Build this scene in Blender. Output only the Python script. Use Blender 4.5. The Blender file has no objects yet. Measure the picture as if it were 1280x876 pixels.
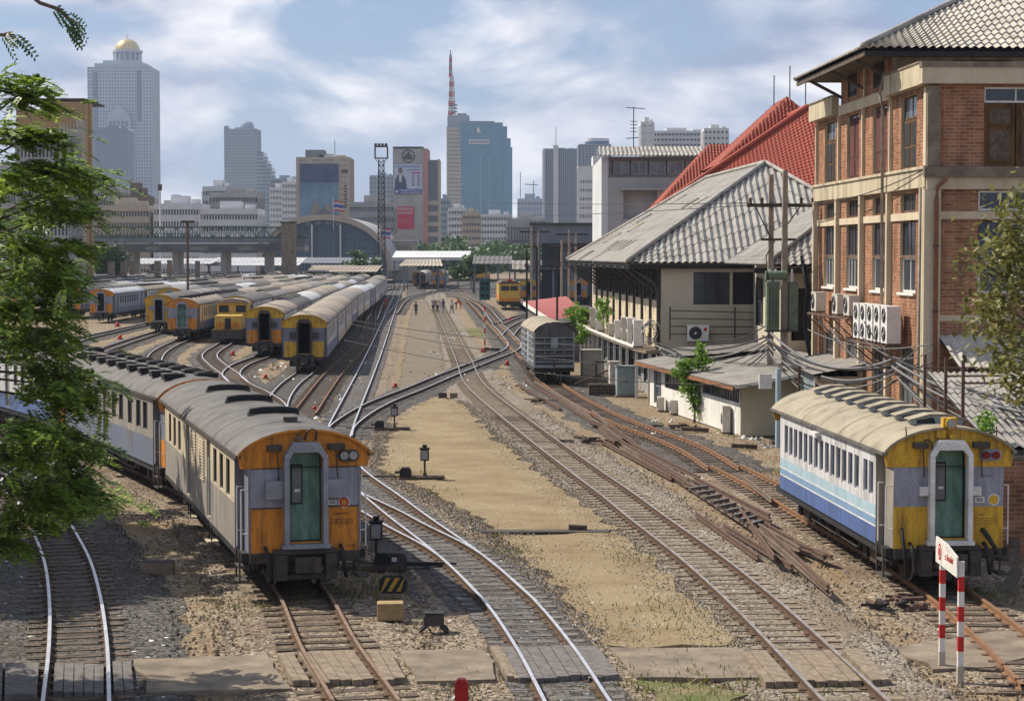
import bpy, math, random
from mathutils import Vector, Matrix, noise
R = math.radians
random.seed(7)
S = bpy.context.scene
COL = S.collection
# ------------------------------------------------------------------ camera, world, sun
F, H, YH, CX, CY = 2500.0, 7.35, 318.0, 640.0, 438.0
TILT = math.atan((CY-YH)/F)
cam = bpy.data.cameras.new('camera'); cam.sensor_width = 36; cam.lens = 36*F/1280
cam.clip_start = .5; cam.clip_end = 12000
co = bpy.data.objects.new('camera', cam); COL.objects.link(co)
co.location = (0, 0, H); co.rotation_euler = (math.pi/2-TILT, 0, 0); S.camera = co
S.view_settings.view_transform = 'Standard'; S.view_settings.look = 'None'
S.view_settings.gamma = 1; S.view_settings.exposure = 0.38
SUN_EL, SUN_AZ = R(47), R(-63)
w = bpy.data.worlds.new('World'); S.world = w; w.use_nodes = True
nt = w.node_tree; nt.nodes.clear(); N = nt.nodes.new; L = nt.links.new
out = N('ShaderNodeOutputWorld'); bg = N('ShaderNodeBackground'); bg.inputs[1].default_value = .066
sky = N('ShaderNodeTexSky'); sky.sky_type = 'NISHITA'; sky.sun_disc = False
sky.sun_elevation = SUN_EL; sky.sun_rotation = SUN_AZ; sky.air_density = 1.3; sky.dust_density = .8; sky.ozone_density = 2.2
tc = N('ShaderNodeTexCoord'); mp = N('ShaderNodeMapping'); mp.inputs['Scale'].default_value = (3.2, 3.2, 7.5); mp.inputs['Location'].default_value = (1.3, .2, .35)
nz = N('ShaderNodeTexNoise'); nz.inputs['Scale'].default_value = 2.1; nz.inputs['Detail'].default_value = 9; nz.inputs['Roughness'].default_value = .56; nz.inputs['Distortion'].default_value = .35
cr = N('ShaderNodeValToRGB'); cr.color_ramp.elements[0].position = .44; cr.color_ramp.elements[1].position = .55
nz2 = N('ShaderNodeTexNoise'); nz2.inputs['Scale'].default_value = 4.3; nz2.inputs['Detail'].default_value = 8
cr2 = N('ShaderNodeValToRGB'); cr2.color_ramp.elements[0].color = (3.9, 4.7, 6.9, 1); cr2.color_ramp.elements[1].color = (12.2, 11.9, 12.4, 1)
cr2.color_ramp.elements[0].position = .36; cr2.color_ramp.elements[1].position = .64
mx = N('ShaderNodeMix'); mx.data_type = 'RGBA'
bl = N('ShaderNodeMix'); bl.data_type = 'RGBA'; bl.inputs[0].default_value = .6; bl.inputs[7].default_value = (3.3, 5.0, 9.0, 1)
L(tc.outputs['Generated'], mp.inputs[0]); L(mp.outputs[0], nz.inputs[0]); L(mp.outputs[0], nz2.inputs[0])
L(nz.outputs[0], cr.inputs[0]); L(nz2.outputs[0], cr2.inputs[0])
L(sky.outputs[0], bl.inputs[6]); L(bl.outputs[2], mx.inputs[6]); L(cr2.outputs[0], mx.inputs[7]); L(cr.outputs[0], mx.inputs[0])
L(mx.outputs[2], bg.inputs[0]); L(bg.outputs[0], out.inputs[0])
sl = bpy.data.lights.new('sun', 'SUN'); sl.energy = 5.0; sl.angle = R(.6); sl.color = (1, .92, .79)
so = bpy.data.objects.new('sun', sl); COL.objects.link(so); so.location = (-60, 30, 80)
tosun = Vector((math.sin(SUN_AZ)*math.cos(SUN_EL), math.cos(SUN_AZ)*math.cos(SUN_EL), math.sin(SUN_EL)))
so.rotation_euler = (-tosun).to_track_quat('-Z', 'Y').to_euler()
# ------------------------------------------------------------------ pixel <-> world
def ray(x, y):
    dx = (x-CX)/F; dy = -(y-CY)/F
    return Vector((dx, math.cos(TILT)+dy*math.sin(TILT), -math.sin(TILT)+dy*math.cos(TILT)))
def P(x, y, Z):
    d = ray(x, y); k = Z/d.y; return Vector((d.x*k, Z, H+d.z*k))
def G(x, y, h=0.0):
    d = ray(x, y); k = (h-H)/d.z; return Vector((d.x*k, d.y*k, h))
# ------------------------------------------------------------------ materials
M = {}
def mk(name, c1, c2=None, scale=3, rough=.85, metal=0, bump=0, bscale=40, streak=0, pos=(.35, .65), c3=None, spec=.3, fine=.12):
    m = bpy.data.materials.new(name); m.use_nodes = True; nt = m.node_tree; N = nt.nodes.new; L = nt.links.new
    b = nt.nodes['Principled BSDF']; b.inputs['Roughness'].default_value = rough; b.inputs['Metallic'].default_value = metal
    b.inputs['Specular IOR Level'].default_value = spec
    c2 = c2 or tuple(v*.78 for v in c1)
    tc = N('ShaderNodeTexCoord'); mp = N('ShaderNodeMapping')
    if streak: mp.inputs['Scale'].default_value = (1, 1, streak)
    L(tc.outputs['Object'], mp.inputs[0])
    n = N('ShaderNodeTexNoise'); n.inputs['Scale'].default_value = scale; n.inputs['Detail'].default_value = 8; n.inputs['Roughness'].default_value = .62
    L(mp.outputs[0], n.inputs[0])
    r = N('ShaderNodeValToRGB'); e = r.color_ramp.elements
    e[0].position, e[1].position = pos; e[0].color = (*c1, 1); e[1].color = (*c2, 1)
    if c3:
        k = e.new((pos[0]+pos[1])/2); k.color = (*c3, 1)
    L(n.outputs[0], r.inputs[0])
    f = N('ShaderNodeTexNoise'); f.inputs['Scale'].default_value = bscale; f.inputs['Detail'].default_value = 5
    L(tc.outputs['Object'], f.inputs[0])
    mr = N('ShaderNodeMapRange'); mr.inputs[1].default_value = .3; mr.inputs[2].default_value = .7
    mr.inputs[3].default_value = 1-fine*1.5; mr.inputs[4].default_value = 1+fine; L(f.outputs[0], mr.inputs[0])
    v = N('ShaderNodeVectorMath'); v.operation = 'SCALE'; L(r.outputs[0], v.inputs[0]); L(mr.outputs[0], v.inputs[3])
    L(v.outputs[0], b.inputs['Base Color'])
    if bump:
        bp = N('ShaderNodeBump'); bp.inputs['Strength'].default_value = bump; bp.inputs['Distance'].default_value = .05
        L(f.outputs[0], bp.inputs['Height']); L(bp.outputs[0], b.inputs['Normal'])
    M[name] = m; return m
def gravel(name, cols, stone=16, patch=.12, pc=None, bump=.9, patchpos=(.42, .6), green=False):
    """loose stones: voronoi cells coloured from a ramp, over larger dusty patches"""
    m = bpy.data.materials.new(name); m.use_nodes = True; nt = m.node_tree; N = nt.nodes.new; L = nt.links.new
    b = nt.nodes['Principled BSDF']; b.inputs['Roughness'].default_value = .95; b.inputs['Specular IOR Level'].default_value = .15
    tc = N('ShaderNodeTexCoord')
    wn = N('ShaderNodeTexNoise'); wn.inputs['Scale'].default_value = 5; wn.inputs['Detail'].default_value = 3
    L(tc.outputs['Object'], wn.inputs[0])
    va = N('ShaderNodeMix'); va.data_type = 'VECTOR'; va.inputs[0].default_value = .08
    L(tc.outputs['Object'], va.inputs[4]); L(wn.outputs[1], va.inputs[5])
    vo = N('ShaderNodeTexVoronoi'); vo.inputs['Scale'].default_value = stone; L(va.outputs[1], vo.inputs[0])
    sp = N('ShaderNodeSeparateColor'); L(vo.outputs['Color'], sp.inputs[0])
    r = N('ShaderNodeValToRGB'); e = r.color_ramp.elements
    for i, c in enumerate(cols):
        t = i/(len(cols)-1)
        k = e[0] if i == 0 else (e[1] if i == len(cols)-1 else e.new(t)); k.position = t; k.color = (*c, 1)
    L(sp.outputs[0], r.inputs[0])
    n = N('ShaderNodeTexNoise'); n.inputs['Scale'].default_value = patch; n.inputs['Detail'].default_value = 7; n.inputs['Roughness'].default_value = .65
    L(tc.outputs['Object'], n.inputs[0])
    r2 = N('ShaderNodeValToRGB'); r2.color_ramp.elements[0].position, r2.color_ramp.elements[1].position = patchpos
    L(n.outputs[0], r2.inputs[0])
    pn = N('ShaderNodeTexNoise'); pn.inputs['Scale'].default_value = 9; pn.inputs['Detail'].default_value = 6; L(tc.outputs['Object'], pn.inputs[0])
    pr = N('ShaderNodeValToRGB'); pc = pc or cols[0]
    pr.color_ramp.elements[0].color = (*[v*.7 for v in pc], 1); pr.color_ramp.elements[1].color = (*[v*1.25 for v in pc], 1)
    pr.color_ramp.elements[0].position = .35; pr.color_ramp.elements[1].position = .7
    L(pn.outputs[0], pr.inputs[0])
    mx = N('ShaderNodeMix'); mx.data_type = 'RGBA'; mfac = N('ShaderNodeMath'); mfac.operation = 'MULTIPLY'; mfac.inputs[1].default_value = .8
    L(r2.outputs[0], mfac.inputs[0]); L(mfac.outputs[0], mx.inputs[0]); L(r.outputs[0], mx.inputs[6]); L(pr.outputs[0], mx.inputs[7])
    last = mx.outputs[2]
    if green:
        g = N('ShaderNodeTexNoise'); g.inputs['Scale'].default_value = .33; g.inputs['Detail'].default_value = 9; g.inputs['Roughness'].default_value = .7; L(tc.outputs['Object'], g.inputs[0])
        gr = N('ShaderNodeValToRGB'); gr.color_ramp.elements[0].position = .62; gr.color_ramp.elements[1].position = .72; L(g.outputs[0], gr.inputs[0])
        gm = N('ShaderNodeMath'); gm.operation = 'MULTIPLY'; gm.inputs[1].default_value = .6; L(gr.outputs[0], gm.inputs[0])
        m3 = N('ShaderNodeMix'); m3.data_type = 'RGBA'; m3.inputs[7].default_value = (.14, .19, .05, 1); L(gm.outputs[0], m3.inputs[0]); L(last, m3.inputs[6]); last = m3.outputs[2]
    L(last, b.inputs['Base Color'])
    bp = N('ShaderNodeBump'); bp.inputs['Strength'].default_value = bump; bp.inputs['Distance'].default_value = .04; bp.invert = True
    L(vo.outputs['Distance'], bp.inputs['Height']); L(bp.outputs[0], b.inputs['Normal'])
    M[name] = m
gravel('ground', [(.075, .052, .033), (.19, .135, .082), (.29, .215, .135), (.13, .09, .057), (.38, .31, .22)], stone=13, patch=.3, pc=(.23, .16, .09), green=True)
gravel('ballast', [(.075, .06, .047), (.18, .145, .11), (.28, .235, .18), (.11, .085, .06), (.38, .33, .27)], stone=15, patch=.35, pc=(.19, .14, .09), patchpos=(.45, .62))
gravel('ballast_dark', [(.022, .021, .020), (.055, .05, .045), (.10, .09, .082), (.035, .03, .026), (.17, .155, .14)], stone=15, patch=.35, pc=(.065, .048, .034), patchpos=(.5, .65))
gravel('ballast_brown', [(.07, .05, .035), (.19, .14, .095), (.29, .22, .15), (.12, .085, .06), (.36, .29, .21)], stone=15, patch=.3, pc=(.15, .10, .07), patchpos=(.5, .65))
gravel('sand', [(.24, .185, .105), (.29, .225, .13), (.175, .135, .078), (.31, .245, .15)], stone=28, patch=.4, pc=(.20, .14, .075), bump=.45, patchpos=(.40, .66))
gravel('dirt', [(.14, .115, .085), (.23, .195, .15), (.30, .26, .20), (.18, .15, .11)], stone=14, patch=.3, pc=(.20, .165, .12), bump=.4)
gravel('grass', [(.09, .11, .035), (.20, .18, .08), (.13, .15, .05)], stone=20, patch=.9, pc=(.22, .17, .10), bump=.6)
mk('concrete', (.27, .215, .155), (.14, .11, .08), scale=1.6, bump=.2, bscale=20)
mk('concrete_grey', (.36, .35, .33), (.22, .21, .20), scale=.7, bump=.1)
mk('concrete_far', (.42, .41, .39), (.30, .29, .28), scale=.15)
mk('cream', (.62, .53, .38), (.42, .35, .23), scale=1.1, streak=.25, c3=(.56, .47, .33), pos=(.3, .7))
mk('cream_dirty', (.56, .48, .33), (.20, .18, .13), scale=2.2, streak=.2, c3=(.45, .38, .26), pos=(.35, .72))
mk('cream_wall', (.56, .50, .38), (.42, .37, .27), scale=.6, pos=(.3, .75), streak=.4)
mk('white_wall', (.74, .72, .67), (.50, .46, .38), scale=1.3, streak=.25, pos=(.4, .8))
mk('white_far', (.60, .60, .60), (.50, .50, .50), scale=.1)
mk('wood', (.16, .12, .085), (.07, .052, .04), scale=5, streak=1, bump=.4, bscale=30)
mk('wood_light', (.30, .235, .165), (.15, .115, .08), scale=4, bump=.3, bscale=30)
mk('wood_grey', (.20, .18, .165), (.10, .09, .08), scale=5, bump=.4, bscale=30)
mk('shutter_brown', (.16, .085, .03), (.07, .035, .015), scale=3, streak=.3)
mk('shutter_red', (.13, .045, .035), (.07, .025, .02), scale=3, streak=.3)
mk('wood_crate', (.40, .28, .14), (.24, .16, .075), scale=3, bump=.3)
mk('rail_shiny', (.66, .66, .68), (.48, .48, .50), scale=2, rough=.45, metal=.6, spec=.5, fine=.03)
mk('rail_side', (.13, .075, .045), (.07, .045, .03), scale=4)
mk('rail_rust', (.27, .14, .07), (.17, .09, .05), scale=4)
mk('rail_dull', (.40, .36, .33), (.24, .21, .19), scale=2, rough=.5, metal=.4)
mk('rail_tan', (.27, .18, .12), (.17, .11, .075), scale=4)
mk('rust', (.15, .088, .062), (.085, .055, .042), scale=5)
mk('rust_dull', (.20, .145, .11), (.12, .09, .07), scale=2)
mk('black', (.018, .018, .02), (.035, .032, .03), scale=5, rough=.7)
mk('grime', (.045, .042, .04), (.09, .075, .06), scale=4, rough=.85)
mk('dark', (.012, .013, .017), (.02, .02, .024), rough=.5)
mk('glass', (.016, .02, .03), (.04, .05, .07), scale=1.2, rough=.12, spec=.6, fine=.02)
mk('glass_bright', (.16, .18, .20), (.05, .06, .08), scale=1.0, rough=.15, spec=.6)
mk('roof_grey', (.27, .25, .22), (.17, .155, .14), scale=.9, c3=(.23, .21, .19), rough=.75, pos=(.35, .7))
mk('roof_dark', (.15, .14, .13), (.085, .078, .07), scale=1.6, rough=.75)
mk('roof_tan', (.34, .29, .205), (.19, .16, .115), scale=1.6, c3=(.29, .25, .18), rough=.8, pos=(.38, .66))
mk('roof_silver', (.55, .55, .54), (.40, .39, .38), scale=.5, rough=.5)
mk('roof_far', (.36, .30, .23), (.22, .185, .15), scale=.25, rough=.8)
mk('orange', (.66, .25, .03), (.20, .08, .025), scale=6, rough=.65, streak=.22, pos=(.42, .76), fine=.22)
mk('yellow', (.64, .38, .035), (.20, .10, .03), scale=5.5, rough=.65, streak=.2, pos=(.44, .74), fine=.2)
mk('loco_yellow', (.62, .40, .08), (.45, .27, .05), scale=2, rough=.5)
mk('blue_grey', (.20, .215, .26), (.13, .14, .17), scale=2, rough=.6, streak=.4)
mk('face_grey', (.30, .31, .35), (.21, .215, .24), scale=3, rough=.6)
mk('lilac', (.33, .34, .40), (.17, .17, .19), scale=6, rough=.65, streak=.22, pos=(.4, .76), fine=.22)
mk('car_cream', (.60, .51, .36), (.27, .22, .16), scale=4, rough=.6, streak=.25, pos=(.35, .8))
mk('car_tan', (.33, .29, .24), (.19, .175, .155), scale=3, rough=.6, streak=.25)
mk('car_greyblue', (.12, .15, .23), (.13, .12, .12), scale=2.4, rough=.5, streak=.3, c3=(.15, .17, .22))
mk('car_white', (.58, .58, .58), (.22, .19, .16), scale=4, rough=.55, streak=.15, pos=(.45, .75))
mk('white_paint', (.74, .73, .70), (.55, .53, .49), scale=3, rough=.5)
mk('stripe_pale', (.40, .52, .58), (.30, .42, .48), scale=2, rough=.5, streak=.25)
mk('stripe_mid', (.20, .33, .50), (.17, .27, .40), scale=2, rough=.5, streak=.25)
mk('car_blue', (.095, .16, .38), (.07, .10, .20), scale=4, rough=.5, streak=.25)
mk('door_green', (.19, .34, .25), (.08, .15, .12), scale=4, rough=.55, streak=.4)
mk('wagon', (.15, .15, .145), (.075, .075, .077), scale=2.5, rough=.8, streak=.3)
mk('wagon_edge', (.34, .38, .40), (.22, .25, .27), scale=3)
mk('red', (.52, .025, .02), (.38, .02, .018), scale=4, rough=.5)
mk('white', (.72, .70, .65), (.56, .53, .47), scale=4, rough=.5)
mk('yellow_sign', (.55, .32, .04), (.38, .22, .03), scale=6, rough=.5)
mk('red_lens', (.20, .015, .015), rough=.2)
mk('lamp_glass', (.35, .35, .34), rough=.2)
mk('ac', (.62, .59, .52), (.48, .44, .37), scale=3, rough=.6)
mk('ac_white', (.76, .75, .72), (.62, .60, .56), scale=3, rough=.5)
mk('tin', (.37, .35, .31), (.17, .155, .135), scale=1.3, rough=.75, c3=(.30, .28, .25), streak=.5, pos=(.3, .72))
mk('tin_light', (.54, .50, .42), (.26, .23, .19), scale=1.8, rough=.75, c3=(.44, .40, .34), pos=(.3, .72))
mk('tin_red', (.34, .085, .075), (.24, .06, .055), scale=.8, rough=.6)
mk('tile_red', (.36, .062, .028), (.24, .045, .025), scale=.35, rough=.7, c3=(.31, .054, .026), pos=(.3, .7))
mk('copper', (.30, .13, .06), (.18, .08, .04), scale=4)
mk('pole_conc', (.36, .31, .25), (.25, .21, .17), scale=3)
mk('transformer', (.16, .21, .14), (.10, .13, .09), scale=3, rough=.5)
mk('cable', (.03, .03, .032), rough=.6)
mk('cable_grey', (.20, .20, .20), (.12, .12, .12), rough=.6)
mk('bark', (.16, .12, .09), (.08, .06, .045), scale=6, bump=.5)
mk('green_steel', (.09, .15, .10), (.06, .10, .07), scale=.5)
mk('signal_green', (.04, .13, .13), rough=.5)
mk('cabinet', (.30, .37, .37), (.22, .27, .27), scale=3, rough=.5)
mk('skin', (.28, .15, .09), rough=.6)
mk('cloth_dark', (.04, .045, .07), rough=.9)
mk('cloth_red', (.45, .06, .04), rough=.9)
mk('cloth_orange', (.60, .17, .03), rough=.9)
mk('cloth_blue', (.12, .17, .28), rough=.9)
mk('cloth_white', (.55, .53, .50), rough=.9)
mk('hair', (.015, .012, .01), rough=.8)
mk('gold', (.62, .46, .16), (.52, .38, .14), scale=.1, rough=.4, metal=.5)
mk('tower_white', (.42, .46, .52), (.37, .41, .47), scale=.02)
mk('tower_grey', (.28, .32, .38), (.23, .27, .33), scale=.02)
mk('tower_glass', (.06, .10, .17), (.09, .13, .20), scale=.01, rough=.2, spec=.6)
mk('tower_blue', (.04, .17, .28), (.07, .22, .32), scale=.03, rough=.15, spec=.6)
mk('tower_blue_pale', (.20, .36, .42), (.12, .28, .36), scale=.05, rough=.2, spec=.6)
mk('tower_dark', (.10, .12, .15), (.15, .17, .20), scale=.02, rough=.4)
mk('ochre', (.40, .26, .12), (.32, .21, .10), scale=.1)
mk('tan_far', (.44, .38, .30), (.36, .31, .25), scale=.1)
mk('pink_far', (.48, .24, .20), (.40, .20, .17), scale=.1)
mk('magenta', (.50, .03, .09), (.44, .03, .08), scale=.3)
mk('poster_blue', (.05, .09, .35), rough=.6)
mk('poster_pale', (.50, .54, .66), (.44, .48, .60), scale=.4)
mk('poster_mural', (.09, .17, .27), (.16, .28, .36), scale=.08, pos=(.4, .6))
mk('poster_dark', (.05, .075, .15), (.08, .10, .18), scale=.2)
mk('mural_tan', (.33, .25, .17), (.22, .19, .17), scale=.2)
mk('arch_glass', (.05, .09, .15), (.09, .14, .20), scale=.3, rough=.4)
mk('overpass', (.20, .21, .23), (.14, .15, .165), scale=.3)
def leafmat(name, c1, c2, tr=.35):
    m = bpy.data.materials.new(name); m.use_nodes = True; nt = m.node_tree; N = nt.nodes.new; L = nt.links.new
    b = nt.nodes['Principled BSDF']; b.inputs['Roughness'].default_value = .5; b.inputs['Specular IOR Level'].default_value = .35
    g = N('ShaderNodeNewGeometry'); r = N('ShaderNodeValToRGB'); r.color_ramp.elements[0].color = (*c1, 1); r.color_ramp.elements[1].color = (*c2, 1)
    L(g.outputs['Random Per Island'], r.inputs[0]); L(r.outputs[0], b.inputs['Base Color'])
    t = N('ShaderNodeBsdfTranslucent'); L(r.outputs[0], t.inputs[0])
    mx = N('ShaderNodeMixShader'); mx.inputs[0].default_value = tr
    o = nt.nodes['Material Output']; L(b.outputs[0], mx.inputs[1]); L(t.outputs[0], mx.inputs[2]); L(mx.outputs[0], o.inputs[0]); M[name] = m
leafmat('leaf', (.035, .09, .018), (.36, .48, .07), .4)
leafmat('leaf_dark', (.02, .05, .02), (.06, .11, .03))
leafmat('leaf_olive', (.07, .09, .02), (.26, .24, .07))
leafmat('leaf_bright', (.10, .22, .02), (.24, .38, .05))
leafmat('leaf_far', (.04, .09, .03), (.11, .17, .05), .2)
def brickmat(name, c1, c2, mortar, sx=1.0):
    m = bpy.data.materials.new(name); m.use_nodes = True; nt = m.node_tree; N = nt.nodes.new; L = nt.links.new
    b = nt.nodes['Principled BSDF']; b.inputs['Roughness'].default_value = .9; b.inputs['Specular IOR Level'].default_value = .2
    tc = N('ShaderNodeTexCoord'); s = N('ShaderNodeSeparateXYZ'); a = N('ShaderNodeMath'); c = N('ShaderNodeCombineXYZ')
    L(tc.outputs['Object'], s.inputs[0]); L(s.outputs[0], a.inputs[0]); L(s.outputs[1], a.inputs[1]); L(a.outputs[0], c.inputs[0]); L(s.outputs[2], c.inputs[1])
    k = N('ShaderNodeTexBrick'); k.inputs['Scale'].default_value = sx; k.inputs['Brick Width'].default_value = .34; k.inputs['Row Height'].default_value = .115
    k.inputs['Mortar Size'].default_value = .011; k.inputs['Bias'].default_value = .1
    k.inputs['Color1'].default_value = (*c1, 1); k.inputs['Color2'].default_value = (*c2, 1); k.inputs['Mortar'].default_value = (*mortar, 1)
    L(c.outputs[0], k.inputs[0])
    n = N('ShaderNodeTexNoise'); n.inputs['Scale'].default_value = 1.6; n.inputs['Detail'].default_value = 9; sm = N('ShaderNodeMapping'); sm.inputs['Scale'].default_value = (1, 1, .3); L(tc.outputs['Object'], sm.inputs[0]); L(sm.outputs[0], n.inputs[0])
    mr = N('ShaderNodeMapRange'); mr.inputs[1].default_value = .3; mr.inputs[2].default_value = .7; mr.inputs[3].default_value = .52; mr.inputs[4].default_value = 1.25; L(n.outputs[0], mr.inputs[0])
    v = N('ShaderNodeVectorMath'); v.operation = 'SCALE'; L(k.outputs[0], v.inputs[0]); L(mr.outputs[0], v.inputs[3]); L(v.outputs[0], b.inputs['Base Color'])
    bp = N('ShaderNodeBump'); bp.inputs['Strength'].default_value = .5; bp.inputs['Distance'].default_value = .02; bp.invert = True
    L(k.outputs['Fac'], bp.inputs['Height']); L(bp.outputs[0], b.inputs['Normal']); M[name] = m
brickmat('brick', (.41, .19, .095), (.24, .10, .055), (.36, .27, .19))
# ------------------------------------------------------------------ mesh builder
class MB:
    def __init__(s): s.v = []; s.f = []; s.m = []; s.mats = []; s.sm = []
    def add(s, vs, fs, m, smooth=False):
        if m not in s.mats: s.mats.append(m)
        k = s.mats.index(m); b = len(s.v); s.v += [tuple(p) for p in vs]
        for f in fs: s.f.append([b+i for i in f]); s.m.append(k); s.sm.append(smooth)
        return s
    def box(s, x0, x1, y0, y1, z0, z1, m, T=None):
        vs = [Vector((x, y, z)) for z in (z0, z1) for y in (y0, y1) for x in (x0, x1)]
        if T is not None: vs = [T @ p for p in vs]
        return s.add(vs, [(0, 2, 3, 1), (4, 5, 7, 6), (0, 1, 5, 4), (2, 6, 7, 3), (0, 4, 6, 2), (1, 3, 7, 5)], m)
    def cyl(s, a, b, r, m, r2=None, n=8, smooth=True):
        a = Vector(a); b = Vector(b); r2 = r if r2 is None else r2; d = (b-a)
        if d.length < 1e-6: return s
        d.normalize(); u = d.cross(Vector((0, 0, 1)))
        if u.length < .01: u = d.cross(Vector((1, 0, 0)))
        u.normalize(); w_ = d.cross(u); vs = []
        for c, q in ((a, r), (b, r2)):
            for i in range(n): t = 2*math.pi*i/n; vs.append(c+(u*math.cos(t)+w_*math.sin(t))*q)
        s.add(vs, [(i, (i+1) % n, n+(i+1) % n, n+i) for i in range(n)], m, smooth)
        return s.add(vs, [tuple(range(n))[::-1], tuple(range(n, 2*n))], m)
    def tube(s, pts, r, m, n=5):
        pts = [Vector(p) for p in pts]; vs = []; N_ = len(pts); rr = r if isinstance(r, (list, tuple)) else [r]*N_
        for k, p in enumerate(pts):
            d = (pts[min(k+1, N_-1)]-pts[max(k-1, 0)]).normalized(); u = d.cross(Vector((0, 0, 1)))
            if u.length < .05: u = d.cross(Vector((1, 0, 0)))
            u.normalize(); w_ = d.cross(u)
            for i in range(n): t = 2*math.pi*i/n; vs.append(p+(u*math.cos(t)+w_*math.sin(t))*rr[k])
        fs = [(k*n+i, k*n+(i+1) % n, (k+1)*n+(i+1) % n, (k+1)*n+i) for k in range(N_-1) for i in range(n)]
        fs += [tuple(range(n))[::-1], tuple(range((N_-1)*n, N_*n))]
        return s.add(vs, fs, m, n > 4)
    def beam(s, a, b, w_, h, m):          # rectangular bar from a to b (h vertical-ish)
        a = Vector(a); b = Vector(b); d = (b-a).normalized(); u = d.cross(Vector((0, 0, 1)))
        if u.length < .01: u = Vector((1, 0, 0))
        u.normalize(); v = u.cross(d); vs = []
        for c in (a, b):
            for i, j in ((-1, -1), (1, -1), (1, 1), (-1, 1)): vs.append(c+u*(i*w_/2)+v*(j*h/2))
        return s.add(vs, [(0, 1, 2, 3), (7, 6, 5, 4), (0, 4, 5, 1), (1, 5, 6, 2), (2, 6, 7, 3), (3, 7, 4, 0)], m)
    def prism(s, poly, O, U, V, W, m):    # polygon in (U,V) at O, extruded by vector W
        O, U, V, W = map(Vector, (O, U, V, W)); n = len(poly)
        a = [O+U*p[0]+V*p[1] for p in poly]; b = [p+W for p in a]
        return s.add(a+b, [tuple(range(n)), tuple(range(n, 2*n))[::-1]]+[(i, n+i, n+(i+1) % n, (i+1) % n) for i in range(n)], m)
    def lathe(s, c, prof, m, n=16):       # prof: (r, z)
        c = Vector(c); vs = []
        for r_, z in prof:
            for i in range(n): t = 2*math.pi*i/n; vs.append(c+Vector((r_*math.cos(t), r_*math.sin(t), z)))
        return s.add(vs, [(k*n+i, k*n+(i+1) % n, (k+1)*n+(i+1) % n, (k+1)*n+i) for k in range(len(prof)-1) for i in range(n)], m, True)
    def wall(s, O, U, V, w_, h, strips, openings=(), depth=.1, reveal=None, u0=0.0):
        """sheet in plane O,U,V with strips (v0,v1,mat) and real openings (u0,u1,v0,v1) with reveals going inwards"""
        O, U, V = map(Vector, (O, U, V)); Nn = U.cross(V).normalized()
        us = sorted({u0, w_} | {o[0] for o in openings} | {o[1] for o in openings}); vs_ = sorted({q for st in strips for q in st[:2]} | {o[2] for o in openings} | {o[3] for o in openings})
        for i in range(len(us)-1):
            for j in range(len(vs_)-1):
                uc = (us[i]+us[i+1])/2; vc = (vs_[j]+vs_[j+1])/2
                if any(o[0] < uc < o[1] and o[2] < vc < o[3] for o in openings): continue
                mt = next((st[2] for st in strips if st[0] <= vc <= st[1]), None)
                if mt is None: continue
                s.add([O+U*us[i]+V*vs_[j], O+U*us[i+1]+V*vs_[j], O+U*us[i+1]+V*vs_[j+1], O+U*us[i]+V*vs_[j+1]], [(0, 1, 2, 3)], mt)
        for o in openings:
            c = [O+U*a+V*b for a, b in ((o[0], o[2]), (o[1], o[2]), (o[1], o[3]), (o[0], o[3]))]; d = [p-Nn*depth for p in c]
            rm = reveal or next((st[2] for st in strips if st[0] <= (o[2]+o[3])/2 <= st[1]), strips[0][2])
            s.add(c+d, [(i, (i+1) % 4, 4+(i+1) % 4, 4+i) for i in range(4)], rm)
        return s
    def corr(s, E0, E1, T1, T0, a, b, pitch, amp, rows, m, step=.02, thick=.05, spp=4):
        """corrugated roof plane, ribs running down the slope: eave E0-E1, top T0 (at u=a) to T1 (at u=b)"""
        E0, E1, T0, T1 = map(Vector, (E0, E1, T0, T1)); Ln = (E1-E0).length; n = max(4, int(Ln/pitch*spp))
        Nn = (E1-E0).cross(T0-E0 if (T0-E0).length > .01 else T1-E0).normalized()
        if Nn.z < 0: Nn = -Nn
        vs = []; cols = []
        for i in range(n+1):
            u = i/n; lo = E0.lerp(E1, u)
            if u < a: hi = E0.lerp(T0, u/a)
            elif u > b: hi = T1.lerp(E1, (u-b)/(1-b))
            else: hi = T0.lerp(T1, (u-a)/(b-a) if b > a else 0)
            off = amp*math.sin(2*math.pi*i/spp)
            full = (T0-E0).length
            c = []
            for j in range(rows+1):
                t = j/rows; p = lo.lerp(hi, t)+Nn*off
                c.append(len(vs)); vs.append(p+Nn*(step if j < rows else 0)); c.append(len(vs)); vs.append(p)
            cols.append(c)
        fs = []
        for i in range(n):
            c, d = cols[i], cols[i+1]
            for j in range(rows):
                # sheet j: from raised lower edge (j, raised) to upper (j+1, unraised)
                fs.append((c[2*j], d[2*j], d[2*j+3], c[2*j+3]))
                if j: fs.append((c[2*j], c[2*j+1], d[2*j+1], d[2*j]))
        s.add(vs, fs, m, False)
        if thick: s.add([E0-Nn*thick, E1-Nn*thick, T1-Nn*thick, T0-Nn*thick], [(0, 1, 2, 3)], 'black')
        return s
    def build(s, name, parent=None, loc=None, bev=0):
        me = bpy.data.meshes.new(name); me.from_pydata(s.v, [], s.f)
        for q in s.mats: me.materials.append(M[q])
        me.polygons.foreach_set('material_index', s.m); me.polygons.foreach_set('use_smooth', s.sm); me.update()
        o = bpy.data.objects.new(name, me); COL.objects.link(o)
        if parent is not None: o.parent = parent
        if loc is not None: o.location = loc
        if bev:
            bm = o.modifiers.new('b', 'BEVEL'); bm.width = bev; bm.segments = 2; bm.limit_method = 'ANGLE'
        return o
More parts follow.
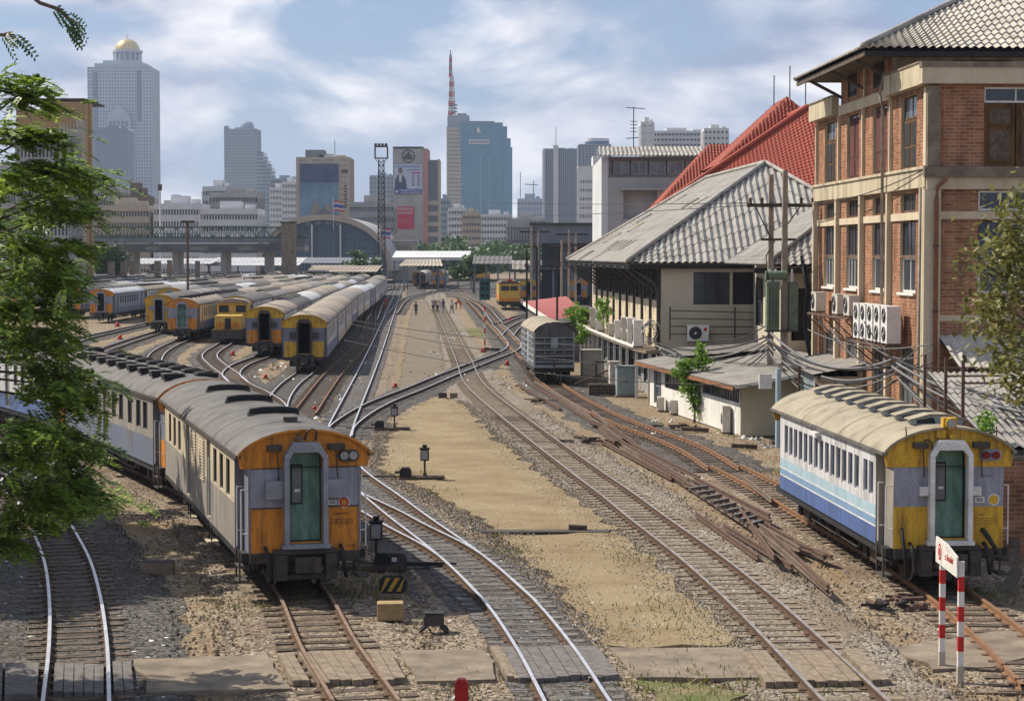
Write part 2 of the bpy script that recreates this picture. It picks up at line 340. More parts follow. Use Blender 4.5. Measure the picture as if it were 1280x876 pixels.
def tag(o, label=None, cat=None, group=None, kind=None):
    if label: o['label'] = label
    if cat: o['category'] = cat
    if group: o['group'] = group
    if kind: o['kind'] = kind
    return o
def thing(name, label, cat, loc=(0, 0, 0), rz=0, group=None):
    o = bpy.data.objects.new(name, None); COL.objects.link(o); o.location = loc; o.rotation_euler = (0, 0, rz); o.empty_display_size = .3
    return tag(o, label, cat, group)
KIDS = {}
def kids(o): return [c for c in COL.objects if c.parent == o]
def copy_tree(o, parent=None):
    c = o.copy(); COL.objects.link(c)
    if parent is not None: c.parent = parent
    if o.name not in KIDS: KIDS[o.name] = list(o.children)
    for ch in KIDS[o.name]: copy_tree(ch, c)
    return c
def struct(o): o['kind'] = 'structure'; return o
# ------------------------------------------------------------------ splines
def spline(pts, step=.5):
    """centripetal-ish Catmull-Rom through 2D points, resampled at even arc length"""
    p = [Vector(q[:2]) for q in pts]; p = [p[0]*2-p[1]]+p+[p[-1]*2-p[-2]]; raw = []
    for i in range(1, len(p)-2):
        a, b, c, d = p[i-1:i+3]; n = max(6, int((c-b).length/.5))
        # finite tangents scaled by spacing
        l0, l1, l2 = max((b-a).length, .01), max((c-b).length, .01), max((d-c).length, .01)
        t1 = ((b-a)/l0*l1+(c-b)/l1*l0)/(l0+l1)*l1; t2 = ((c-b)/l1*l2+(d-c)/l2*l1)/(l1+l2)*l1
        for k in range(n):
            t = k/n; h00 = 2*t**3-3*t*t+1; h10 = t**3-2*t*t+t; h01 = -2*t**3+3*t*t; h11 = t**3-t*t
            raw.append(b*h00+t1*h10+c*h01+t2*h11)
    raw.append(p[-2]); out = [raw[0]]; acc = 0
    for i in range(1, len(raw)):
        seg = (raw[i]-raw[i-1]).length; q = raw[i-1]
        while acc+seg >= step:
            t = (step-acc)/seg; q = q.lerp(raw[i], t); out.append(q); seg = (raw[i]-q).length; acc = 0
        acc += seg
    return out
# ------------------------------------------------------------------ ground
g = MB(); g.add([(-3500, -60, -.2), (3500, -60, -.2), (3500, 6000, -.2), (-3500, 6000, -.2)], [(0, 1, 2, 3)], 'ground')
struct(g.build('ground'))
def sweep(mb, pts, prof, m, z=0.0, jit=0, smooth=False, seed=0):
    """prof: list of (offset, z) swept along 2D pts"""
    n = len(prof); vs = []; N_ = len(pts)
    for k, p in enumerate(pts):
        d = (pts[min(k+1, N_-1)]-pts[max(k-1, 0)]).normalized(); r = Vector((d.y, -d.x))
        for i, (o, h) in enumerate(prof):
            j = 0
            if jit and (i == 0 or i == n-1): j = jit*(noise.noise((p.x*.6+i*9, p.y*.6, seed))+.5*noise.noise((p.x*2.1+i*5, p.y*2.1, seed)))
            q = p+r*(o+(j if i == 0 else -j)); vs.append((q.x, q.y, h+z))
    fs = [(k*n+i, k*n+i+1, (k+1)*n+i+1, (k+1)*n+i) for k in range(N_-1) for i in range(n-1)]
    return mb.add(vs, fs, m, smooth)
SLP = {}
def sleeper_mesh(mat, i):
    k = (mat, i)
    if k not in SLP:
        rr = random.Random(i*13+5); wd = .11+.02*rr.random(); ln = .92+.08*rr.random()
        mb = MB(); mb.box(-ln, ln*(.94+.1*rr.random()), -wd, wd, -.25, -.125-.012*rr.random(), mat)
        if i % 2: mb.box(-ln*.99, ln*.2, -.008, .008, -.14, -.122, 'dark')
        for s_ in (-.535, .535): mb.box(s_-.13, s_+.13, -.08, .08, -.14, -.11, 'rail_side')
        o = mb.build('sleeper'); me = o.data; bpy.data.objects.remove(o); SLP[k] = me
    return SLP[k]
TR = {}
TI = [0]
def track(key, label, pts, bal='ballast', top='rail_shiny', side='rail_side', slp='wood', near=True, bw=1.6, z=0.0, group='railway tracks of the yard', y0=31, rails=True, nslp=100, sink=0.0):
    TI[0] += 1; zi = TI[0]*.003+z
    W = [G(*p) if not isinstance(p, Vector) else p for p in pts]; c = spline(W, .62); TR[key] = c
    t = thing('railway_track', label, 'railway track', (c[0].x, c[0].y, 0), 0, group); o2 = Vector((c[0].x, c[0].y))
    loc = [p-o2 for p in c]
    if bal:
        b = MB(); sweep(b, c, [(-bw-.35, -.215), (-bw+.1, -.165), (0, -.150), (bw-.1, -.165), (bw+.35, -.215)], bal, z=zi*1.0+sink, jit=.5, seed=TI[0])
        if key == 'C1': sweep(b, c, [(-.98, -.142), (0, -.137), (.98, -.142)], 'ballast_dark', z=zi*1.0+sink, jit=.12, seed=3)
        o = struct(b.build('ballast'))
    for s_ in (-1, 1):
        mb = MB(); x = .535*s_; zt = zi+sink
        a, e = (x-.034, x+.034)
        sweep(mb, loc, [(a, 0), (e, 0)], top, z=zt)
        sweep(mb, loc, [(e, 0), (e, -.04), (x+.01, -.05), (x+.01, -.12), (x+.06, -.13)], side, z=zt)
        sweep(mb, loc, [(x-.06, -.13), (x-.01, -.12), (x-.01, -.05), (a, -.04), (a, 0)], side, z=zt)
        mb.build('rail', t)
    cnt = 0; st = MB(); rr = random.Random(zi*1000)
    for k, p in enumerate(c):
        d = (c[min(k+1, len(c)-1)]-c[max(k-1, 0)]); a = math.atan2(d.y, d.x)-math.pi/2+rr.uniform(-.03, .03)
        if near and cnt < nslp and y0 < p.y < 120:
            o = bpy.data.objects.new('sleeper', sleeper_mesh(slp, rr.randrange(6))); COL.objects.link(o); o.parent = t
            o.location = (p.x-o2.x+rr.uniform(-.03, .03), p.y-o2.y, zi+sink+rr.uniform(-.008, .004)); o.rotation_euler = (0, 0, a); cnt += 1
        elif p.y < 330 and k % (1 if p.y < 160 else 2) == 0:
            T = Matrix.Translation((p.x-o2.x, p.y-o2.y, zi+sink)) @ Matrix.Rotation(a, 4, 'Z')
            st.box(-.96, .96, -.12, .12, -.22, -.135, slp, T)
    if st.v: tag(st.build('sleepers', t), kind='stuff')
    return t
V = Vector
Z1 = lambda x, Z, z=0: Vector((x, Z, z))
# main line tracks
track('B', 'straight track down the middle of the yard, right of the sandy strip', [(1150, 955), (1071, 876), (930, 740), (886, 703), (802, 640), (779, 622), (740, 594), (654, 530), (594, 480), (580, 450), (552, 391), (542, 356), (537, 341)], 'ballast', top='rail_dull', slp='wood_light', bw=1.7)
track('C1', 'bright curved track running past the right side of the nearest orange carriage', [(770, 955), (722, 876), (683, 811), (635, 748), (580, 697), (504, 640), (481, 622), (433, 585), (418, 564), (421, 546), (427, 530), (437, 508), (453, 474), (488, 390), (501, 354), (506, 341)], 'ballast_brown', slp='wood_grey', bw=1.5)
track('C2', 'track joining from the far carriages on the left into the bright curved track', [(640, 752), (560, 683), (504, 654), (481, 641), (434, 618), (385, 588), (352, 545), (346, 505), (360, 482), (381, 465), Z1(-14.3, 150), Z1(-17, 200), Z1(-20.5, 290), Z1(-25, 380)], 'ballast_dark', slp='wood_grey', bw=1.4)
track('D', 'track in front of and beneath the nearest orange and grey carriage', [(495, 940), (458, 876), (413, 808), Z1(-4.5, 43), Z1(-9.1, 59.8), Z1(-15.9, 76), Z1(-23.5, 91.5), Z1(-32, 106), Z1(-42, 124)], 'ballast_brown', top='rail_tan', slp='wood', bw=1.5)
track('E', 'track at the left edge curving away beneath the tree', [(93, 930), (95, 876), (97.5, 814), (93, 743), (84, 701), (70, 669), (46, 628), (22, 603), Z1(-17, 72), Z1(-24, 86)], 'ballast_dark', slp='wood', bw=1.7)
track('H', 'track leading from the distant station down to the grey goods wagon', [(905, 584), (866, 560), (774, 524.5), (695, 482), (667, 453), (643, 430), (608, 395), (566, 354), (545, 341)], 'ballast_dark', top='rail_rust', side='rail_rust', slp='wood', bw=1.5)
track('F', 'rusty track under the blue and white carriage', [Z1(9.3, 34), Z1(9.5, 38), Z1(9.54, 43.6), Z1(8.73, 55.9), (943, 598), (905, 579)], 'ballast_brown', top='rail_rust', side='rail_rust', slp='wood', bw=1.4, z=-.03)
track('K', 'crossover track cutting diagonally between the main lines', [(423, 545), (427, 534), (441, 522), (472, 504), (517, 486), (560, 468), (604, 451), (640, 436), (634, 418), (621, 405)], 'ballast_dark', slp='wood_grey', bw=1.3)
# yard ladder on the left
yl = 'yard tracks where the parked carriages stand'
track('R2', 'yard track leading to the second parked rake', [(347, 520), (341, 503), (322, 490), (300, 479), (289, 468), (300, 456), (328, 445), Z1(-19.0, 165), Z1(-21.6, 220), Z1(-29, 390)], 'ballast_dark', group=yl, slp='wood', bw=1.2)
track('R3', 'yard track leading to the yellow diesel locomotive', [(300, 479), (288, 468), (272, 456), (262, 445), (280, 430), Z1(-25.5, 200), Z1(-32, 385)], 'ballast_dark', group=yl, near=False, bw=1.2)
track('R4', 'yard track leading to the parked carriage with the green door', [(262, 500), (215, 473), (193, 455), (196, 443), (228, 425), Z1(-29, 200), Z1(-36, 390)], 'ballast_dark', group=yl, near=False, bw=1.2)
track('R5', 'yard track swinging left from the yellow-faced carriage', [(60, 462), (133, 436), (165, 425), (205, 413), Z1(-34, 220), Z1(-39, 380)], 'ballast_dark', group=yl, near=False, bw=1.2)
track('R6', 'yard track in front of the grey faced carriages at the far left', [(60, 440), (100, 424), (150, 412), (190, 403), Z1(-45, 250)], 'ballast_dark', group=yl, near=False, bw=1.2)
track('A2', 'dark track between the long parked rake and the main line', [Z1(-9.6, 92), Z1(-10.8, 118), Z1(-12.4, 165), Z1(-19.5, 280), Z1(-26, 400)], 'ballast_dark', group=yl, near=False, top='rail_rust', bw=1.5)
for i, (pp, lb) in enumerate([([(622, 405), (650, 395), (690, 388), (730, 384)], 'small siding curving right towards the yellow diesel'),
    ([(634, 420), (646, 408), (668, 400), (700, 396)], 'second small siding curving right near the red roof'),
    ([(520, 341), (530, 352), (566, 366), (600, 380), (622, 404)], 'far track slanting right across the station throat'),
    ([(600, 346), (560, 352), (505, 358), (480, 372), (465, 400)], 'far track slanting left across the station throat'),
    ([(600, 352), (556, 362), (512, 372), (490, 392)], 'far cross track beside the track workers')]):
    track('s%d' % i, lb, pp, 'ballast_dark', near=False, group=yl, bw=1.2)
# ------------------------------------------------------------------ flat ground pieces
def slab(name, px, mat, zt=-.15, jag=0, th=.1, seed=0):
    pts = [G(x, y, zt) for x, y in px]; q = []
    for i, p in enumerate(pts):
        n_ = pts[(i+1) % len(pts)]; k = max(1, int((n_-p).length/.5)) if jag else 1
        for j in range(k):
            c = p.lerp(n_, j/k)
            if jag: c = c+Vector((noise.noise((c.x, c.y, seed)), noise.noise((c.x, c.y, seed+5)), 0))*jag
            q.append((c.x, c.y))
    mb = MB(); mb.prism(q, (0, 0, zt), (1, 0, 0), (0, 1, 0), (0, 0, -th), mat)
    return struct(mb.build(name))
slab('sandy_path', [(536, 499), (560, 497), (580, 506), (610, 540), (650, 573), (690, 603), (735, 637), (770, 662), (628, 664), (585, 640), (545, 617), (500, 598), (478, 585), (482, 560), (500, 525)], 'sand', -.125, .5)
slab('sandy_path', [(628, 667), (772, 665), (800, 690), (845, 727), (895, 775), (925, 806), (768, 806), (745, 780), (700, 735), (660, 700)], 'sand', -.135, .5, seed=3)
slab('path_edge', [(600, 661.5), (762, 661.5), (762, 664.5), (600, 664.5)], 'grime', -.118, .1)
slab('sandy_path', [(497, 500), (506, 440), (514, 395), (519, 375), (532, 375), (545, 400), (552, 440), (556, 462), (560, 478), (520, 494)], 'dirt', -.13, .4, seed=4)
slab('path', [(170, 822), (335, 818), (362, 860), (180, 864)], 'concrete', -.10, .22)
slab('path', [(498, 811), (600, 811), (622, 848), (520, 851)], 'concrete', -.10, .15)
slab('path', [(762, 809), (930, 809), (962, 846), (795, 846)], 'concrete', -.11, .12)
slab('path', [(1115, 808), (1180, 798), (1280, 782), (1400, 780), (1400, 822), (1280, 822), (1170, 838)], 'concrete', -.13, .3)
slab('grass_patch', [(800, 856), (890, 852), (930, 866), (900, 890), (820, 886)], 'grass', -.14, .6)
slab('grass_patch', [(400, 462), (440, 452), (446, 462), (410, 474)], 'grass', -.17, .8)
slab('grass_patch', [(582, 412), (606, 408), (612, 418), (586, 421)], 'grass', -.17, .8)
slab('grass_patch', [(570, 346), (602, 346), (600, 350), (566, 350)], 'grass', -.17, 1.2)
slab('grass_patch', [(880, 520), (900, 520), (930, 540), (905, 545)], 'grass', -.17, .5)
slab('dirt_patch', [(300, 500), (380, 500), (420, 520), (400, 590), (330, 560)], 'ballast_brown', -.19, .6)
slab('dark_yard', [(455, 380), (480, 362), (484, 372), (470, 400), (446, 440), (422, 500), (398, 520), (392, 470), (430, 430)], 'ballast_dark', -.18, .8)
slab('dark_yard', [(450, 352), (640, 350), (650, 372), (560, 372), (480, 376)], 'ballast_dark', -.185, 2)
slab('dark_yard', [(640, 372), (760, 372), (740, 430), (700, 420), (650, 402)], 'ballast_dark', -.186, 2)
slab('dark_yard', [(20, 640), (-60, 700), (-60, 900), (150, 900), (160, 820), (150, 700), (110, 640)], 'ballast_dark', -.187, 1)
# timber crossings (planks between and beside the rails)
def planks(px, label, n, mat='wood_light', grp='timber crossings over the tracks'):
    a, b, c, d = [G(x, y, -.03) for x, y in px]     # near-left, near-right, far-right, far-left
    t = thing('plank_crossing', label, 'plank crossing', tuple((a+b+c+d)/4), 0, grp); o = (a+b+c+d)/4
    for i in range(n):
        u0, u1 = (i+.04)/n, (i+.96)/n; rr = random.Random(i*7+int(px[0][0]))
        e0 = rr.uniform(-.08, .1); z0 = rr.uniform(-.02, .012)
        q = [a.lerp(b, u0), a.lerp(b, u1), d.lerp(c, u1), d.lerp(c, u0)]
        dd = (q[3]-q[0]).normalized(); q[0] = q[0]-dd*e0; q[1] = q[1]-dd*(e0+rr.uniform(-.02, .02))
        mb = MB(); top = [p-o+Vector((0, 0, z0)) for p in q]; bot = [p-Vector((0, 0, .12)) for p in top]
        mb.add(top+bot, [(0, 1, 2, 3), (7, 6, 5, 4), (0, 4, 5, 1), (1, 5, 6, 2), (2, 6, 7, 3), (3, 7, 4, 0)], mat)
        mb.build('plank', t)
planks([(648, 846), (760, 843), (733, 806), (626, 807)], 'dark plank crossing on the bright curved track', 7, 'wood_grey')
planks([(634, 845), (652, 846), (634, 806), (612, 806)], 'two loose planks just left of the bright curved track', 2, 'wood_light')
planks([(735, 846), (774, 841), (747, 806), (718, 806)], 'plank strip just right of the bright curved track', 2, 'wood_grey')
planks([(398, 851), (468, 848), (442, 812), (372, 814)], 'plank crossing between the rails before the orange carriage', 5)
planks([(366, 851), (388, 851), (366, 815), (346, 816)], 'plank strip left of the track before the orange carriage', 2)
planks([(478, 848), (508, 847), (487, 812), (459, 813)], 'plank strip right of the track before the orange carriage', 2)
planks([(66, 864), (130, 864), (130, 828), (68, 828)], 'weathered plank crossing between the rails at the far left', 5, 'wood_grey')
planks([(142, 862), (168, 861), (164, 825), (140, 826)], 'two planks right of the leftmost track', 2, 'wood_grey')
planks([(-40, 866), (48, 866), (50, 828), (-40, 828)], 'long planks left of the leftmost track', 2, 'wood_grey')
planks([(1004, 850), (1078, 850), (1042, 811), (968, 812)], 'plank crossing between the rails of the middle straight track', 5, 'wood_light')
planks([(956, 850), (992, 850), (957, 812), (926, 812)], 'plank strip left of the middle straight track', 3, 'wood_light')
planks([(1090, 849), (1112, 846), (1074, 808), (1052, 810)], 'plank strip right of the middle straight track', 2, 'wood_light')
# loose stones: too many to count
rr = random.Random(3); st = MB(); sm = ['ballast', 'ground', 'ballast_brown', 'ground']
def near_track(x, y):
    return min(min((Vector((x, y))-p).length for p in TR[k][:120:2]) for k in ('B', 'C1', 'D', 'E'))
def stone(x, y, r, m, z=-.19):
    a = rr.random()*6.28; vs = []
    for k in range(4): q = a+k*1.57+rr.uniform(-.4, .4); vs.append((x+r*math.cos(q)*rr.uniform(.7, 1.2), y+r*math.sin(q)*rr.uniform(.7, 1.2), z-.02))
    vs.append((x+rr.uniform(-.3, .3)*r, y+rr.uniform(-.3, .3)*r, z+r*rr.uniform(.35, .7)))
    vs.append((x+rr.uniform(-.5, .5)*r, y+rr.uniform(-.5, .5)*r, z+r*rr.uniform(.3, .6)))
    st.add(vs, [(0, 1, 4), (1, 5, 4), (1, 2, 5), (2, 3, 5), (3, 4, 5), (3, 0, 4)], m)
for i in range(15000):
    y = 33+ (rr.random()**1.7)*50; x = rr.uniform(-.27, .27)*y
    stone(x, y, rr.uniform(.02, .055), rr.choice(sm), -.17)
for k, m_ in (('B', 'ballast'), ('C1', 'ballast'), ('D', 'ballast_brown'), ('E', 'ballast_dark')):
    for p in TR[k][:110]:
        for j in range(36):
            o_ = rr.choice((-1, 1))*rr.uniform(.95, 2.1); st_y = rr.uniform(-.3, .3)
            stone(p.x+o_, p.y+st_y, rr.uniform(.02, .05), m_ if rr.random() < .75 else 'ballast_brown', -.15)
tag(st.build('gravel', None), 'loose ballast stones strewn over the ground', 'gravel', kind='stuff')
# ------------------------------------------------------------------ shared small builders
def rect(mb, O, U, V, u0, u1, v0, v1, n0, n1, m):
    O, U, V = map(Vector, (O, U, V)); Nn = U.cross(V)
    vs = [O+U*u+V*v+Nn*n for n in (n0, n1) for v in (v0, v1) for u in (u0, u1)]
    return mb.add(vs, [(0, 2, 3, 1), (4, 5, 7, 6), (0, 1, 5, 4), (2, 6, 7, 3), (0, 4, 6, 2), (1, 3, 7, 5)], m)
def window(par, O, U, V, u0, u1, v0, v1, frame='white_paint', pane='glass', nv=1, nh=0, fw=.06, back=-.07, sill=None, name='window', label=None, open_=False):
    """frame with mullions; pane is its child. N points outwards."""
    mb = MB(); a, b = back, back+.05; e = .004
    rect(mb, O, U, V, u0+e, u1-e, v0+e, v0+fw, a, b, frame); rect(mb, O, U, V, u0+e, u1-e, v1-fw, v1-e, a, b, frame)
    rect(mb, O, U, V, u0+e, u0+fw, v0+fw, v1-fw, a, b, frame); rect(mb, O, U, V, u1-fw, u1-e, v0+fw, v1-fw, a, b, frame)
    for i in range(1, nv+1):
        c = u0+(u1-u0)*i/(nv+1); rect(mb, O, U, V, c-fw*.35, c+fw*.35, v0+fw, v1-fw, a, b-.01, frame)
    for i in range(1, nh+1):
        c = v0+(v1-v0)*i/(nh+1); rect(mb, O, U, V, u0+fw, u1-fw, c-fw*.3, c+fw*.3, a, b-.013, frame)
    f = mb.build(name, par)
    if label: f['label'] = label
    p = MB(); rect(p, O, U, V, u0+fw*.5, u1-fw*.5, v0+fw*.5, v1-fw*.5, a+.01, a+.02, pane); p.build('pane', f)
    if sill:
        s = MB(); rect(s, O, U, V, u0-.08, u1+.08, v0-.09, v0-.004, back+.0, .1, sill); s.build('sill', f)
    return f
def roof_prof(hw=1.47, e=3.04, p=3.6, n=14):
    return [(hw*math.cos(math.pi*(1-i/n)), e+(p-e)*(1-abs(math.cos(math.pi*i/n))**2.2)**.75) for i in range(n+1)]
FLOOR, EAVE, PEAK = .93, 3.04, 3.6
def end_face(par, st, L=0, rear=False, detail=True):
    """carriage end at y=0 looking towards -y"""
    tl, tz = (Vector((0, L, 0)), math.pi) if rear else (Vector((0, 0, 0)), 0)
    mb = MB(); fw = 1.22; O = (-fw, 0, 0); U = (1, 0, 0); Vv = (0, 0, 1); dz = st.get('dz', 2.98); z1, z2 = st.get('bands', (1.9, 2.76))
    mb.wall(O, U, Vv, 2*fw, 3, [(FLOOR, z1, st['end'][0]), (z1, z2, st['end'][1])], [(fw-.36, fw+.36, 1.16, z2)], depth=.2, reveal='dark')
    pr = [(x*.985, z-.03) for x, z in roof_prof()]; top = []
    # arch with door notch: left half, right half, lintel
    for sgn in (-1, 1):
        q = [(sgn*.36, z2), (sgn*1.38, z2)]+[(x, max(z, z2)) for x, z in (pr if sgn > 0 else pr[::-1]) if x*sgn > .36][::(1 if sgn < 0 else 1)]
        pts = [(x, z) for x, z in pr if x*sgn > .36]; pts.sort(key=lambda a: -abs(a[0]))
        q = [(sgn*.36, z2), (sgn*1.38, z2)]+pts+[(sgn*.36, 3.56)]
        mb.prism(q if sgn > 0 else q[::-1], (0, -.012, 0), (1, 0, 0), (0, 0, 1), (0, .06, 0), st['end'][2])
    pts = sorted([(x, z) for x, z in pr if abs(x) < .36], key=lambda a: a[0])
    mb.prism([(-.36, dz+.1), (.36, dz+.1), (.36, 3.56)]+pts[::-1]+[(-.36, 3.56)], (0, -.010, 0), (1, 0, 0), (0, 0, 1), (0, .06, 0), st['end'][2])
    e = mb.build('end_panel', par); e.location = tl; e.rotation_euler = (0, 0, tz)
    # doorway
    d = MB(); dm = st['door']
    if dm:
        rect(d, (0, 0, 0), U, Vv, -.355, .12, 1.17, dz+.08, -.19, -.15, dm); rect(d, (0, 0, 0), U, Vv, .125, .355, 1.17, dz+.08, -.20, -.17, dm)
        if detail: rect(d, (0, 0, 0), U, Vv, -.28, -.02, 1.95, 2.82, -.15, -.142, 'black'); rect(d, (0, 0, 0), U, Vv, -.25, -.05, 1.99, 2.78, -.142, -.138, 'glass_bright'); rect(d, (0, 0, 0), U, Vv, -.2, -.08, 2.22, 2.28, -.138, -.134, 'white')
    else: rect(d, (0, 0, 0), U, Vv, -.355, .355, 1.17, dz+.08, -.9, -.85, 'dark')  # no door leaf: dark sheet painted as the shade within the opening
    dd = d.build('gangway_doorway', par); dd.location = tl; dd.rotation_euler = (0, 0, tz)
    # gangway frame
    fr = MB(); gm = st.get('frame', 'face_grey'); D = .24
    for sg, o_ in ((-1, -.47), (1, .37)):
        fr.box(o_, o_+.11, -D, -.013, 1.12, 2.95, gm)
    ch = [(-.47, 2.95), (-.36, 2.95), (-.27, 3.10), (.28, 3.10), (.37, 2.95), (.48, 2.95), (.48, 3.02), (.28, 3.32), (-.27, 3.32), (-.47, 3.02)]
    fr.prism(ch, (0, -D, 0), (1, 0, 0), (0, 0, 1), (0, D-.014, 0), gm)
    ea = st.get('ear', 1); fr.box(-.472-.39*ea, -.472, -.14, -.003, 2.10, 2.10+.4*ea, gm); fr.box(.482, .482+.42*ea, -.14, -.003, 2.10, 2.10+.4*ea, gm)
    fr.box(-.52, .53, -D, -.013, 1.02, 1.118, gm)
    if detail:
        fr.box(-.82, -.5, -.2, -.02, 3.14, 3.27, 'grime'); fr.box(.5, .86, -.2, -.02, 3.14, 3.27, 'grime')
        for q in (-.62, .66): fr.cyl((q, -.17, 3.14), (q+.05, -.1, 2.5), .02, 'grime', n=5)
    f = fr.build('gangway_frame', par, bev=.012 if detail else 0); f.location = tl; f.rotation_euler = (0, 0, tz)
    # buffer box + coupler
    b = MB(); cm = st.get('buffer', 'grime')
    b.box(-.70, .68, -.18, .05, .9, 1.01, cm); b.box(-.68, -.42, -.30, .05, .36, .9, cm); b.box(.40, .66, -.30, .05, .36, .9, cm)
    b.box(-.42, .40, -.22, .02, .36, .47, cm); b.box(-1.2, 1.2, -.01, .08, .7, .94, cm)
    q = b.build('buffer_beam', par, bev=.02 if detail else 0); q.location = tl; q.rotation_euler = (0, 0, tz)
    c = MB(); c.box(-.2, .2, -.42, .1, .62, .84, 'black'); c.box(-.28, .12, -.58, -.42, .56, .88, 'grime'); c.cyl((.17, -.6, .56), (.17, -.6, .88), .09, 'grime', n=8)
    q = c.build('coupler', par); q.location = tl; q.rotation_euler = (0, 0, tz)
    if not detail: return
    for nm, x0 in (('brake_hose', .78), ('brake_hose', -.86)):
        h = MB(); h.tube([(x0, -.02, 1.05), (x0, -.2, 1.0), (x0+.02, -.28, .8), (x0+.05, -.28, .55), (x0+.08, -.26, .4)], .045, 'black', 6); q = h.build(nm, par); q.location = tl; q.rotation_euler = (0, 0, tz)
def bogie(par, y):
    t = MB()
    for s in (-1, 1):
        t.box(s*.88-.07, s*.88+.07, y-1.35, y+1.35, .38, .56, 'grime'); t.box(s*.88-.1, s*.88+.1, y-.35, y+.35, .24, .7, 'grime')
        for q in (-.9, .9):
            t.box(s*.88-.13, s*.88+.13, y+q-.17, y+q+.17, .28, .58, 'black')
        for q in (-.22, 0, .22): t.cyl((s*.97, y+q, .26), (s*.97, y+q, .66), .08, 'rust_dull', n=7)
    t.box(-.9, .9, y-.2, y+.2, .5, .75, 'black'); b = t.build('bogie', par)
    for q in (-.9, .9):
        for s in (-1, 1):
            w_ = MB(); w_.cyl((s*.47, y+q, .43), (s*.58, y+q, .43), .43, 'grime', n=18); w_.cyl((s*.44, y+q, .43), (s*.47, y+q, .43), .47, 'rail_shiny', n=18); w_.cyl((s*.3, y+q, .43), (s*.66, y+q, .43), .09, 'black', n=8); w_.build('wheel', b)
    return b
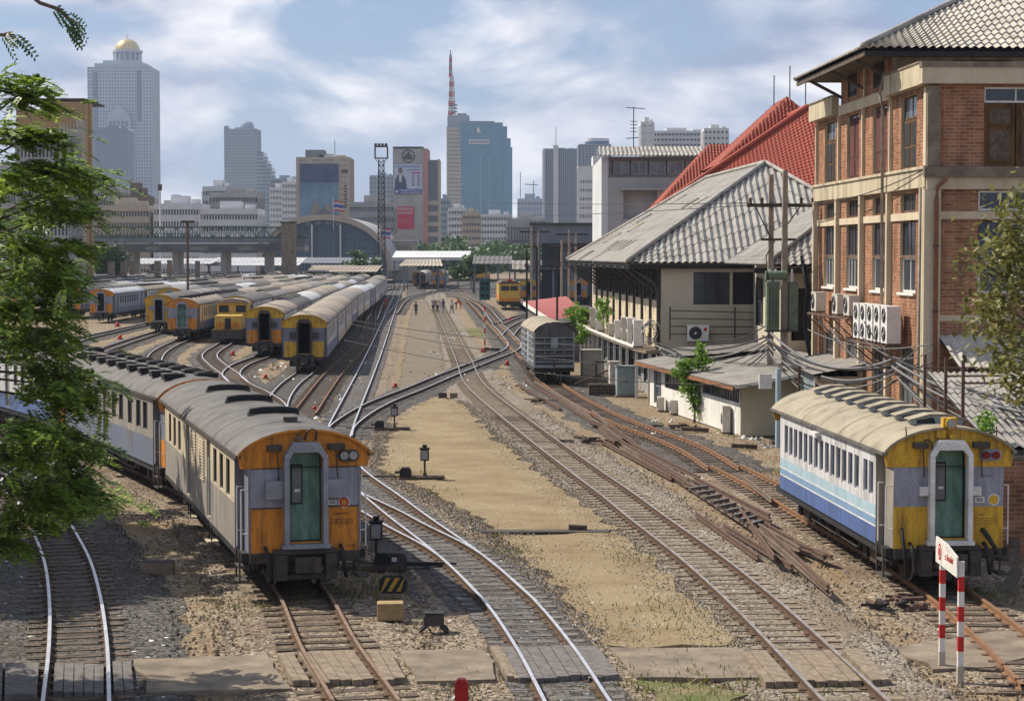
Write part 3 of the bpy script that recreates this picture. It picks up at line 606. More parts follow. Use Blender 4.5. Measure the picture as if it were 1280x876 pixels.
def carriage(name, label, st, L, group=None, detail=True, cat='railway carriage', rear=True):
    t = thing(name, label, cat, group=group); hw = 1.40; ve = .85
    # body
    body = MB(); wins = st['wins'](L); doors = st.get('doors', lambda L: [])(L); ops = wins+doors
    for s in (-1, 1):
        # U x V must point outwards: left side (-x): U=-y, V=z -> N=-x
        if s < 0: O, U = (-hw, L, 0), (0, -1, 0)
        else: O, U = (hw, 0, 0), (0, 1, 0)
        oo = [((L-b) if s < 0 else a, (L-a) if s < 0 else b, c, d) for a, b, c, d in ops]
        body.wall(O, U, (0, 0, 1), L-ve, 3, st['side'], oo, depth=.10, u0=ve, reveal=st.get('reveal'))
        for yy in (0, L):
            y0, y1 = (0, ve) if yy == 0 else (L-ve, L)
            for za, zb_, vm in (st.get('vband') or [(FLOOR, EAVE, st.get('vest', 'blue_grey'))]): body.box(s*1.22-.02*s-.01, s*1.22-.02*s+.01, y0+.012, y1-.012, za, zb_, vm)
            body.box(min(s*1.2, s*hw), max(s*1.2, s*hw), (ve-.001 if yy == 0 else L-ve-.02), (ve+.02 if yy == 0 else L-ve+.001), FLOOR, EAVE, st.get('vest', 'blue_grey'))
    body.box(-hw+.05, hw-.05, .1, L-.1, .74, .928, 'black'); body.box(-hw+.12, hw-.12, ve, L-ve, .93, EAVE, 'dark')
    bd = body.build('body', t)
    # roof
    rf = MB(); pr = roof_prof(); vs = []; ys = [-.10]+[i*L/9 for i in range(1, 9)]+[L+.1]
    for y in ys: vs += [(x, y, z) for x, z in pr]
    n = len(pr); rf.add(vs, [(k*n+i, k*n+i+1, (k+1)*n+i+1, (k+1)*n+i) for k in range(len(ys)-1) for i in range(n-1)], st['roof'], True)
    for y in (-.10, L+.1):       # thickness lip
        a = [(x, y, z) for x, z in pr]; b = [(x*.985, y, z-.05) for x, z in pr]
        rf.add(a+b, [(i, i+1, n+i+1, n+i) for i in range(n-1)], st.get('rim', st['roof']))
    for s in (-1, 1): rf.box(min(s*1.38, s*1.5), max(s*1.38, s*1.5), -.09, L+.09, EAVE-.05, EAVE+.02, st.get('gutter', 'grime'))
    if detail:
        for k in range(1, int(L/2.1)):
            y = k*2.1; q = [(x*1.003, z+.012) for x, z in pr]
            rf.add([(x, y, z) for x, z in q]+[(x, y+.05, z) for x, z in q], [(i, i+1, n+i+1, n+i) for i in range(n-1)], st['roof'])
    r_ = rf.build('roof', t)
    for y, kind, px_ in [(y, k, x) for y, k in st['vents'](L) for x in ((-.62, .42) if k == 'pair' else (0,))]:
        v = MB()
        if kind == 'long':       # wide low black ventilator across the roof
            v.prism([(-.62, 0), (.62, 0), (.55, .16), (.25, .2), (-.25, .2), (-.55, .16)], (0, y, PEAK-.05), (1, 0, 0), (0, 0, 1), (0, .22, 0), 'black')
            v.box(-.4, .4, y-.02, y, PEAK+.02, PEAK+.08, 'dark'); v.box(-.6, .6, y-.06, y+.28, PEAK-.03, PEAK-.01, 'roof_dark')
        elif kind == 'hood':     # sheet hood, open towards one side
            v.prism([(-.55, 0), (.55, 0), (.6, .10), (.2, .20), (-.2, .20), (-.6, .10)], (0, y, PEAK-.03), (1, 0, 0), (0, 0, 1), (0, .42, 0), 'wagon_edge')
            v.prism([(-.48, .03), (-.05, .03), (-.1, .16), (-.48, .10)], (0, y-.006, PEAK-.03), (1, 0, 0), (0, 0, 1), (0, .004, 0), 'black')
            v.prism([(-.65, .10), (-.2, .215), (.2, .215), (.65, .10), (.65, .12), (.2, .24), (-.2, .24), (-.65, .12)], (0, y-.05, PEAK-.03), (1, 0, 0), (0, 0, 1), (0, .52, 0), 'roof_tan')
        elif kind == 'pair':
            for x in (px_,):
                T = Matrix.Translation((x, y, PEAK-.10 if x < 0 else PEAK-.07))
                v.prism([(-.32, 0), (.32, 0), (.34, .14), (.1, .22), (-.34, .18)], T @ Vector((0, 0, 0)), (1, 0, 0), (0, 0, 1), (0, .4, 0), 'black')
                v.box(x-.34, x+.34, y-.04, y+.44, PEAK+.07, PEAK+.10, 'roof_dark')
        else:
            v.cyl((0, y, PEAK-.03), (0, y, PEAK+.12), .16, 'roof_dark', n=10); v.cyl((0, y, PEAK+.12), (0, y, PEAK+.17), .24, 'roof_dark', r2=.1, n=10)
        v.build('roof_vent', t)
    end_face(t, st, detail=detail)
    if rear: end_face(t, st, L=L, rear=True, detail=False)
    else:
        e = MB(); e.box(-1.2, 1.2, L-.03, L, FLOOR, 3.0, st['end'][1]); e.build('end_panel', t)
    if detail:
        for s in (-1, 1):
            for a, b, c, d in wins:
                O, U = ((-hw, L, 0), (0, -1, 0)) if s < 0 else ((hw, 0, 0), (0, 1, 0))
                u0, u1 = (L-b, L-a) if s < 0 else (a, b)
                window(t, O, U, (0, 0, 1), u0, u1, c, d, st.get('wframe', 'grime'), 'glass', nv=st.get('nv', 0), nh=0, fw=.035, back=-.085)
            for a, b, c, d in doors:
                O, U = ((-hw, L, 0), (0, -1, 0)) if s < 0 else ((hw, 0, 0), (0, 1, 0)); u0, u1 = (L-b, L-a) if s < 0 else (a, b)
                dm = MB(); rect(dm, O, U, (0, 0, 1), u0+.01, u1-.01, c+.01, d-.01, -.098, -.06, st.get('sdoor', 'dark')); rect(dm, O, U, (0, 0, 1), u0+.2, u1-.15, 1.9, d-.15, -.06, -.055, 'glass'); dr = dm.build('side_doorway', t)  # near-black panel colours in the shade inside the open doorway
                hr = MB(); rect(hr, O, U, (0, 0, 1), u1+.05, u1+.08, 1.1, 2.5, .03, .06, 'white_paint'); hr.build('handrail', t)
                sp = MB(); sp.box(s*1.35-.12, s*1.35+.15, a+.05, b-.05, .42, .46, 'cream'); sp.box(s*1.35-.03, s*1.35+.0, a+.1, a+.13, .46, .8, 'black'); sp.box(s*1.35-.03, s*1.35, b-.13, b-.1, .46, .8, 'black'); sp.build('step', t)
            for a, b, c, d in st.get('louv', lambda L: [])(L):
                lm = MB(); O, U = ((-hw, L, 0), (0, -1, 0)) if s < 0 else ((hw, 0, 0), (0, 1, 0)); u0, u1 = (L-b, L-a) if s < 0 else (a, b)
                rect(lm, O, U, (0, 0, 1), u0, u1, c, d, .002, .01, 'car_tan')
                for k in range(14): z = c+.04+(d-c-.08)*k/14; rect(lm, O, U, (0, 0, 1), u0+.05, u1-.05, z, z+.03, .01, .035, 'car_cream')
                lm.build('louvre', t)
            for yy in (.12, .78): # vestibule rails
                hr = MB(); hr.cyl((s*1.36, yy, 1.0), (s*1.36, yy, 2.3), .018, 'white_paint', n=6); hr.cyl((s*1.36, yy, 2.3), (s*1.2, yy, 2.3), .015, 'white_paint', n=5); hr.cyl((s*1.36, yy, 1.35), (s*1.2, yy, 1.35), .015, 'white_paint', n=5); hr.build('handrail', t)
            st_ = MB()
            for z in (.3, .62): st_.box(s*1.3-.12, s*1.3+.12, .15, .75, z, z+.035, 'grime')
            st_.box(s*1.3-.11, s*1.3-.07, .15, .19, .3, .94, 'grime'); st_.box(s*1.3-.11, s*1.3-.07, .71, .75, .3, .94, 'grime'); st_.build('step', t)
        ug = MB(); rr = random.Random(int(L*10))
        for k in range(6):
            y = L*.3+L*.4*k/6; ug.box(-1.15+rr.random()*.3, 1.1-rr.random()*.4, y, y+L*.045, .35+.1*rr.random(), .74, 'black')
        ug.beam((-1.1, L*.3, .45), (-1.1, L*.7, .45), .05, .05, 'grime'); ug.beam((-1.1, L*.3, .45), (-1.1, L*.24, .8), .05, .05, 'grime'); ug.beam((-1.1, L*.7, .45), (-1.1, L*.76, .8), .05, .05, 'grime'); ug.build('underframe_gear', t)
    bogie(t, 2.5); bogie(t, L-2.5)
    return t
def put(t, front, rear, z=0):
    f, r = Vector(front), Vector(rear); d = r-f; t.location = (f.x, f.y, z); t.rotation_euler = (0, 0, math.atan2(d.y, d.x)-math.pi/2); return t
# ------------------------------------------------------------------ the nearest carriages (left)
ST1 = dict(end=('orange', 'lilac', 'orange'), door='door_green', side=[(FLOOR, 1.93, 'car_tan'), (1.93, EAVE, 'car_cream')], roof='roof_dark', rim='orange', vest='blue_grey',
    wins=lambda L: [(y, y+.66, 1.98, 2.80) for y in (1.65, 2.85, 4.05, 12.1, 13.4, 14.7)], doors=lambda L: [(5.35, 6.05, 1.02, 2.88), (10.0, 10.7, 1.02, 2.88)],
    louv=lambda L: [(6.5, 7.5, 1.75, 2.86), (8.3, 9.4, 1.75, 2.86)], vents=lambda L: [(1.9, 'cap'), (4.4, 'long'), (8.6, 'long'), (12.8, 'long')])
c1 = carriage('passenger_carriage', 'nearest carriage, orange and grey end with closed green door, cream and tan side', ST1, 17.3); put(c1, (-4.48, 43.0), (-9.05, 59.7))
# lamps, bell hook, signs on the nearest end
for cc in (c1,):
    sm = MB()
    for x in (-1.2, 1.17): sm.box(x, x+.03, -.018, -.003, FLOOR, 2.76, 'blue_grey')
    for z in (1.885, 2.745): sm.box(-1.17, -.5, -.012, -.003, z, z+.03, 'grime'); sm.box(.5, 1.17, -.012, -.003, z, z+.03, 'grime')
    sm.build('trim', cc)
lp = MB(); lp.cyl((.86, -.01, 3.0), (.86, -.07, 3.0), .13, 'grime', n=14); lp.cyl((1.06, -.01, 3.0), (1.06, -.07, 3.0), .13, 'grime', n=14); lp.box(.84, 1.08, -.06, -.013, 2.88, 3.12, 'grime')
for x in (.86, 1.06): lp.cyl((x, -.07, 3.0), (x, -.085, 3.0), .09, 'lamp_glass', n=14)
lp.build('tail_lamps', c1)
hk = MB(); hk.tube([(.0, -.06, 3.38), (.02, -.2, 3.55), (.13, -.25, 3.62), (.24, -.2, 3.55), (.24, -.08, 3.36)], .022, 'grime', 6); hk.cyl((-.12, -.01, 3.40), (-.12, -.12, 3.40), .07, 'rust_dull', n=10); hk.build('hook', c1)
sg = MB(); sg.cyl((.86, -.004, 1.985), (.86, -.012, 1.985), .125, 'white', n=20); sg.cyl((.86, -.012, 1.985), (.86, -.018, 1.985), .105, 'red', n=20); sg.cyl((.86, -.018, 1.985), (.86, -.024, 1.985), .062, 'yellow', n=20)
sg.build('round_emblem', c1)
s2 = MB(); rect(s2, (0, 0, 0), (1, 0, 0), (0, 0, 1), .52, .70, 1.94, 2.03, .004, .012, 'white'); rect(s2, (0, 0, 0), (1, 0, 0), (0, 0, 1), .55, .67, 1.96, 2.01, .012, .016, 'blue_grey'); s2.build('emblem', c1)
def text(par, s, loc, size, m, rz=0, name='lettering', rx=math.pi/2):
    cu = bpy.data.curves.new(name, 'FONT'); cu.body = s; cu.size = size; cu.align_x = 'CENTER'; cu.align_y = 'CENTER'; cu.extrude = .002
    o = bpy.data.objects.new('t', cu); COL.objects.link(o); dg = bpy.context.evaluated_depsgraph_get(); me = bpy.data.meshes.new_from_object(o.evaluated_get(dg)); bpy.data.objects.remove(o)
    me.materials.clear(); me.materials.append(M[m]); q = bpy.data.objects.new(name, me); COL.objects.link(q); q.parent = par; q.location = loc; q.rotation_euler = (rx, 0, rz); return q
text(c1, 'บชส.1105', (.79, -.006, 1.74), .085, 'black')
tb = MB()
for k in range(3): rect(tb, (0, 0, 0), (1, 0, 0), (0, 0, 1), .56, 1.05, 1.52+k*.045, 1.528+k*.045, .003, .006, 'grime')
for k in range(5): rect(tb, (0, 0, 0), (1, 0, 0), (0, 0, 1), .56+k*.12, .568+k*.12, 1.5, 1.63, .003, .006, 'grime')
tb.build('data_table', c1); text(c1, 'N.46', (1.02, -.006, 1.03), .08, 'black')
ST2 = dict(ST1, vband=[(FLOOR, 1.75, 'orange'), (1.75, 2.6, 'blue_grey'), (2.6, EAVE, 'orange')], side=[(FLOOR, 1.75, 'car_greyblue'), (1.75, EAVE, 'car_tan')], end=('orange', 'blue_grey', 'orange'), door=None, doors=lambda L: [(8.0, 8.7, 1.02, 2.88)], louv=lambda L: [],
    wins=lambda L: [(y, y+.7, 1.95, 2.8) for y in (1.6, 2.6, 3.9, 5.3, 6.5, 9.6, 10.9, 12.2, 13.5, 14.8)], vents=lambda L: [(1.3+i*1.75, 'pair') for i in range(9)], rim='orange')
P2 = [(-9.3, 60.4), (-16.0, 76.6), (-24.2, 92.4), (-34.5, 107.5)]
for i, lb in enumerate(['second carriage of the near train, grey side and orange-edged end behind the cream one', 'third carriage of the near train, mostly behind the leaves of the left tree', 'fourth carriage of the near train, hidden in the leaves at the far left']):
    a, b = Vector(P2[i]), Vector(P2[i+1]); d = (b-a); L_ = d.length-.7; st = ST2 if i == 0 else dict(ST2, side=[(FLOOR, 1.6, 'car_blue'), (1.6, EAVE, 'car_white')])
    put(carriage('passenger_carriage', lb, st, L_), a, b)
# ------------------------------------------------------------------ blue and white carriage (right)
SB = dict(end=('yellow', 'lilac', 'yellow'), door='door_green', frame='white_paint', roof='roof_tan', rim='roof_tan', gutter='roof_dark', vest='car_tan', bands=(1.85, 2.72), ear=.5, buffer='grime', wframe='lilac', nv=0,
    side=[(FLOOR, 1.30, 'car_blue'), (1.30, 1.34, 'white_paint'), (1.34, 1.50, 'stripe_mid'), (1.50, 1.54, 'white_paint'), (1.54, 1.78, 'stripe_pale'), (1.78, EAVE, 'car_white')],
    wins=lambda L: [(y, y+.40, 1.98, 2.72) for y in (1.1, 1.62)]+[(2.45+i*.62, 2.45+i*.62+.44, 1.95, 2.72) for i in range(14)], vents=lambda L: [(.9+i*1.22, 'hood') for i in range(9)])
cb = carriage('blue_white_carriage', 'blue and white striped carriage with yellow end and open green door by the brick building', SB, 12.4, cat='railway carriage'); put(cb, (9.54, 43.5), (8.73, 55.9))
lp = MB()
for x in (.80, 1.02): lp.cyl((x, -.01, 2.98), (x, -.06, 2.98), .13, 'lilac', n=14); lp.cyl((x, -.06, 2.98), (x, -.10, 2.98), .085, 'red_lens', n=14)
lp.box(.78, 1.04, -.05, -.013, 2.86, 3.10, 'lilac'); lp.build('tail_lamps', cb)
hl = MB(); hl.box(-.16, .14, -.10, .10, 3.55, 3.80, 'yellow'); hl.cyl((0, -.10, 3.68), (0, -.17, 3.68), .125, 'yellow', n=14); hl.cyl((0, -.17, 3.68), (0, -.185, 3.68), .09, 'lamp_glass', n=14); hl.build('headlight', cb)
hn_ = MB(); hn_.cyl((.02, -.01, 3.40), (.02, -.16, 3.40), .06, 'yellow', n=10); hn_.box(-.3, -.1, -.08, -.01, 3.36, 3.55, 'yellow'); hn_.tube([(-.55, -.02, 3.3), (-.5, -.14, 3.33), (-.42, -.14, 3.25), (-.4, -.1, 3.1)], .02, 'grime', 5); hn_.build('horn', cb)
an = MB()
for x in (-.95, 1.05): an.tube([(x, .1, 3.3), (x-.03, -.12, 3.45), (x-.08, -.25, 3.62)], .015, 'rust', 5)
an.build('roof_hook', cb)
sg = MB(); sg.cyl((1.0, -.004, 2.0), (1.0, -.012, 2.0), .13, 'white', n=20); sg.cyl((1.0, -.012, 2.0), (1.0, -.02, 2.0), .10, 'yellow', n=20); sg.build('round_emblem', cb)
s2 = MB(); rect(s2, (0, 0, 0), (1, 0, 0), (0, 0, 1), .58, .8, 1.93, 2.06, .004, .01, 'white'); rect(s2, (0, 0, 0), (1, 0, 0), (0, 0, 1), .62, .76, 1.96, 2.03, .01, .014, 'lilac'); s2.build('emblem', cb)
text(cb, 'บชส.76', (.82, -.006, 2.52), .085, 'blue_grey'); text(cb, 'ขน.2', (.74, -.006, 1.68), .07, 'rust')
tb = MB()
for k in range(4): rect(tb, (0, 0, 0), (1, 0, 0), (0, 0, 1), .60, .85, 2.2+k*.05, 2.206+k*.05, .003, .006, 'blue_grey'); rect(tb, (0, 0, 0), (1, 0, 0), (0, 0, 1), .62, 1.08, 1.45+k*.045, 1.457+k*.045, .003, .006, 'grime')
tb.build('data_table', cb)
sp = MB(); rr = random.Random(5)  # rust runs along the cant rail, awning flap on the side
sp.box(-1.56, -1.39, 6.4, 7.0, 2.82, 2.9, 'white_paint'); sp.build('side_flap', cb)
hs = MB(); hs.tube([(-1.05, -.05, 1.4), (-1.0, -.12, .9), (-.95, -.15, .3)], .035, 'black', 6); hs.tube([(.75, -.02, 1.35), (.82, -.25, 1.2), (.95, -.3, .98), (1.0, -.28, .85)], .055, 'black', 6); hs.build('brake_hose', cb)
# ------------------------------------------------------------------ grey goods wagon
gw = thing('goods_wagon', 'dark grey boxed goods wagon with curved roof beside the shed canopy', 'goods wagon')
L_ = 11.0; b = MB(); W = 1.16
b.wall((-W, 0, 0), (1, 0, 0), (0, 0, 1), 2*W, 3, [(.85, 2.9, 'wagon')], []); b.wall((-W, L_, 0), (0, -1, 0), (0, 0, 1), L_, 3, [(.85, 2.9, 'wagon')], [(4, 5.6, 1.0, 2.8), (L_-1.2, L_-.5, 2.0, 2.7)], depth=.06); b.wall((W, 0, 0), (0, 1, 0), (0, 0, 1), L_, 3, [(.85, 2.9, 'wagon')], []); b.box(-W, W, L_, L_+.02, .85, 2.9, 'wagon')
for z in (1.15, 1.5, 1.85, 2.2, 2.55): b.box(-W+.08, W-.08, -.05, -.003, z, z+.06, 'wagon_edge'); b.box(-W+.08, W-.08, -.02, -.004, z-.09, z-.005, 'black')
for z in (1.15, 1.5, 1.85, 2.2, 2.55): b.box(-W-.03, -W-.003, .1, L_-.1, z, z+.05, 'wagon_edge')
for z in (1.3, 1.7, 2.05, 2.4):
    for x in (-.55, 0, .55): b.cyl((x, -.003, z+.05), (x, -.035, z+.05), .045, 'wagon_edge', n=8)
for x in (-W, W-.07): b.box(x, x+.07, -.04, -.002, .85, 2.9, 'wagon_edge')
b.box(-W+.07, W-.07, -.045, -.004, .86, 1.02, 'wagon_edge'); b.box(-.06, .06, -.06, -.046, .9, 1.25, 'rust'); b.box(-.2, .2, -.04, -.02, 2.0, 2.6, 'wagon_edge')
b.build('body', gw); r_ = MB(); pr = roof_prof(1.2, 2.9, 3.5)
for y0, y1 in ((-.12, L_+.1),):
    n = len(pr); r_.add([(x, y, z) for y in (y0, y1) for x, z in pr], [(i, i+1, n+i+1, n+i) for i in range(n-1)], 'roof_tan', True)
r_.prism([(x*.97, z-.03) for x, z in pr], (0, 0, 0), (1, 0, 0), (0, 0, 1), (0, .04, 0), 'wagon'); r_.build('roof', gw)
d = MB(); d.box(-W-.03, -W+.02, 4.0, 5.6, 1.0, 2.8, 'wagon_edge'); d.build('sliding_door', gw)
u = MB(); u.box(-W, W, .1, L_-.1, .62, .84, 'black'); u.build('underframe', gw); bogie(gw, 2.0); bogie(gw, L_-2.0)
put(gw, (2.42, 114.5), (1.75, 125.4))
# ------------------------------------------------------------------ yellow diesel shunting locomotive among the rakes + station diesels
def loco(label, name='diesel_locomotive', group=None):
    t = thing(name, label, 'locomotive', group=group); b = MB()
    b.box(-1.1, 1.1, 0, 5.0, 1.1, 2.25, 'loco_yellow'); b.box(-.95, .95, -.03, -.003, 1.2, 1.7, 'orange'); b.box(-.25, .25, -.04, -.005, 1.15, 2.05, 'black'); b.build('hood', t)
    c = MB(); c.wall((-1.3, 5, 0), (1, 0, 0), (0, 0, 1), 2.6, 3.6, [(1.1, 3.25, 'loco_yellow')], [(.15, 1.0, 2.4, 3.0), (1.6, 2.45, 2.4, 3.0)], depth=.1); c.box(-1.3, 1.3, 5.12, 8, 1.1, 3.24, 'loco_yellow'); c.prism([(-1.4, 3.2), (1.4, 3.2), (1.1, 3.45), (0, 3.6), (-1.1, 3.45)], (0, 4.7, 0), (1, 0, 0), (0, 0, 1), (0, 3.6, 0), 'roof_far'); cbx = c.build('cab', t)
    for a, b_ in ((.15, 1.0), (1.6, 2.45)): window(t, (-1.3, 5, 0), (1, 0, 0), (0, 0, 1), a, b_, 2.4, 3.0, 'black', 'glass', 0, 0)
    h = MB(); h.box(-1.1, 1.1, 8, 12.5, 1.1, 2.3, 'loco_yellow'); h.build('hood', t); f = MB(); f.box(-1.35, 1.35, -.3, 12.8, .75, 1.1, 'black'); f.build('underframe', t); bb = MB(); bb.box(-1.3, 1.3, -.35, -.25, .35, 1.1, 'grime'); bb.build('buffer_beam', t); bogie(t, 2.4); bogie(t, 10.2); return t
put(loco('yellow diesel shunter wedged between two carriages in the left yard'), (-23.6, 166), (-24.4, 179))
def bigloco(label, front, rear, wide=2.9):
    t = thing('diesel_locomotive', label, 'locomotive', group='diesel locomotives by the station'); b = MB(); w_ = wide/2; L_ = 14
    b.wall((-w_, 0, 0), (1, 0, 0), (0, 0, 1), wide, 4, [(1.0, 1.5, 'orange'), (1.5, 3.4, 'loco_yellow')], [(.3, wide/2-.06, 2.45, 3.1), (wide/2+.06, wide-.3, 2.45, 3.1)], depth=.1)
    for s in (-1, 1):
        O, U = ((-w_, L_, 0), (0, -1, 0)) if s < 0 else ((w_, 0, 0), (0, 1, 0)); b.wall(O, U, (0, 0, 1), L_, 4, [(1.0, 1.9, 'orange'), (1.9, 3.4, 'loco_yellow')], [(L_-1.8, L_-.9, 2.3, 3.0) if s < 0 else (.9, 1.8, 2.3, 3.0)], depth=.1, reveal='dark')
    b.box(-w_+.12, w_-.12, .15, L_, .8, 3.38, 'dark'); b.build('body', t)
    for a, c in ((.3, wide/2-.06), (wide/2+.06, wide-.3)): window(t, (-w_, 0, 0), (1, 0, 0), (0, 0, 1), a, c, 2.45, 3.1, 'black', 'glass', 0, 0)
    r_ = MB(); r_.prism([(-w_-.05, 3.38), (w_+.05, 3.38), (w_*.7, 3.75), (-w_*.7, 3.75)], (0, -.08, 0), (1, 0, 0), (0, 0, 1), (0, L_+.1, 0), 'rust'); r_.build('roof', t)
    h = MB(); h.box(-.3, .3, -.05, .4, 3.74, 3.98, 'red'); h.build('headlight_box', t)
    u = MB(); u.box(-w_, w_, -.1, L_, .5, 1.0, 'black'); u.build('underframe', t); bogie(t, 2.6); bogie(t, L_-2.6); put(t, front, rear)
bigloco('orange and yellow diesel with wide windscreen facing the camera right of the signal', (638*0+(.2), 0), (0, 1)) if False else None
def atpx(x, y, Ln=14, dx=-.03):
    p = G(x, y); return (p.x, p.y), (p.x+dx*Ln, p.y+Ln)
bigloco('orange and yellow diesel with wide windscreen facing the camera right of the signal', *atpx(637, 386))
bigloco('rust orange diesel standing farther back, left of the signal head', *atpx(599, 352, dx=.1), wide=2.8)
bigloco('yellow diesel at the station throat beside the long rake', *atpx(489, 347))
bigloco('orange railcar nose under the station roof', *atpx(539, 346))
# ------------------------------------------------------------------ parked rakes of carriages
def stY(**k):
    d = dict(ST1, doors=lambda L: [(2.0, 2.7, 1.02, 2.85), (L-2.7, L-2.0, 1.02, 2.85)], louv=lambda L: [], wins=lambda L: [(3.6+i*1.5, 4.5+i*1.5, 1.95, 2.75) for i in range(int((L-7)/1.5))], vents=lambda L: []); d.update(k); return d
LY = 19.6
STY = {
 'a': stY(end=('yellow', 'blue_grey', 'yellow'), frame='grime', side=[(FLOOR, 1.6, 'car_blue'), (1.6, EAVE, 'car_white')], roof='roof_grey', rim='yellow', door=None),
 'b': stY(frame='grime', end=('orange', 'blue_grey', 'yellow'), side=[(FLOOR, 1.5, 'car_cream'), (1.5, EAVE, 'car_white')], roof='roof_far', rim='yellow', door=None),
 'c': stY(end=('orange', 'lilac', 'orange'), side=[(FLOOR, 1.6, 'car_blue'), (1.6, EAVE, 'car_cream')], roof='roof_grey', rim='orange', door='door_green', vents=lambda L: [(2+i*2.6, 'long') for i in range(7)]),
 'd': stY(end=('yellow', 'yellow', 'yellow'), side=[(FLOOR, 1.6, 'car_blue'), (1.6, EAVE, 'car_white')], roof='roof_far', rim='yellow', door=None),
 'e': stY(end=('orange', 'face_grey', 'orange'), side=[(FLOOR, 1.5, 'car_greyblue'), (1.5, EAVE, 'face_grey')], roof='roof_far', rim='orange', door=None, vents=lambda L: [(2+i*2.6, 'hood') for i in range(7)]),
 'f': stY(end=('orange', 'face_grey', 'orange'), side=[(FLOOR, 1.5, 'car_blue'), (1.5, EAVE, 'car_white')], roof='roof_silver', rim='roof_silver', door=None, vents=lambda L: [(1.5+i*1.9, 'pair') for i in range(9)]),
}
PROTO = {}
RND = random.Random(2)
ORD = ['first', 'second', 'third', 'fourth', 'fifth', 'sixth', 'seventh', 'eighth', 'ninth', 'tenth', 'eleventh', 'twelfth', 'thirteenth']
def rake(row, line, n, seq, group, labels0=None, start=0):
    """line: function s-> point (distance along the rake)"""
    for i in range(n):
        k = seq[i % len(seq)]; key = (k,)
        if key not in PROTO:
            t = carriage('passenger_carriage', 'x', STY[k], LY, detail=False, rear=False); PROTO[key] = t; used = False
        else: t = copy_tree(PROTO[key])
        a, b = line(i*(LY+.7)), line(i*(LY+.7)+LY); put(t, a, b)
        for ch in t.children:
            if ch.name.startswith('roof') and 'vent' not in ch.name and ch.data.materials:
                ch.material_slots[0].link = 'OBJECT'; ch.material_slots[0].material = M[RND.choice(['roof_far', 'roof_far', 'roof_grey', 'roof_tan', 'roof_dark', 'roof_silver'])]
        t['label'] = labels0 if (i == 0 and labels0) else '%s carriage of the rake %s' % (ORD[i+start], row); t['group'] = group
def along(pts):
    c = spline(pts, 1.0)
    def f(s):
        i = min(int(s), len(c)-2); return tuple(c[i].lerp(c[i+1], min(1.0, s-i)))
    return f
gp = 'carriages parked in long rakes in the left yard'
rake('nearest the main line', along([(-13.0, 125), (-14.3, 150), (-17, 200), (-20.5, 290), (-26, 400)]), 12, ['a', 'b', 'b', 'd', 'b', 'b', 'e', 'b'], gp, 'front carriage nearest the main line, yellow end with open door and white side')
rake('second from the main line', along([(-17.9, 144.5), (-19.0, 165), (-21.6, 220), (-24.8, 300), (-29.3, 400), (-30, 420)]), 12, ['b', 'e', 'd', 'b', 'b', 'e'], gp, 'front carriage second from the main line, yellow arched end with dark open doorway')
rake('behind the yellow shunter', along([(-24.9, 181), (-26.2, 230), (-28.8, 310), (-32.8, 400), (-34, 430)]), 10, ['b', 'e', 'b', 'd'], gp)
rake('behind the closed green door', along([(-28.2, 171), (-29.0, 200), (-30.4, 240), (-32.8, 310), (-36.4, 400), (-37.5, 430)]), 11, ['c', 'f', 'd', 'e', 'b', 'e'], gp, 'front carriage with orange end and closed green door in the left yard')
rake('behind the all-yellow carriage end', along([(-33.2, 188), (-34.2, 230), (-36.6, 310), (-40, 400), (-41, 430)]), 10, ['d', 'b', 'e', 'b'], gp, 'front carriage with an all-yellow end just left of the one with the green door')
rake('right of the grey-faced carriages', along([(-39, 228), (-40.5, 300), (-43.5, 400), (-44.5, 430)]), 8, ['d', 'f', 'b'], gp)
rake('behind the grey face with orange panels', along([(-45, 219), (-45.4, 260), (-46.3, 330), (-47.2, 400)]), 9, ['e', 'f', 'b', 'f'], gp, 'grey-faced front carriage with two orange panels at the far left')
rake('at the left edge of the yard', along([(-51.5, 233), (-51, 290), (-51, 400)]), 8, ['e', 'b', 'f'], gp, 'grey carriage half hidden by the left tree, behind the one with two orange panels')
rake('under the viaduct, silver roofed', along([(-57, 262), (-56, 330), (-55, 420)]), 7, ['f'], gp)
rake('under the viaduct at the far left', along([(-66, 262), (-63, 340), (-60, 430)]), 7, ['f', 'b', 'f'], gp)
rake('beyond all the others at the far left', along([(-76, 280), (-71, 350), (-66, 430)]), 6, ['b', 'f'], gp)
rake('second beyond all the others at the far left', along([(-86, 290), (-79, 360), (-72, 430)]), 6, ['f', 'e'], gp)
rake('behind the wide-windowed diesel on the right', along([(2.6, 300), (5, 340), (9, 420)]), 5, ['b', 'e'], 'carriages parked in long rakes on the right side')
rake('right of the far orange diesel', along([(10, 300), (14, 340), (20, 420)]), 5, ['e', 'f'], 'carriages parked in long rakes on the right side')
rake('under the overpass on the right', along([(17, 270), (24, 340), (32, 420)]), 6, ['f', 'e'], 'carriages parked in long rakes on the right side')
rake('deep in the station left of the centre', along([(-16, 430), (-17, 500)]), 3, ['e'], 'carriages standing in the station')
rake('deep in the station right of the centre', along([(-20.5, 440), (-21.5, 510)]), 3, ['b'], 'carriages standing in the station')
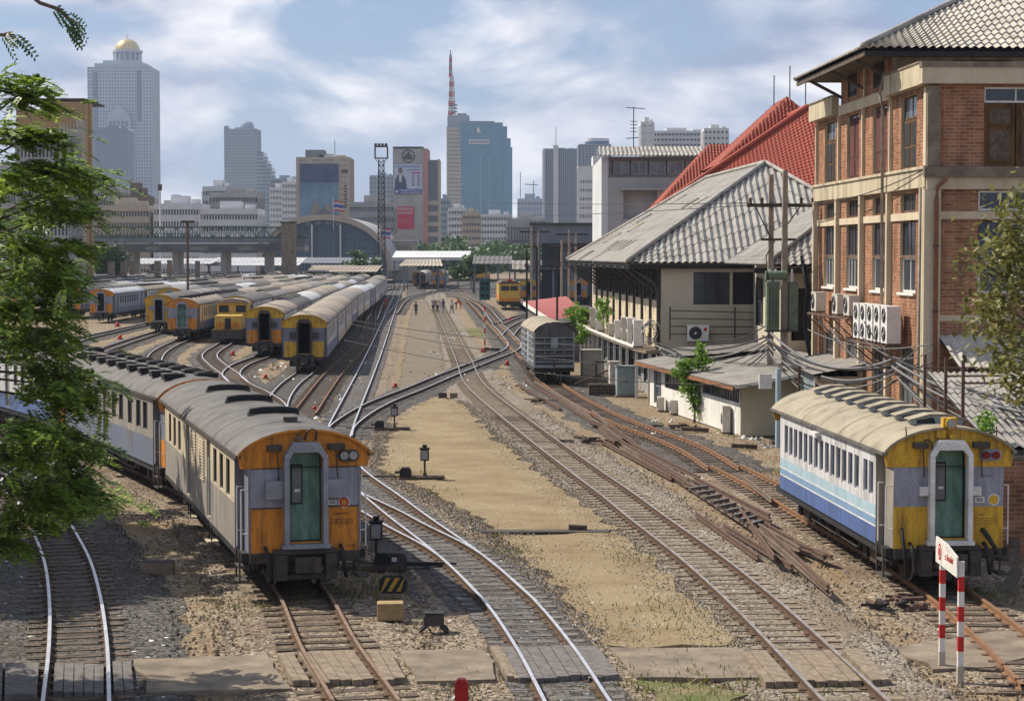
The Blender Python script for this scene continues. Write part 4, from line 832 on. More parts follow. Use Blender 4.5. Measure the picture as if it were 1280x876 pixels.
# ------------------------------------------------------------------ brick warehouse on the right
bb = thing('brick_building', 'tall red brick building with cream bands and wide corrugated roof at right', 'building', (14.06, 67.6, 0), R(2.52))
LW = 19.3; UL = (0, -1, 0); OL = (0, LW, 0); VZ = (0, 0, 1)
dst = [1.8, 6.25, 10.95, 15.4]; WW = 2.25
ops = []
for d in dst:
    a, b = LW-d-WW, LW-d
    ops += [(a, b, 10.32, 12.9), (a, b, 8.82, 9.5), (a, b, 7.28, 8.52), (a, b, 6.0, 7.25), (a+.1, b-.1, 1.9, 4.05)]
wl = MB(); st_ = [(-.3, 9.6, 'brick'), (9.6, 10.25, 'cream_dirty'), (10.25, 13.05, 'brick')]
wl.wall(OL, UL, VZ, LW, 13.05, st_, ops, depth=.22, reveal='cream_dirty')
NX = 14.0
opn = [(1.85, 4.05, 10.32, 12.98)]+[(x, x+2.1, z0, z1) for x in (1.68, 6.4, 10.4) for z0, z1 in ((8.82, 9.5), (7.1, 8.5), (6.02, 7.07))]+[(6.4, 8.6, 10.32, 12.98), (1.5, 12, .5, 3.4)]
wl.wall((0, 0, 0), (1, 0, 0), VZ, NX, 13.06, [(-.3, 1.2, 'concrete'), (1.2, 5.1, 'brick'), (5.1, 5.3, 'cream'), (5.3, 13.06, 'brick')], opn, depth=.22, reveal='cream_dirty')
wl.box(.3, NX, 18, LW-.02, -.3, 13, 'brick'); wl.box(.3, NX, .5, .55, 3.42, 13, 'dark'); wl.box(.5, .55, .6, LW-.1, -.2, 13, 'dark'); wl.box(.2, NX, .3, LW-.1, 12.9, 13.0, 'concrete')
wl.build('wall', bb)
def part(nm, fn, par=bb, **k):
    m = MB(); fn(m); return m.build(nm, par, **k)
# bands and pilasters
part('ledge', lambda m: (m.box(-.16, 0-.003, .02, LW+.1, 9.62, 10.23, 'cream_dirty'), m.box(-.22, -.003, .0, LW+.14, 10.23, 10.33, 'cream_dirty')))
part('ledge', lambda m: (m.box(-.22, NX, -.24, -.003, 9.95, 10.3, 'concrete'), m.box(-.10, NX, -.1, -.003, 9.54, 9.95, 'cream')))
part('ledge', lambda m: (m.box(-.07, -.003, .1, LW, 8.54, 8.80, 'cream'), m.box(0, NX, -.05, -.003, 8.54, 8.80, 'cream')))
for d, w_ in ((.0, .5), (5.30, .3), (9.85, .28), (14.35, .28), (19.0, .28)):
    part('pilaster', lambda m: (m.box(-.20, -.004, d, d+w_, -.3, 9.6, 'cream_dirty' if d == 0 else 'cream'), m.box(-.12, -.004, d+.05, d+w_-.1, 10.35, 12.98, 'cream')))
part('pilaster', lambda m: (m.box(-.19, .38, -.14, -.004, -.3, 9.53, 'cream'), m.box(-.1, .35, -.12, -.004, 10.32, 13.0, 'concrete')))
for x in (5.4,): part('pilaster', lambda m: m.box(x, x+.4, -.12, -.004, -.3, 9.53, 'cream'))
def para(m, d0, d1):
    m.box(-.34, -.05, d0, d1, 13.06, 13.78, 'cream_dirty'); m.box(-.38, .0, d0-.03, d1+.03, 13.78, 13.84, 'concrete')
part('parapet', lambda m: (para(m, .02, 5.4), m.box(-.34, NX, -.28, -.003, 13.07, 13.62, 'cream'), m.box(-.38, NX, -.34, .0, 13.62, 13.80, 'concrete')))
part('parapet', lambda m: (para(m, 14.6, LW+.2), m.box(-.05, 3, LW+.0, LW+.2, 13.06, 13.78, 'cream_dirty')))
part('ledge', lambda m: m.box(-.10, -.003, 5.45, 14.5, 12.98, 13.38, 'cream'))
# upper core storey under the roof
co_ = MB(); cops = [(14.4-a-1.9, 14.4-a, 13.55, 14.5) for a in (5.9-5.5+.6, 10.9-5.5+.6)]
co_.wall((0, 14.4, 0), (0, -1, 0), VZ, 9.0, 15.0, [(13.38, 15.1, 'brick')], [(a-0, b-0, c, d) for a, b, c, d in [(1.2, 3.0, 13.6, 14.6), (5.8, 7.6, 13.6, 14.6)]], depth=.2)
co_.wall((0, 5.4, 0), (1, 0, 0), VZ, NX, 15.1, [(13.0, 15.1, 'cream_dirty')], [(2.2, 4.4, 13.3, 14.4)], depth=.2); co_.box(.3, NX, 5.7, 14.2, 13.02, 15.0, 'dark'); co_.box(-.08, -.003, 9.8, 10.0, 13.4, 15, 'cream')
cr_ = co_.build('core_wall', bb)
for a, b in ((1.2, 3.0), (5.8, 7.6)): window(bb, (0, 14.4, 0), UL, VZ, a, b, 13.6, 14.6, 'wood', 'glass', nv=6, nh=0, fw=.05)
# windows, left face
for i, d in enumerate(dst):
    a, b = LW-d-WW, LW-d
    window(bb, OL, UL, VZ, a, b, 8.82, 9.5, 'shutter_red' if i in (1, 2) else 'wood', 'dark', nv=3, fw=.08, back=-.18)
    window(bb, OL, UL, VZ, a, b, 7.28, 8.52, 'rust', 'glass', nv=3, fw=.05, back=-.15)
    window(bb, OL, UL, VZ, a, b, 6.0, 7.25, 'white_paint', 'glass', nv=3 if i > 1 else 1, fw=.09, back=-.16, sill='white_wall')
    window(bb, OL, UL, VZ, a+.1, b-.1, 1.9, 4.05, 'wood', 'glass' if i % 2 else 'glass_bright', nv=2, nh=2, fw=.08, back=-.16)
    sm_ = 'shutter_red' if i in (1, 2) else 'shutter_brown'
    f = window(bb, OL, UL, VZ, a, b, 12.1 if i in (0, 3) else 12.7, 12.9, sm_, 'glass_bright', nv=1, fw=.06, back=-.17)
    for k in range(2):
        u0 = a+k*WW/2+.03; u1 = a+(k+1)*WW/2-.03; zt = 12.08 if i in (0, 3) else 12.68
        m = MB(); rect(m, OL, UL, VZ, u0, u1, 10.34, zt, -.16, -.11, sm_)
        for z0, z1 in ((10.45, 11.1), (11.2, zt-.1)): rect(m, OL, UL, VZ, u0+.12, u1-.12, z0, z1, -.11, -.09, 'black' if i in (0, 3) else sm_)
        m.build('shutter', bb)
for x in (1.68, 6.4, 10.4):
    o_ = (0, 0, 0); U = (1, 0, 0)
    window(bb, o_, U, VZ, x, x+2.1, 8.82, 9.5, 'white_paint', 'glass', nv=1, fw=.07, back=-.12); window(bb, o_, U, VZ, x, x+2.1, 7.1, 8.5, 'shutter_brown', 'glass', nv=2, fw=.06, back=-.15); window(bb, o_, U, VZ, x, x+2.1, 6.02, 7.07, 'white_paint', 'glass', nv=1, fw=.1, back=-.12)
for x in (1.85, 6.4):
    window(bb, (0, 0, 0), (1, 0, 0), VZ, x, x+2.2, 12.45, 12.98, 'white_paint', 'glass', nv=1, fw=.07, back=-.14)
    for k in range(2):
        m = MB(); u0 = x+k*1.1+.02; u1 = u0+1.06; rect(m, (0, 0, 0), (1, 0, 0), VZ, u0, u1, 10.33, 12.43, -.16, -.08, 'shutter_brown')
        for z0, z1 in ((10.45, 11.6), (11.7, 12.3)): rect(m, (0, 0, 0), (1, 0, 0), VZ, u0+.14, u1-.14, z0, z1, -.08, -.05, 'shutter_brown'); rect(m, (0, 0, 0), (1, 0, 0), VZ, u0+.2, u1-.2, z0+.08, z1-.08, -.05, -.045, 'wood')
        m.build('shutter', bb)
part('downpipe', lambda m: (m.tube([(.5, -.35, 9.9), (.22, -.24, 9.6), (.2, -.24, 9.2), (.2, -.24, -.1)], .075, 'copper', 8), [m.cyl((.2, -.24, z), (.2, -.24, z+.08), .10, 'rust', n=8) for z in (1, 3.2, 5.4, 7.6)]))
part('downpipe', lambda m: m.tube([(-.28, 5.5, 14.5), (-.3, 5.5, 13.9), (-.42, 5.6, 13.2), (-.3, 5.65, 12.6), (-.28, 5.62, 4)], .06, 'pole_conc', 7))
part('downpipe', lambda m: m.tube([(-.24, .25, 9.6), (-.24, .3, 4), (-.25, .3, 0)], .05, 'pole_conc', 6))
# big hipped corrugated roof
ex, ey0, ey1, ez = -1.55, 3.4, 16.6, 14.62; rk = .486; rw = 7.0
T0 = (ex+6.6, ey0+6.6, ez+6.6*rk); T1 = (ex+6.6, ey1-6.6, ez+6.6*rk); XR = 16
part('roof', lambda m: (m.corr((ex, ey0, ez), (XR, ey0, ez), (XR, ey0+6.6, ez+6.6*rk), T0, 6.6/(XR-ex), 1.0, .30, .045, 12, 'tin_light', step=.05, thick=.05),
    m.corr((ex, ey1, ez), (ex, ey0, ez), T0, T1, .5, .5, .30, .045, 12, 'tin_light', step=.05),
    m.corr((XR, ey1, ez), (ex, ey1, ez), T1, (XR, ey1-6.6, ez+6.6*rk), 0, 1-6.6/(XR-ex), .6, .045, 4, 'tin_light')))
part('ridge_cap', lambda m: m.tube([(ex, ey0, ez+.08), T0+Vector((0, 0, .08)) if isinstance(T0, Vector) else Vector(T0)+Vector((0, 0, .08))], .11, 'tin', 6))
part('eaves', lambda m: (m.box(ex+.12, XR, ey0+.12, ey0+.2, ez-.28, ez-.08, 'black'), m.box(ex+.1, ex+.18, ey0+.15, ey1-.1, ez-.26, ez-.08, 'wood'), m.add([(ex+.15, ey0+.2, ez-.12), (XR, ey0+.2, ez-.12), (XR, ey1-.2, ez-.12), (ex+.15, ey1-.2, ez-.12)], [(0, 1, 2, 3)], 'wood'),
    [m.beam((ex+.2, y, ez-.2), (0, y, ez-.9), .1, .12, 'wood') for y in (5.6, 10, 14.3)]))
# entrance awning on the near face
aw = thing('tin_awning', 'small corrugated tin awning on the near wall of the brick building', 'awning', (14.06, 67.6, 0), R(2.52))
part('tin_sheet', lambda m: m.corr((.75, -1.4, 3.55), (3.4, -1.4, 3.55), (3.2, -.02, 4.62), (.35, -.02, 4.62), 0, 1, .30, .05, 2, 'tin_light', step=.05), aw)
part('bracket', lambda m: (m.beam((.6, -1.3, 3.4), (.4, -.02, 2.6), .06, .06, 'rust'), m.beam((.75, -1.38, 3.42), (3.4, -1.38, 3.42), .06, .08, 'rust')), aw)
def ac_unit(label, loc, rz, w_=.85, h=.62, d=.34, fans=1, mat='ac', group='outdoor air conditioner units'):
    t = thing('air_conditioner', label, 'air conditioner', loc, rz, group)      # front faces local -y
    m = MB(); m.box(-w_/2, w_/2, 0, d, 0, h, mat); m.box(-w_/2-.005, w_/2+.005, -.01, .03, h-.03, h+.01, mat)
    for k in range(6): m.box(-w_/2-.004, -w_/2-.001, .06+k*.04, .08+k*.04, .1, h-.1, 'dark')
    m.build('casing', t)
    for k in range(fans):
        z = h*(k+.5)/fans; g = MB(); r_ = min(h/fans, w_)*.40; cx = -w_*.12 if fans == 1 else 0
        g.cyl((cx, -.002, z), (cx, -.02, z), r_, 'dark', n=16)
        for q in range(4): rr_ = r_*(q+1)/4; g.tube([(cx+rr_*math.cos(a), -.025, z+rr_*math.sin(a)) for a in [i*math.pi/6 for i in range(13)]], .008, 'cable_grey', 4)
        g.cyl((cx, -.02, z), (cx, -.035, z), r_*.18, 'ac_white', n=10); g.build('fan_grille', t)
    f = MB(); f.box(-w_/2+.05, -w_/2+.13, 0, d, -.08, -.004, 'rust_dull'); f.box(w_/2-.13, w_/2-.05, 0, d, -.08, -.004, 'rust_dull'); f.build('feet', t)
    return t
def bloc(x, y, z):  # brick building local -> world
    c, s = math.cos(R(2.52)), math.sin(R(2.52)); return (14.06+x*c-y*s, 67.6+x*s+y*c, z)
nm = ['nearest', 'second', 'third', 'fourth', 'farthest']
for i in range(5):
    ac_unit('%s of the five tall twin-fan cooling units on the brick wall' % nm[i], bloc(-.78, 3.1+i*1.15, 4.22), R(-90+2.52), .92, 1.3, .5, 2, 'ac_white', 'tall twin-fan units on the brick wall')
for d, lb in ((9.7, 'small cooling unit just beyond the tall ones on the brick wall'), (11.9, 'middle one of three small cooling units on the brick wall'), (16.2, 'far small cooling unit at the far end of the brick wall')):
    ac_unit(lb, bloc(-.72, d, 5.0), R(-90+2.52), 1.0, .78, .42, 1)
brk = thing('wall_bracket', 'rusty steel shelf carrying the cooling units on the brick wall', 'bracket', bloc(0, 0, 0), R(2.52))
part('shelf', lambda m: [m.beam((-.85, 2.5, 4.1), (-.85, 8.5, 4.1), .06, .08, 'rust'), m.beam((-.3, 2.5, 4.1), (-.3, 8.5, 4.1), .06, .08, 'rust'), m.beam((-.8, 9, 4.88), (-.8, 17, 4.88), .06, .08, 'rust')], brk)
for d in (2.6, 4.4, 6.2, 8.2, 9.2, 11.5, 13.5, 15.6, 16.9): part('strut', lambda m: (m.beam((-.85, d, 4.0 if d < 9 else 4.8), (-.02, d, 3.3 if d < 9 else 4.0), .05, .05, 'rust'), m.beam((-.85, d, 4.05 if d < 9 else 4.82), (-.02, d, 4.05 if d < 9 else 4.82), .05, .05, 'rust')), brk)
# pergola of posts and junk along the brick wall foot
for i, (d, hh) in enumerate([(2, 3.4), (5.5, 3.6), (9, 3.3), (12.5, 3.8), (16, 3.5)]):
    q = MB(); hh -= .9; q.box(-.05, .05, -.05, .05, -.2, hh, 'rust'); q.beam((0, 0, hh-.1), (.5, .1, hh-.1), .05, .05, 'rust'); o = q.build('steel_post', None, bloc(-2.0, d, 0)); tag(o, '%s rusty post of the frame along the brick wall' % nm[i], 'post', 'rusty posts along the brick wall')
# ------------------------------------------------------------------ goods shed with the big grey roofs
def Xl(Z, x0=7.6, z0=102): return x0-.049*(Z-z0)
sh = thing('goods_shed', 'long cream goods shed with big hipped corrugated roof behind the grey wagon', 'building', (0, 0, 0))
A, B_ = (Xl(102), 102), (Xl(141), 141)
m = MB(); Ln = (Vector(B_)-Vector(A)).length; U = (Vector(A)-Vector(B_)).normalized(); U3 = (U.x, U.y, 0); O3 = (B_[0], B_[1], 0)
wo = [(Ln-3.9-i*3.9, Ln-.9-i*3.9, 4.95, 6.6) for i in range(9)]; go = [(Ln-3.6-i*3.9, Ln-1.2-i*3.9, .4, 2.3) for i in range(9)]
m.wall(O3, U3, VZ, Ln, 6.9, [(-.3, 2.5, 'concrete_grey'), (2.5, 4.2, 'cream'), (4.2, 4.95, 'cream'), (4.95, 6.95, 'cream_wall')], wo+go, depth=.25, reveal='dark')
m.wall((A[0], 102, 0), (1, 0, 0), VZ, 16, 6.95, [(-.3, 6.95, 'cream_wall')], [(1.65, 3.5, 4.8, 6.45), (3.65, 5.4, 4.8, 6.45)], depth=.2)
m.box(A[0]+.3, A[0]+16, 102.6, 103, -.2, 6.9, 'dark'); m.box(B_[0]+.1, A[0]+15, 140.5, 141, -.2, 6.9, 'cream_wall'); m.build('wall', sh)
q = MB()
for a, b, c, d in wo: rect(q, O3, U3, VZ, a, b, c, d, -.24, -.2, 'glass')
for a, b, c, d in wo:
    window(sh, O3, U3, VZ, a, b, c, d, 'wood_grey', 'glass', nv=3, nh=0, fw=.09, back=-.16)
for a, b, c, d in go: window(sh, O3, U3, VZ, a, b, c, d, 'cabinet', 'glass', nv=2, nh=1, fw=.09, back=-.16)
window(sh, (A[0], 102, 0), (1, 0, 0), VZ, 1.65, 3.5, 4.8, 6.45, 'black', 'glass', nv=2, nh=1, fw=.05, back=-.15); window(sh, (A[0], 102, 0), (1, 0, 0), VZ, 3.65, 5.4, 4.8, 6.45, 'black', 'dark', nv=1, nh=1, fw=.05, back=-.15)
# roof
E = lambda X, Z, z: Vector((X, Z, z))
eN, eF = E(5.84, 101.5, 6.93), E(5.84-.049*40, 141.5, 6.93); rN, rF = E(13.9, 110.2, 12.3), E(13.9-.049*22, 132, 12.3); eNr, eFr = E(21.9, 101.5, 6.93), E(20, 141.5, 6.93)
part('roof', lambda m: (m.corr(eF, eN, rN, rF, (9.6/40), (31.3/40), .33, .05, 9, 'tin', step=.035), m.corr(eN, eNr, rN, rN, .5, .5, .36, .055, 5, 'tin', step=.03), m.corr(eNr, eFr, rF, rN, .2, .78, .9, .05, 3, 'tin'), m.corr(eFr, eF, rF, rF, .5, .5, .9, .05, 3, 'tin')), sh)
rp = random.Random(6)
for k in range(14):
    u = rp.uniform(.2, .72); v = rp.randrange(0, 8)/9; du = .33*rp.choice((2, 3, 4))/40; lo = lambda q: eF.lerp(eN, q); hi = lambda q: rF.lerp(rN, (q-.24)/.54) if .24 < q < .78 else (eF.lerp(rF, q/.24) if q <= .24 else rN.lerp(eN, (q-.78)/.22))
    nn = E(-.04, 0, .075); q4 = [lo(u).lerp(hi(u), v)+nn, lo(u+du).lerp(hi(u+du), v)+nn, lo(u+du).lerp(hi(u+du), v+1/9)+nn, lo(u).lerp(hi(u), v+1/9)+nn]
    part('roof_patch', lambda m: m.corr(q4[0], q4[1], q4[2], q4[3], 0, 1, .33, .04, 1, rp.choice(['tin_light', 'roof_dark', 'roof_grey', 'roof_tan']), step=.01, thick=0), sh)
part('ridge_cap', lambda m: (m.tube([eN+E(0, 0, .1), rN+E(0, 0, .12), rF+E(0, 0, .12), eF+E(0, 0, .1)], .12, 'tin', 6), m.tube([rN+E(0, 0, .12), eNr], .12, 'tin', 6)), sh)
part('eaves', lambda m: (m.beam(eN+E(.15, .1, -.2), eF+E(.15, 0, -.2), .08, .22, 'black'), m.beam(eN+E(.1, .15, -.2), eNr+E(0, .15, -.2), .08, .22, 'black')), sh)
for i in range(11):
    Z = 102.2+i*3.9; x = Xl(Z)
    part('eaves_bracket', lambda m: (m.beam((x-.02, Z, 5.2), (x-1.9, Z-.2, 6.65), .09, .09, 'grime'), m.beam((x-.02, Z, 6.6), (x-1.9, Z-.2, 6.72), .08, .08, 'grime'), m.box(x-.14, x-.01, Z-.09, Z+.09, 2.6, 6.6, 'grime')), sh)
part('downpipe', lambda m: m.tube([(6.0, 101.9, 6.7), (7.2, 101.75, 5.9), (7.42, 101.75, 5.5), (7.42, 101.75, 0)], .08, 'grime', 6), sh)
# flat concrete canopy with things standing on it
cn = thing('canopy', 'flat concrete canopy running along the goods shed above the platform', 'canopy', (0, 0, 0))
cp = [Vector((6.75, 101.0)), Vector((6.35, 104)), Vector((5.6, 116)), Vector((4.9, 130)), Vector((4.3, 146)), Vector((4.15, 152))]
m = MB(); top = [(p.x, p.y) for p in cp]+[(Xl(152)-.02, 152), (Xl(102)+.0-.02, 101.0)]
m.prism(top, (0, 0, 2.5), (1, 0, 0), (0, 1, 0), (0, 0, -.16), 'concrete'); m.build('slab', cn)
sp = spline(cp, 3.4)
for p in sp:
    part('post', lambda m: m.box(p.x+.15, p.x+.30, p.y+.2, p.y+.35, -.2, 2.34, 'white_paint'), cn)
part('kerb', lambda m: [m.beam((a.x, a.y, 2.56), (b.x, b.y, 2.56), .12, .12, 'white_wall') for a, b in zip(cp[1:], cp[2:])], cn)
rr = random.Random(9)
tops = [('large pale cabinet with dark side nearest on the shed canopy', 104.5, 1.2, 1.35, 1, 'ac_white'), ('tall pale unit second on the shed canopy', 107.6, 1.1, 1.35, 2, 'ac_white'), ('tall pale unit third on the shed canopy', 110.4, 1.0, 1.3, 2, 'ac'), ('medium pale unit fourth on the shed canopy', 114.2, .9, 1.0, 1, 'ac_white'),
    ('low pale unit fifth on the shed canopy', 118, .9, .7, 1, 'ac'), ('tall unit sixth on the shed canopy', 126, .9, 1.3, 2, 'ac_white'), ('tall unit last on the shed canopy', 130, .9, 1.3, 2, 'ac')]
for lb, Z, w_, h, f, mt in tops: ac_unit(lb, (Xl(Z)-1.15, Z, 2.59), R(-90), w_, h, .5, f, mt, 'units standing on the shed canopy')
ac_unit('white wall-hung cooler with round red badge on the cream shed end', (9.45, 101.5, 2.95), 0, 1.1, .82, .36, 1, 'ac_white')
bd = MB(); bd.cyl((9.82, 101.485, 3.55), (9.82, 101.478, 3.55), .09, 'red', n=12); o = bd.build('badge', None); o.parent = [c for c in COL.objects if c.get('label', '').startswith('white wall-hung')][0]; o.location = (-9.45, -101.5, -2.95)
rk_ = thing('cable_rack', 'wire rack of thin lines across the cream shed end wall', 'cable rack', (8, 101.7, 3)); part('rack', lambda m: ([m.cyl((0, 0, .3+k*.4), (6.2, 0, .3+k*.35), .025, 'cable', n=5) for k in range(4)], [m.box(x, x+.07, -.04, .02, 0, 1.7, 'grime') for x in (0, 3.3, 6.2)]), rk_)
# second shed roof, nearer
s2 = thing('goods_shed', 'nearer shed wing with hipped grey roof reaching behind the brick building', 'building', (0, 0, 0))
n0, f0 = E(11.5, 90, 6.88), E(10.75, 101.2, 6.9); n1 = E(27.5, 90, 6.88); r0 = E(19.5, 98.4, 12.3); r1 = E(19.2, 101.2, 12.3)
part('roof', lambda m: (m.corr(f0, n0, r0, r1, .03, .25, .33, .05, 8, 'tin', step=.035), m.corr(n0, n1, r0, r0, .5, .5, .36, .055, 5, 'tin', step=.03)), s2)
part('ridge_cap', lambda m: m.tube([n0+E(0, 0, .1), r0+E(0, 0, .1)], .11, 'tin', 6), s2)
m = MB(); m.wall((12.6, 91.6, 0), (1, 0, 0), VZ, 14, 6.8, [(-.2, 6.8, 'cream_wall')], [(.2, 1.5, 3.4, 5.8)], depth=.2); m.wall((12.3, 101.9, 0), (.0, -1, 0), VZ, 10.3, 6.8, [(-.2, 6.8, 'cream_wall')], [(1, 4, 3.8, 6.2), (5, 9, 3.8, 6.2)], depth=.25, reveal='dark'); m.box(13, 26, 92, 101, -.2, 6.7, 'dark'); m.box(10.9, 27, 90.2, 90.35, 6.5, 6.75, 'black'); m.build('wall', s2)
for a, b in ((1, 4), (5, 9)): window(s2, (12.3, 101.9, 0), (0, -1, 0), VZ, a, b, 3.8, 6.2, 'wood_grey', 'glass', nv=3, nh=1, fw=.08, back=-.16)
# ------------------------------------------------------------------ white shack with lean-to roof
sk = thing('white_shack', 'low whitewashed lean-to shack with grey sheet roof beside the rusty track', 'shack', (0, 0, 0))
c0 = G(926, 545, -.15); c1_ = G(812, 506, -.15); dd = (c1_-c0).normalized(); Lk = (c1_-c0).length; rt = Vector((1, .12, 0)).normalized()
m = MB(); m.wall(c1_, -dd, VZ, Lk, 2.4, [(0, .9, 'white_wall'), (.9, 2.15, 'white_wall')], [(Lk-6.5, Lk-.3, 1.35, 1.95), (1.0, 2.6, .2, 1.9), (3.4, 7.6, 1.1, 1.8)], depth=.12, reveal='wood_grey')
pts = [(0, 0), (4.4, 0), (4.4, 3.0), (0, 2.18)]; m.prism(pts, c0, rt, (0, 0, 1), dd*.12, 'cream_wall'); m.prism(pts, c0+dd*(Lk-.1), rt, (0, 0, 1), dd*.1, 'cream_wall'); m.build('wall', sk)
for k in range(5): window(sk, c1_, -dd, VZ, Lk-6.5+k*1.24, Lk-6.5+(k+1)*1.24, 1.35, 1.95, 'wood_grey', 'glass', nv=2, fw=.05, back=-.11)
window(sk, c1_, -dd, VZ, 1.0, 2.6, .2, 1.9, 'cabinet', 'glass_bright', nv=1, nh=1, fw=.07, back=-.11); window(sk, c1_, -dd, VZ, 3.4, 7.6, 1.1, 1.8, 'wood_grey', 'glass', nv=5, fw=.05, back=-.11)
a = c0-dd*.9-rt*.55+E(0, 0, 2.12); b = a+rt*5.4+E(0, 0, .95); c = b+dd*(Lk+1.8); d = a+dd*(Lk+1.8)
part('roof', lambda m: m.corr(d, a, b, c, 0, 1, .2, .025, 4, 'tin', step=.03, thick=.06), sk)
part('fascia', lambda m: (m.beam(a+E(-.02, 0, -.08), d+E(-.02, 0, -.08), .05, .16, 'copper'), m.beam(a+E(.05, 0, -.03), b+E(0, 0, -.03), .06, .14, 'white_wall')), sk)
ac_unit('pale unit standing on the ground at the corner of the white shack', (c0.x-.62, c0.y+1.5, -.1), R(-90), .55, 1.1, .32, 1)
ac_unit('small unit on the ground left of the leafy bush', tuple(G(822, 512, -.1)), R(-90), .6, .62, .3, 1); ac_unit('second ground unit just left of the leafy bush', tuple(G(838, 516, -.1)), R(-90), .6, .62, .3, 1)
# lean-to roofs behind the shack
for i, (lb, x0, y0, wx, wy, z0, z1, mt) in enumerate([('rusty grey sheet roof of the lean-to right of the white shack', 11.6, 77.0, 3.0, 9, 2.7, 3.35, 'tin'), ('flat grey sheet roof between the white shack and the shed', 8.0, 93.2, 5.2, 7.4, 2.6, 3.0, 'roof_grey')]):
    t = thing('lean_to', lb, 'shelter', (x0, y0, 0)); part('roof', lambda m: m.corr((0, wy, z0), (0, 0, z0), (wx, 0, z1), (wx, wy, z1), 0, 1, .2, .03, 3, mt, step=.03, thick=.05), t)
    part('wall', lambda m: (m.box(.25, wx, .5, .6, -.2, z0-.08, 'cream_wall'), m.box(.3, .4, .6, wy, -.2, z0-.1, 'cabinet')), t)
    for y in (.3, wy/2, wy-.3): part('post', lambda m: m.box(.1, .2, y-.05, y+.05, -.2, z0-.04, 'white_paint'), t)
pb = MB(); pb.cyl((0, 0, -.2), (0, 0, 2.9), .11, 'stripe_pale', n=8); tag(pb.build('pipe', None, tuple(P(973, 480, 78)*V((1, 1, 0)))), 'pale blue upright pipe at the corner of the white shack', 'pipe')
pb = MB(); pb.box(-.25, .25, 0, .2, 0, .6, 'ac_white'); tag(pb.build('meter_box', None, P(957, 486, 79.5)), 'small white box fixed high by the pale blue pipe', 'box')
# cabinets on the platform beneath the canopy
def cabinet(label, x, y, w_, h, d=.6, mt='cabinet'):
    p = G(x, y, -.1); t = thing('equipment_cabinet', label, 'cabinet', tuple(p), R(8), 'steel equipment cabinets by the shed'); part('case', lambda m: (m.box(-w_/2, w_/2, 0, d, 0, h, mt), m.box(-w_/2-.06, w_/2+.06, -.06, d+.06, h, h+.07, mt), m.box(-w_/2-.1, w_/2+.1, -.1, d+.1, -.15, -.002, 'concrete')), t, bev=.01)
    for s in (-1, 1): part('door', lambda m: (m.box(min(0, s*w_/2)+.03, max(0, s*w_/2)-.03, -.02, -.002, .08, h-.08, mt), m.box(s*.06-.015, s*.06+.015, -.05, -.02, h*.45, h*.55, 'black')), t)
cabinet('pale blue-green steel cabinet on a concrete plinth near the shed posts', 783, 494, 1.0, 1.5); cabinet('grey steel cabinet standing farther back beside the goods wagon', 741, 470, 1.25, 1.55, .8, 'ac'); cabinet('narrow cabinet just left of the pale blue-green one', 768, 487, .5, 1.5, .5, 'ac')
# red roofed hut
rh = thing('red_roof_hut', 'long low hut with dull red tin roof behind the goods wagon', 'hut', (0, 0, 0))
a, b, c, d = E(2.8, 140, 2.77), E(5.3, 140, 3.1), E(5.1, 188, 3.4), E(1.1, 192, 2.8)
part('roof', lambda m: m.corr(d, a, b, c, 0, 1, .4, .03, 3, 'tin_red', step=.03), rh); part('fascia', lambda m: (m.beam(a-E(0, 0, .15), d-E(0, 0, .15), .08, .35, 'white_wall'), m.beam(a-E(0, 0, .15), b-E(0, 0, .15), .08, .35, 'white_wall')), rh)
part('wall', lambda m: m.prism([(3.2, 140.3), (5.3, 140.3), (5.0, 188), (1.5, 191)], (0, 0, -.2), (1, 0, 0), (0, 1, 0), (0, 0, 2.75), 'wood_grey'), rh)
# ------------------------------------------------------------------ low brick shed and sheet roof at the right edge
ls = thing('brick_shed', 'low brick shed with dark sheet roof behind the blue and white carriage', 'shed', (0, 0, 0))
a, b, c, d = E(11.9, 49.6, 2.6), E(16, 49.6, 2.3), E(16.5, 62, 3.7), E(12.9, 62, 3.7)
part('roof', lambda m: m.corr(a, b, c, d, 0, 1, .22, .03, 6, 'roof_grey', step=.03), ls)
part('wall', lambda m: (m.box(12.1, 12.3, 49.8, 62, -.2, 2.45, 'brick'), m.box(12.3, 17, 49.8, 50, -.2, 2.2, 'brick')), ls)
for i, (x, y) in enumerate([(11.75, 52), (11.95, 55), (12.2, 59)]):
    q = MB(); q.box(-.04, .04, -.04, .04, -.2, 4.6-.1*i, 'rust'); q.beam((0, 0, 4.0), (1.6, .2, 4.0), .04, .05, 'rust'); tag(q.build('steel_post', None, (x, y, 0)), ['nearest rusty post rising behind the blue carriage roof', 'middle rusty post rising behind the blue carriage roof', 'far rusty post behind the blue carriage, near the downpipe'][i], 'post', 'rusty posts behind the blue carriage')
# ------------------------------------------------------------------ red tiled roofs
rr_ = thing('red_roof_building', 'large building with steep red tiled hip roof behind the grey sheds', 'building', (0, 0, 0))
eNl, eNr, eFl, eFr = E(9.6, 150, 9.9), E(39, 150, 9.9), E(10.4, 205, 9.9), E(38, 205, 9.9); a1, a2 = E(24.3, 165, 19.4), E(24.3, 203, 19.4)
part('roof', lambda m: (m.corr(eFl+E(1.5, -14, 0), eNl, a1, a1+E(0, 24, 0), .28, .62, .33, .028, 34, 'tile_red', step=.04), m.corr(eNl, eNr, a1, a1, .5, .5, .33, .028, 34, 'tile_red', step=.04), m.corr(eNr, eFr, a2, a1, .3, .7, .9, .05, 8, 'tile_red')), rr_)
part('ridge_cap', lambda m: (m.tube([eNl+E(0, 0, .1), a1+E(0, 0, .12), a2+E(0, 0, .1)], .2, 'tile_red', 6), m.tube([a1, eNr], .2, 'tile_red', 6)), rr_)
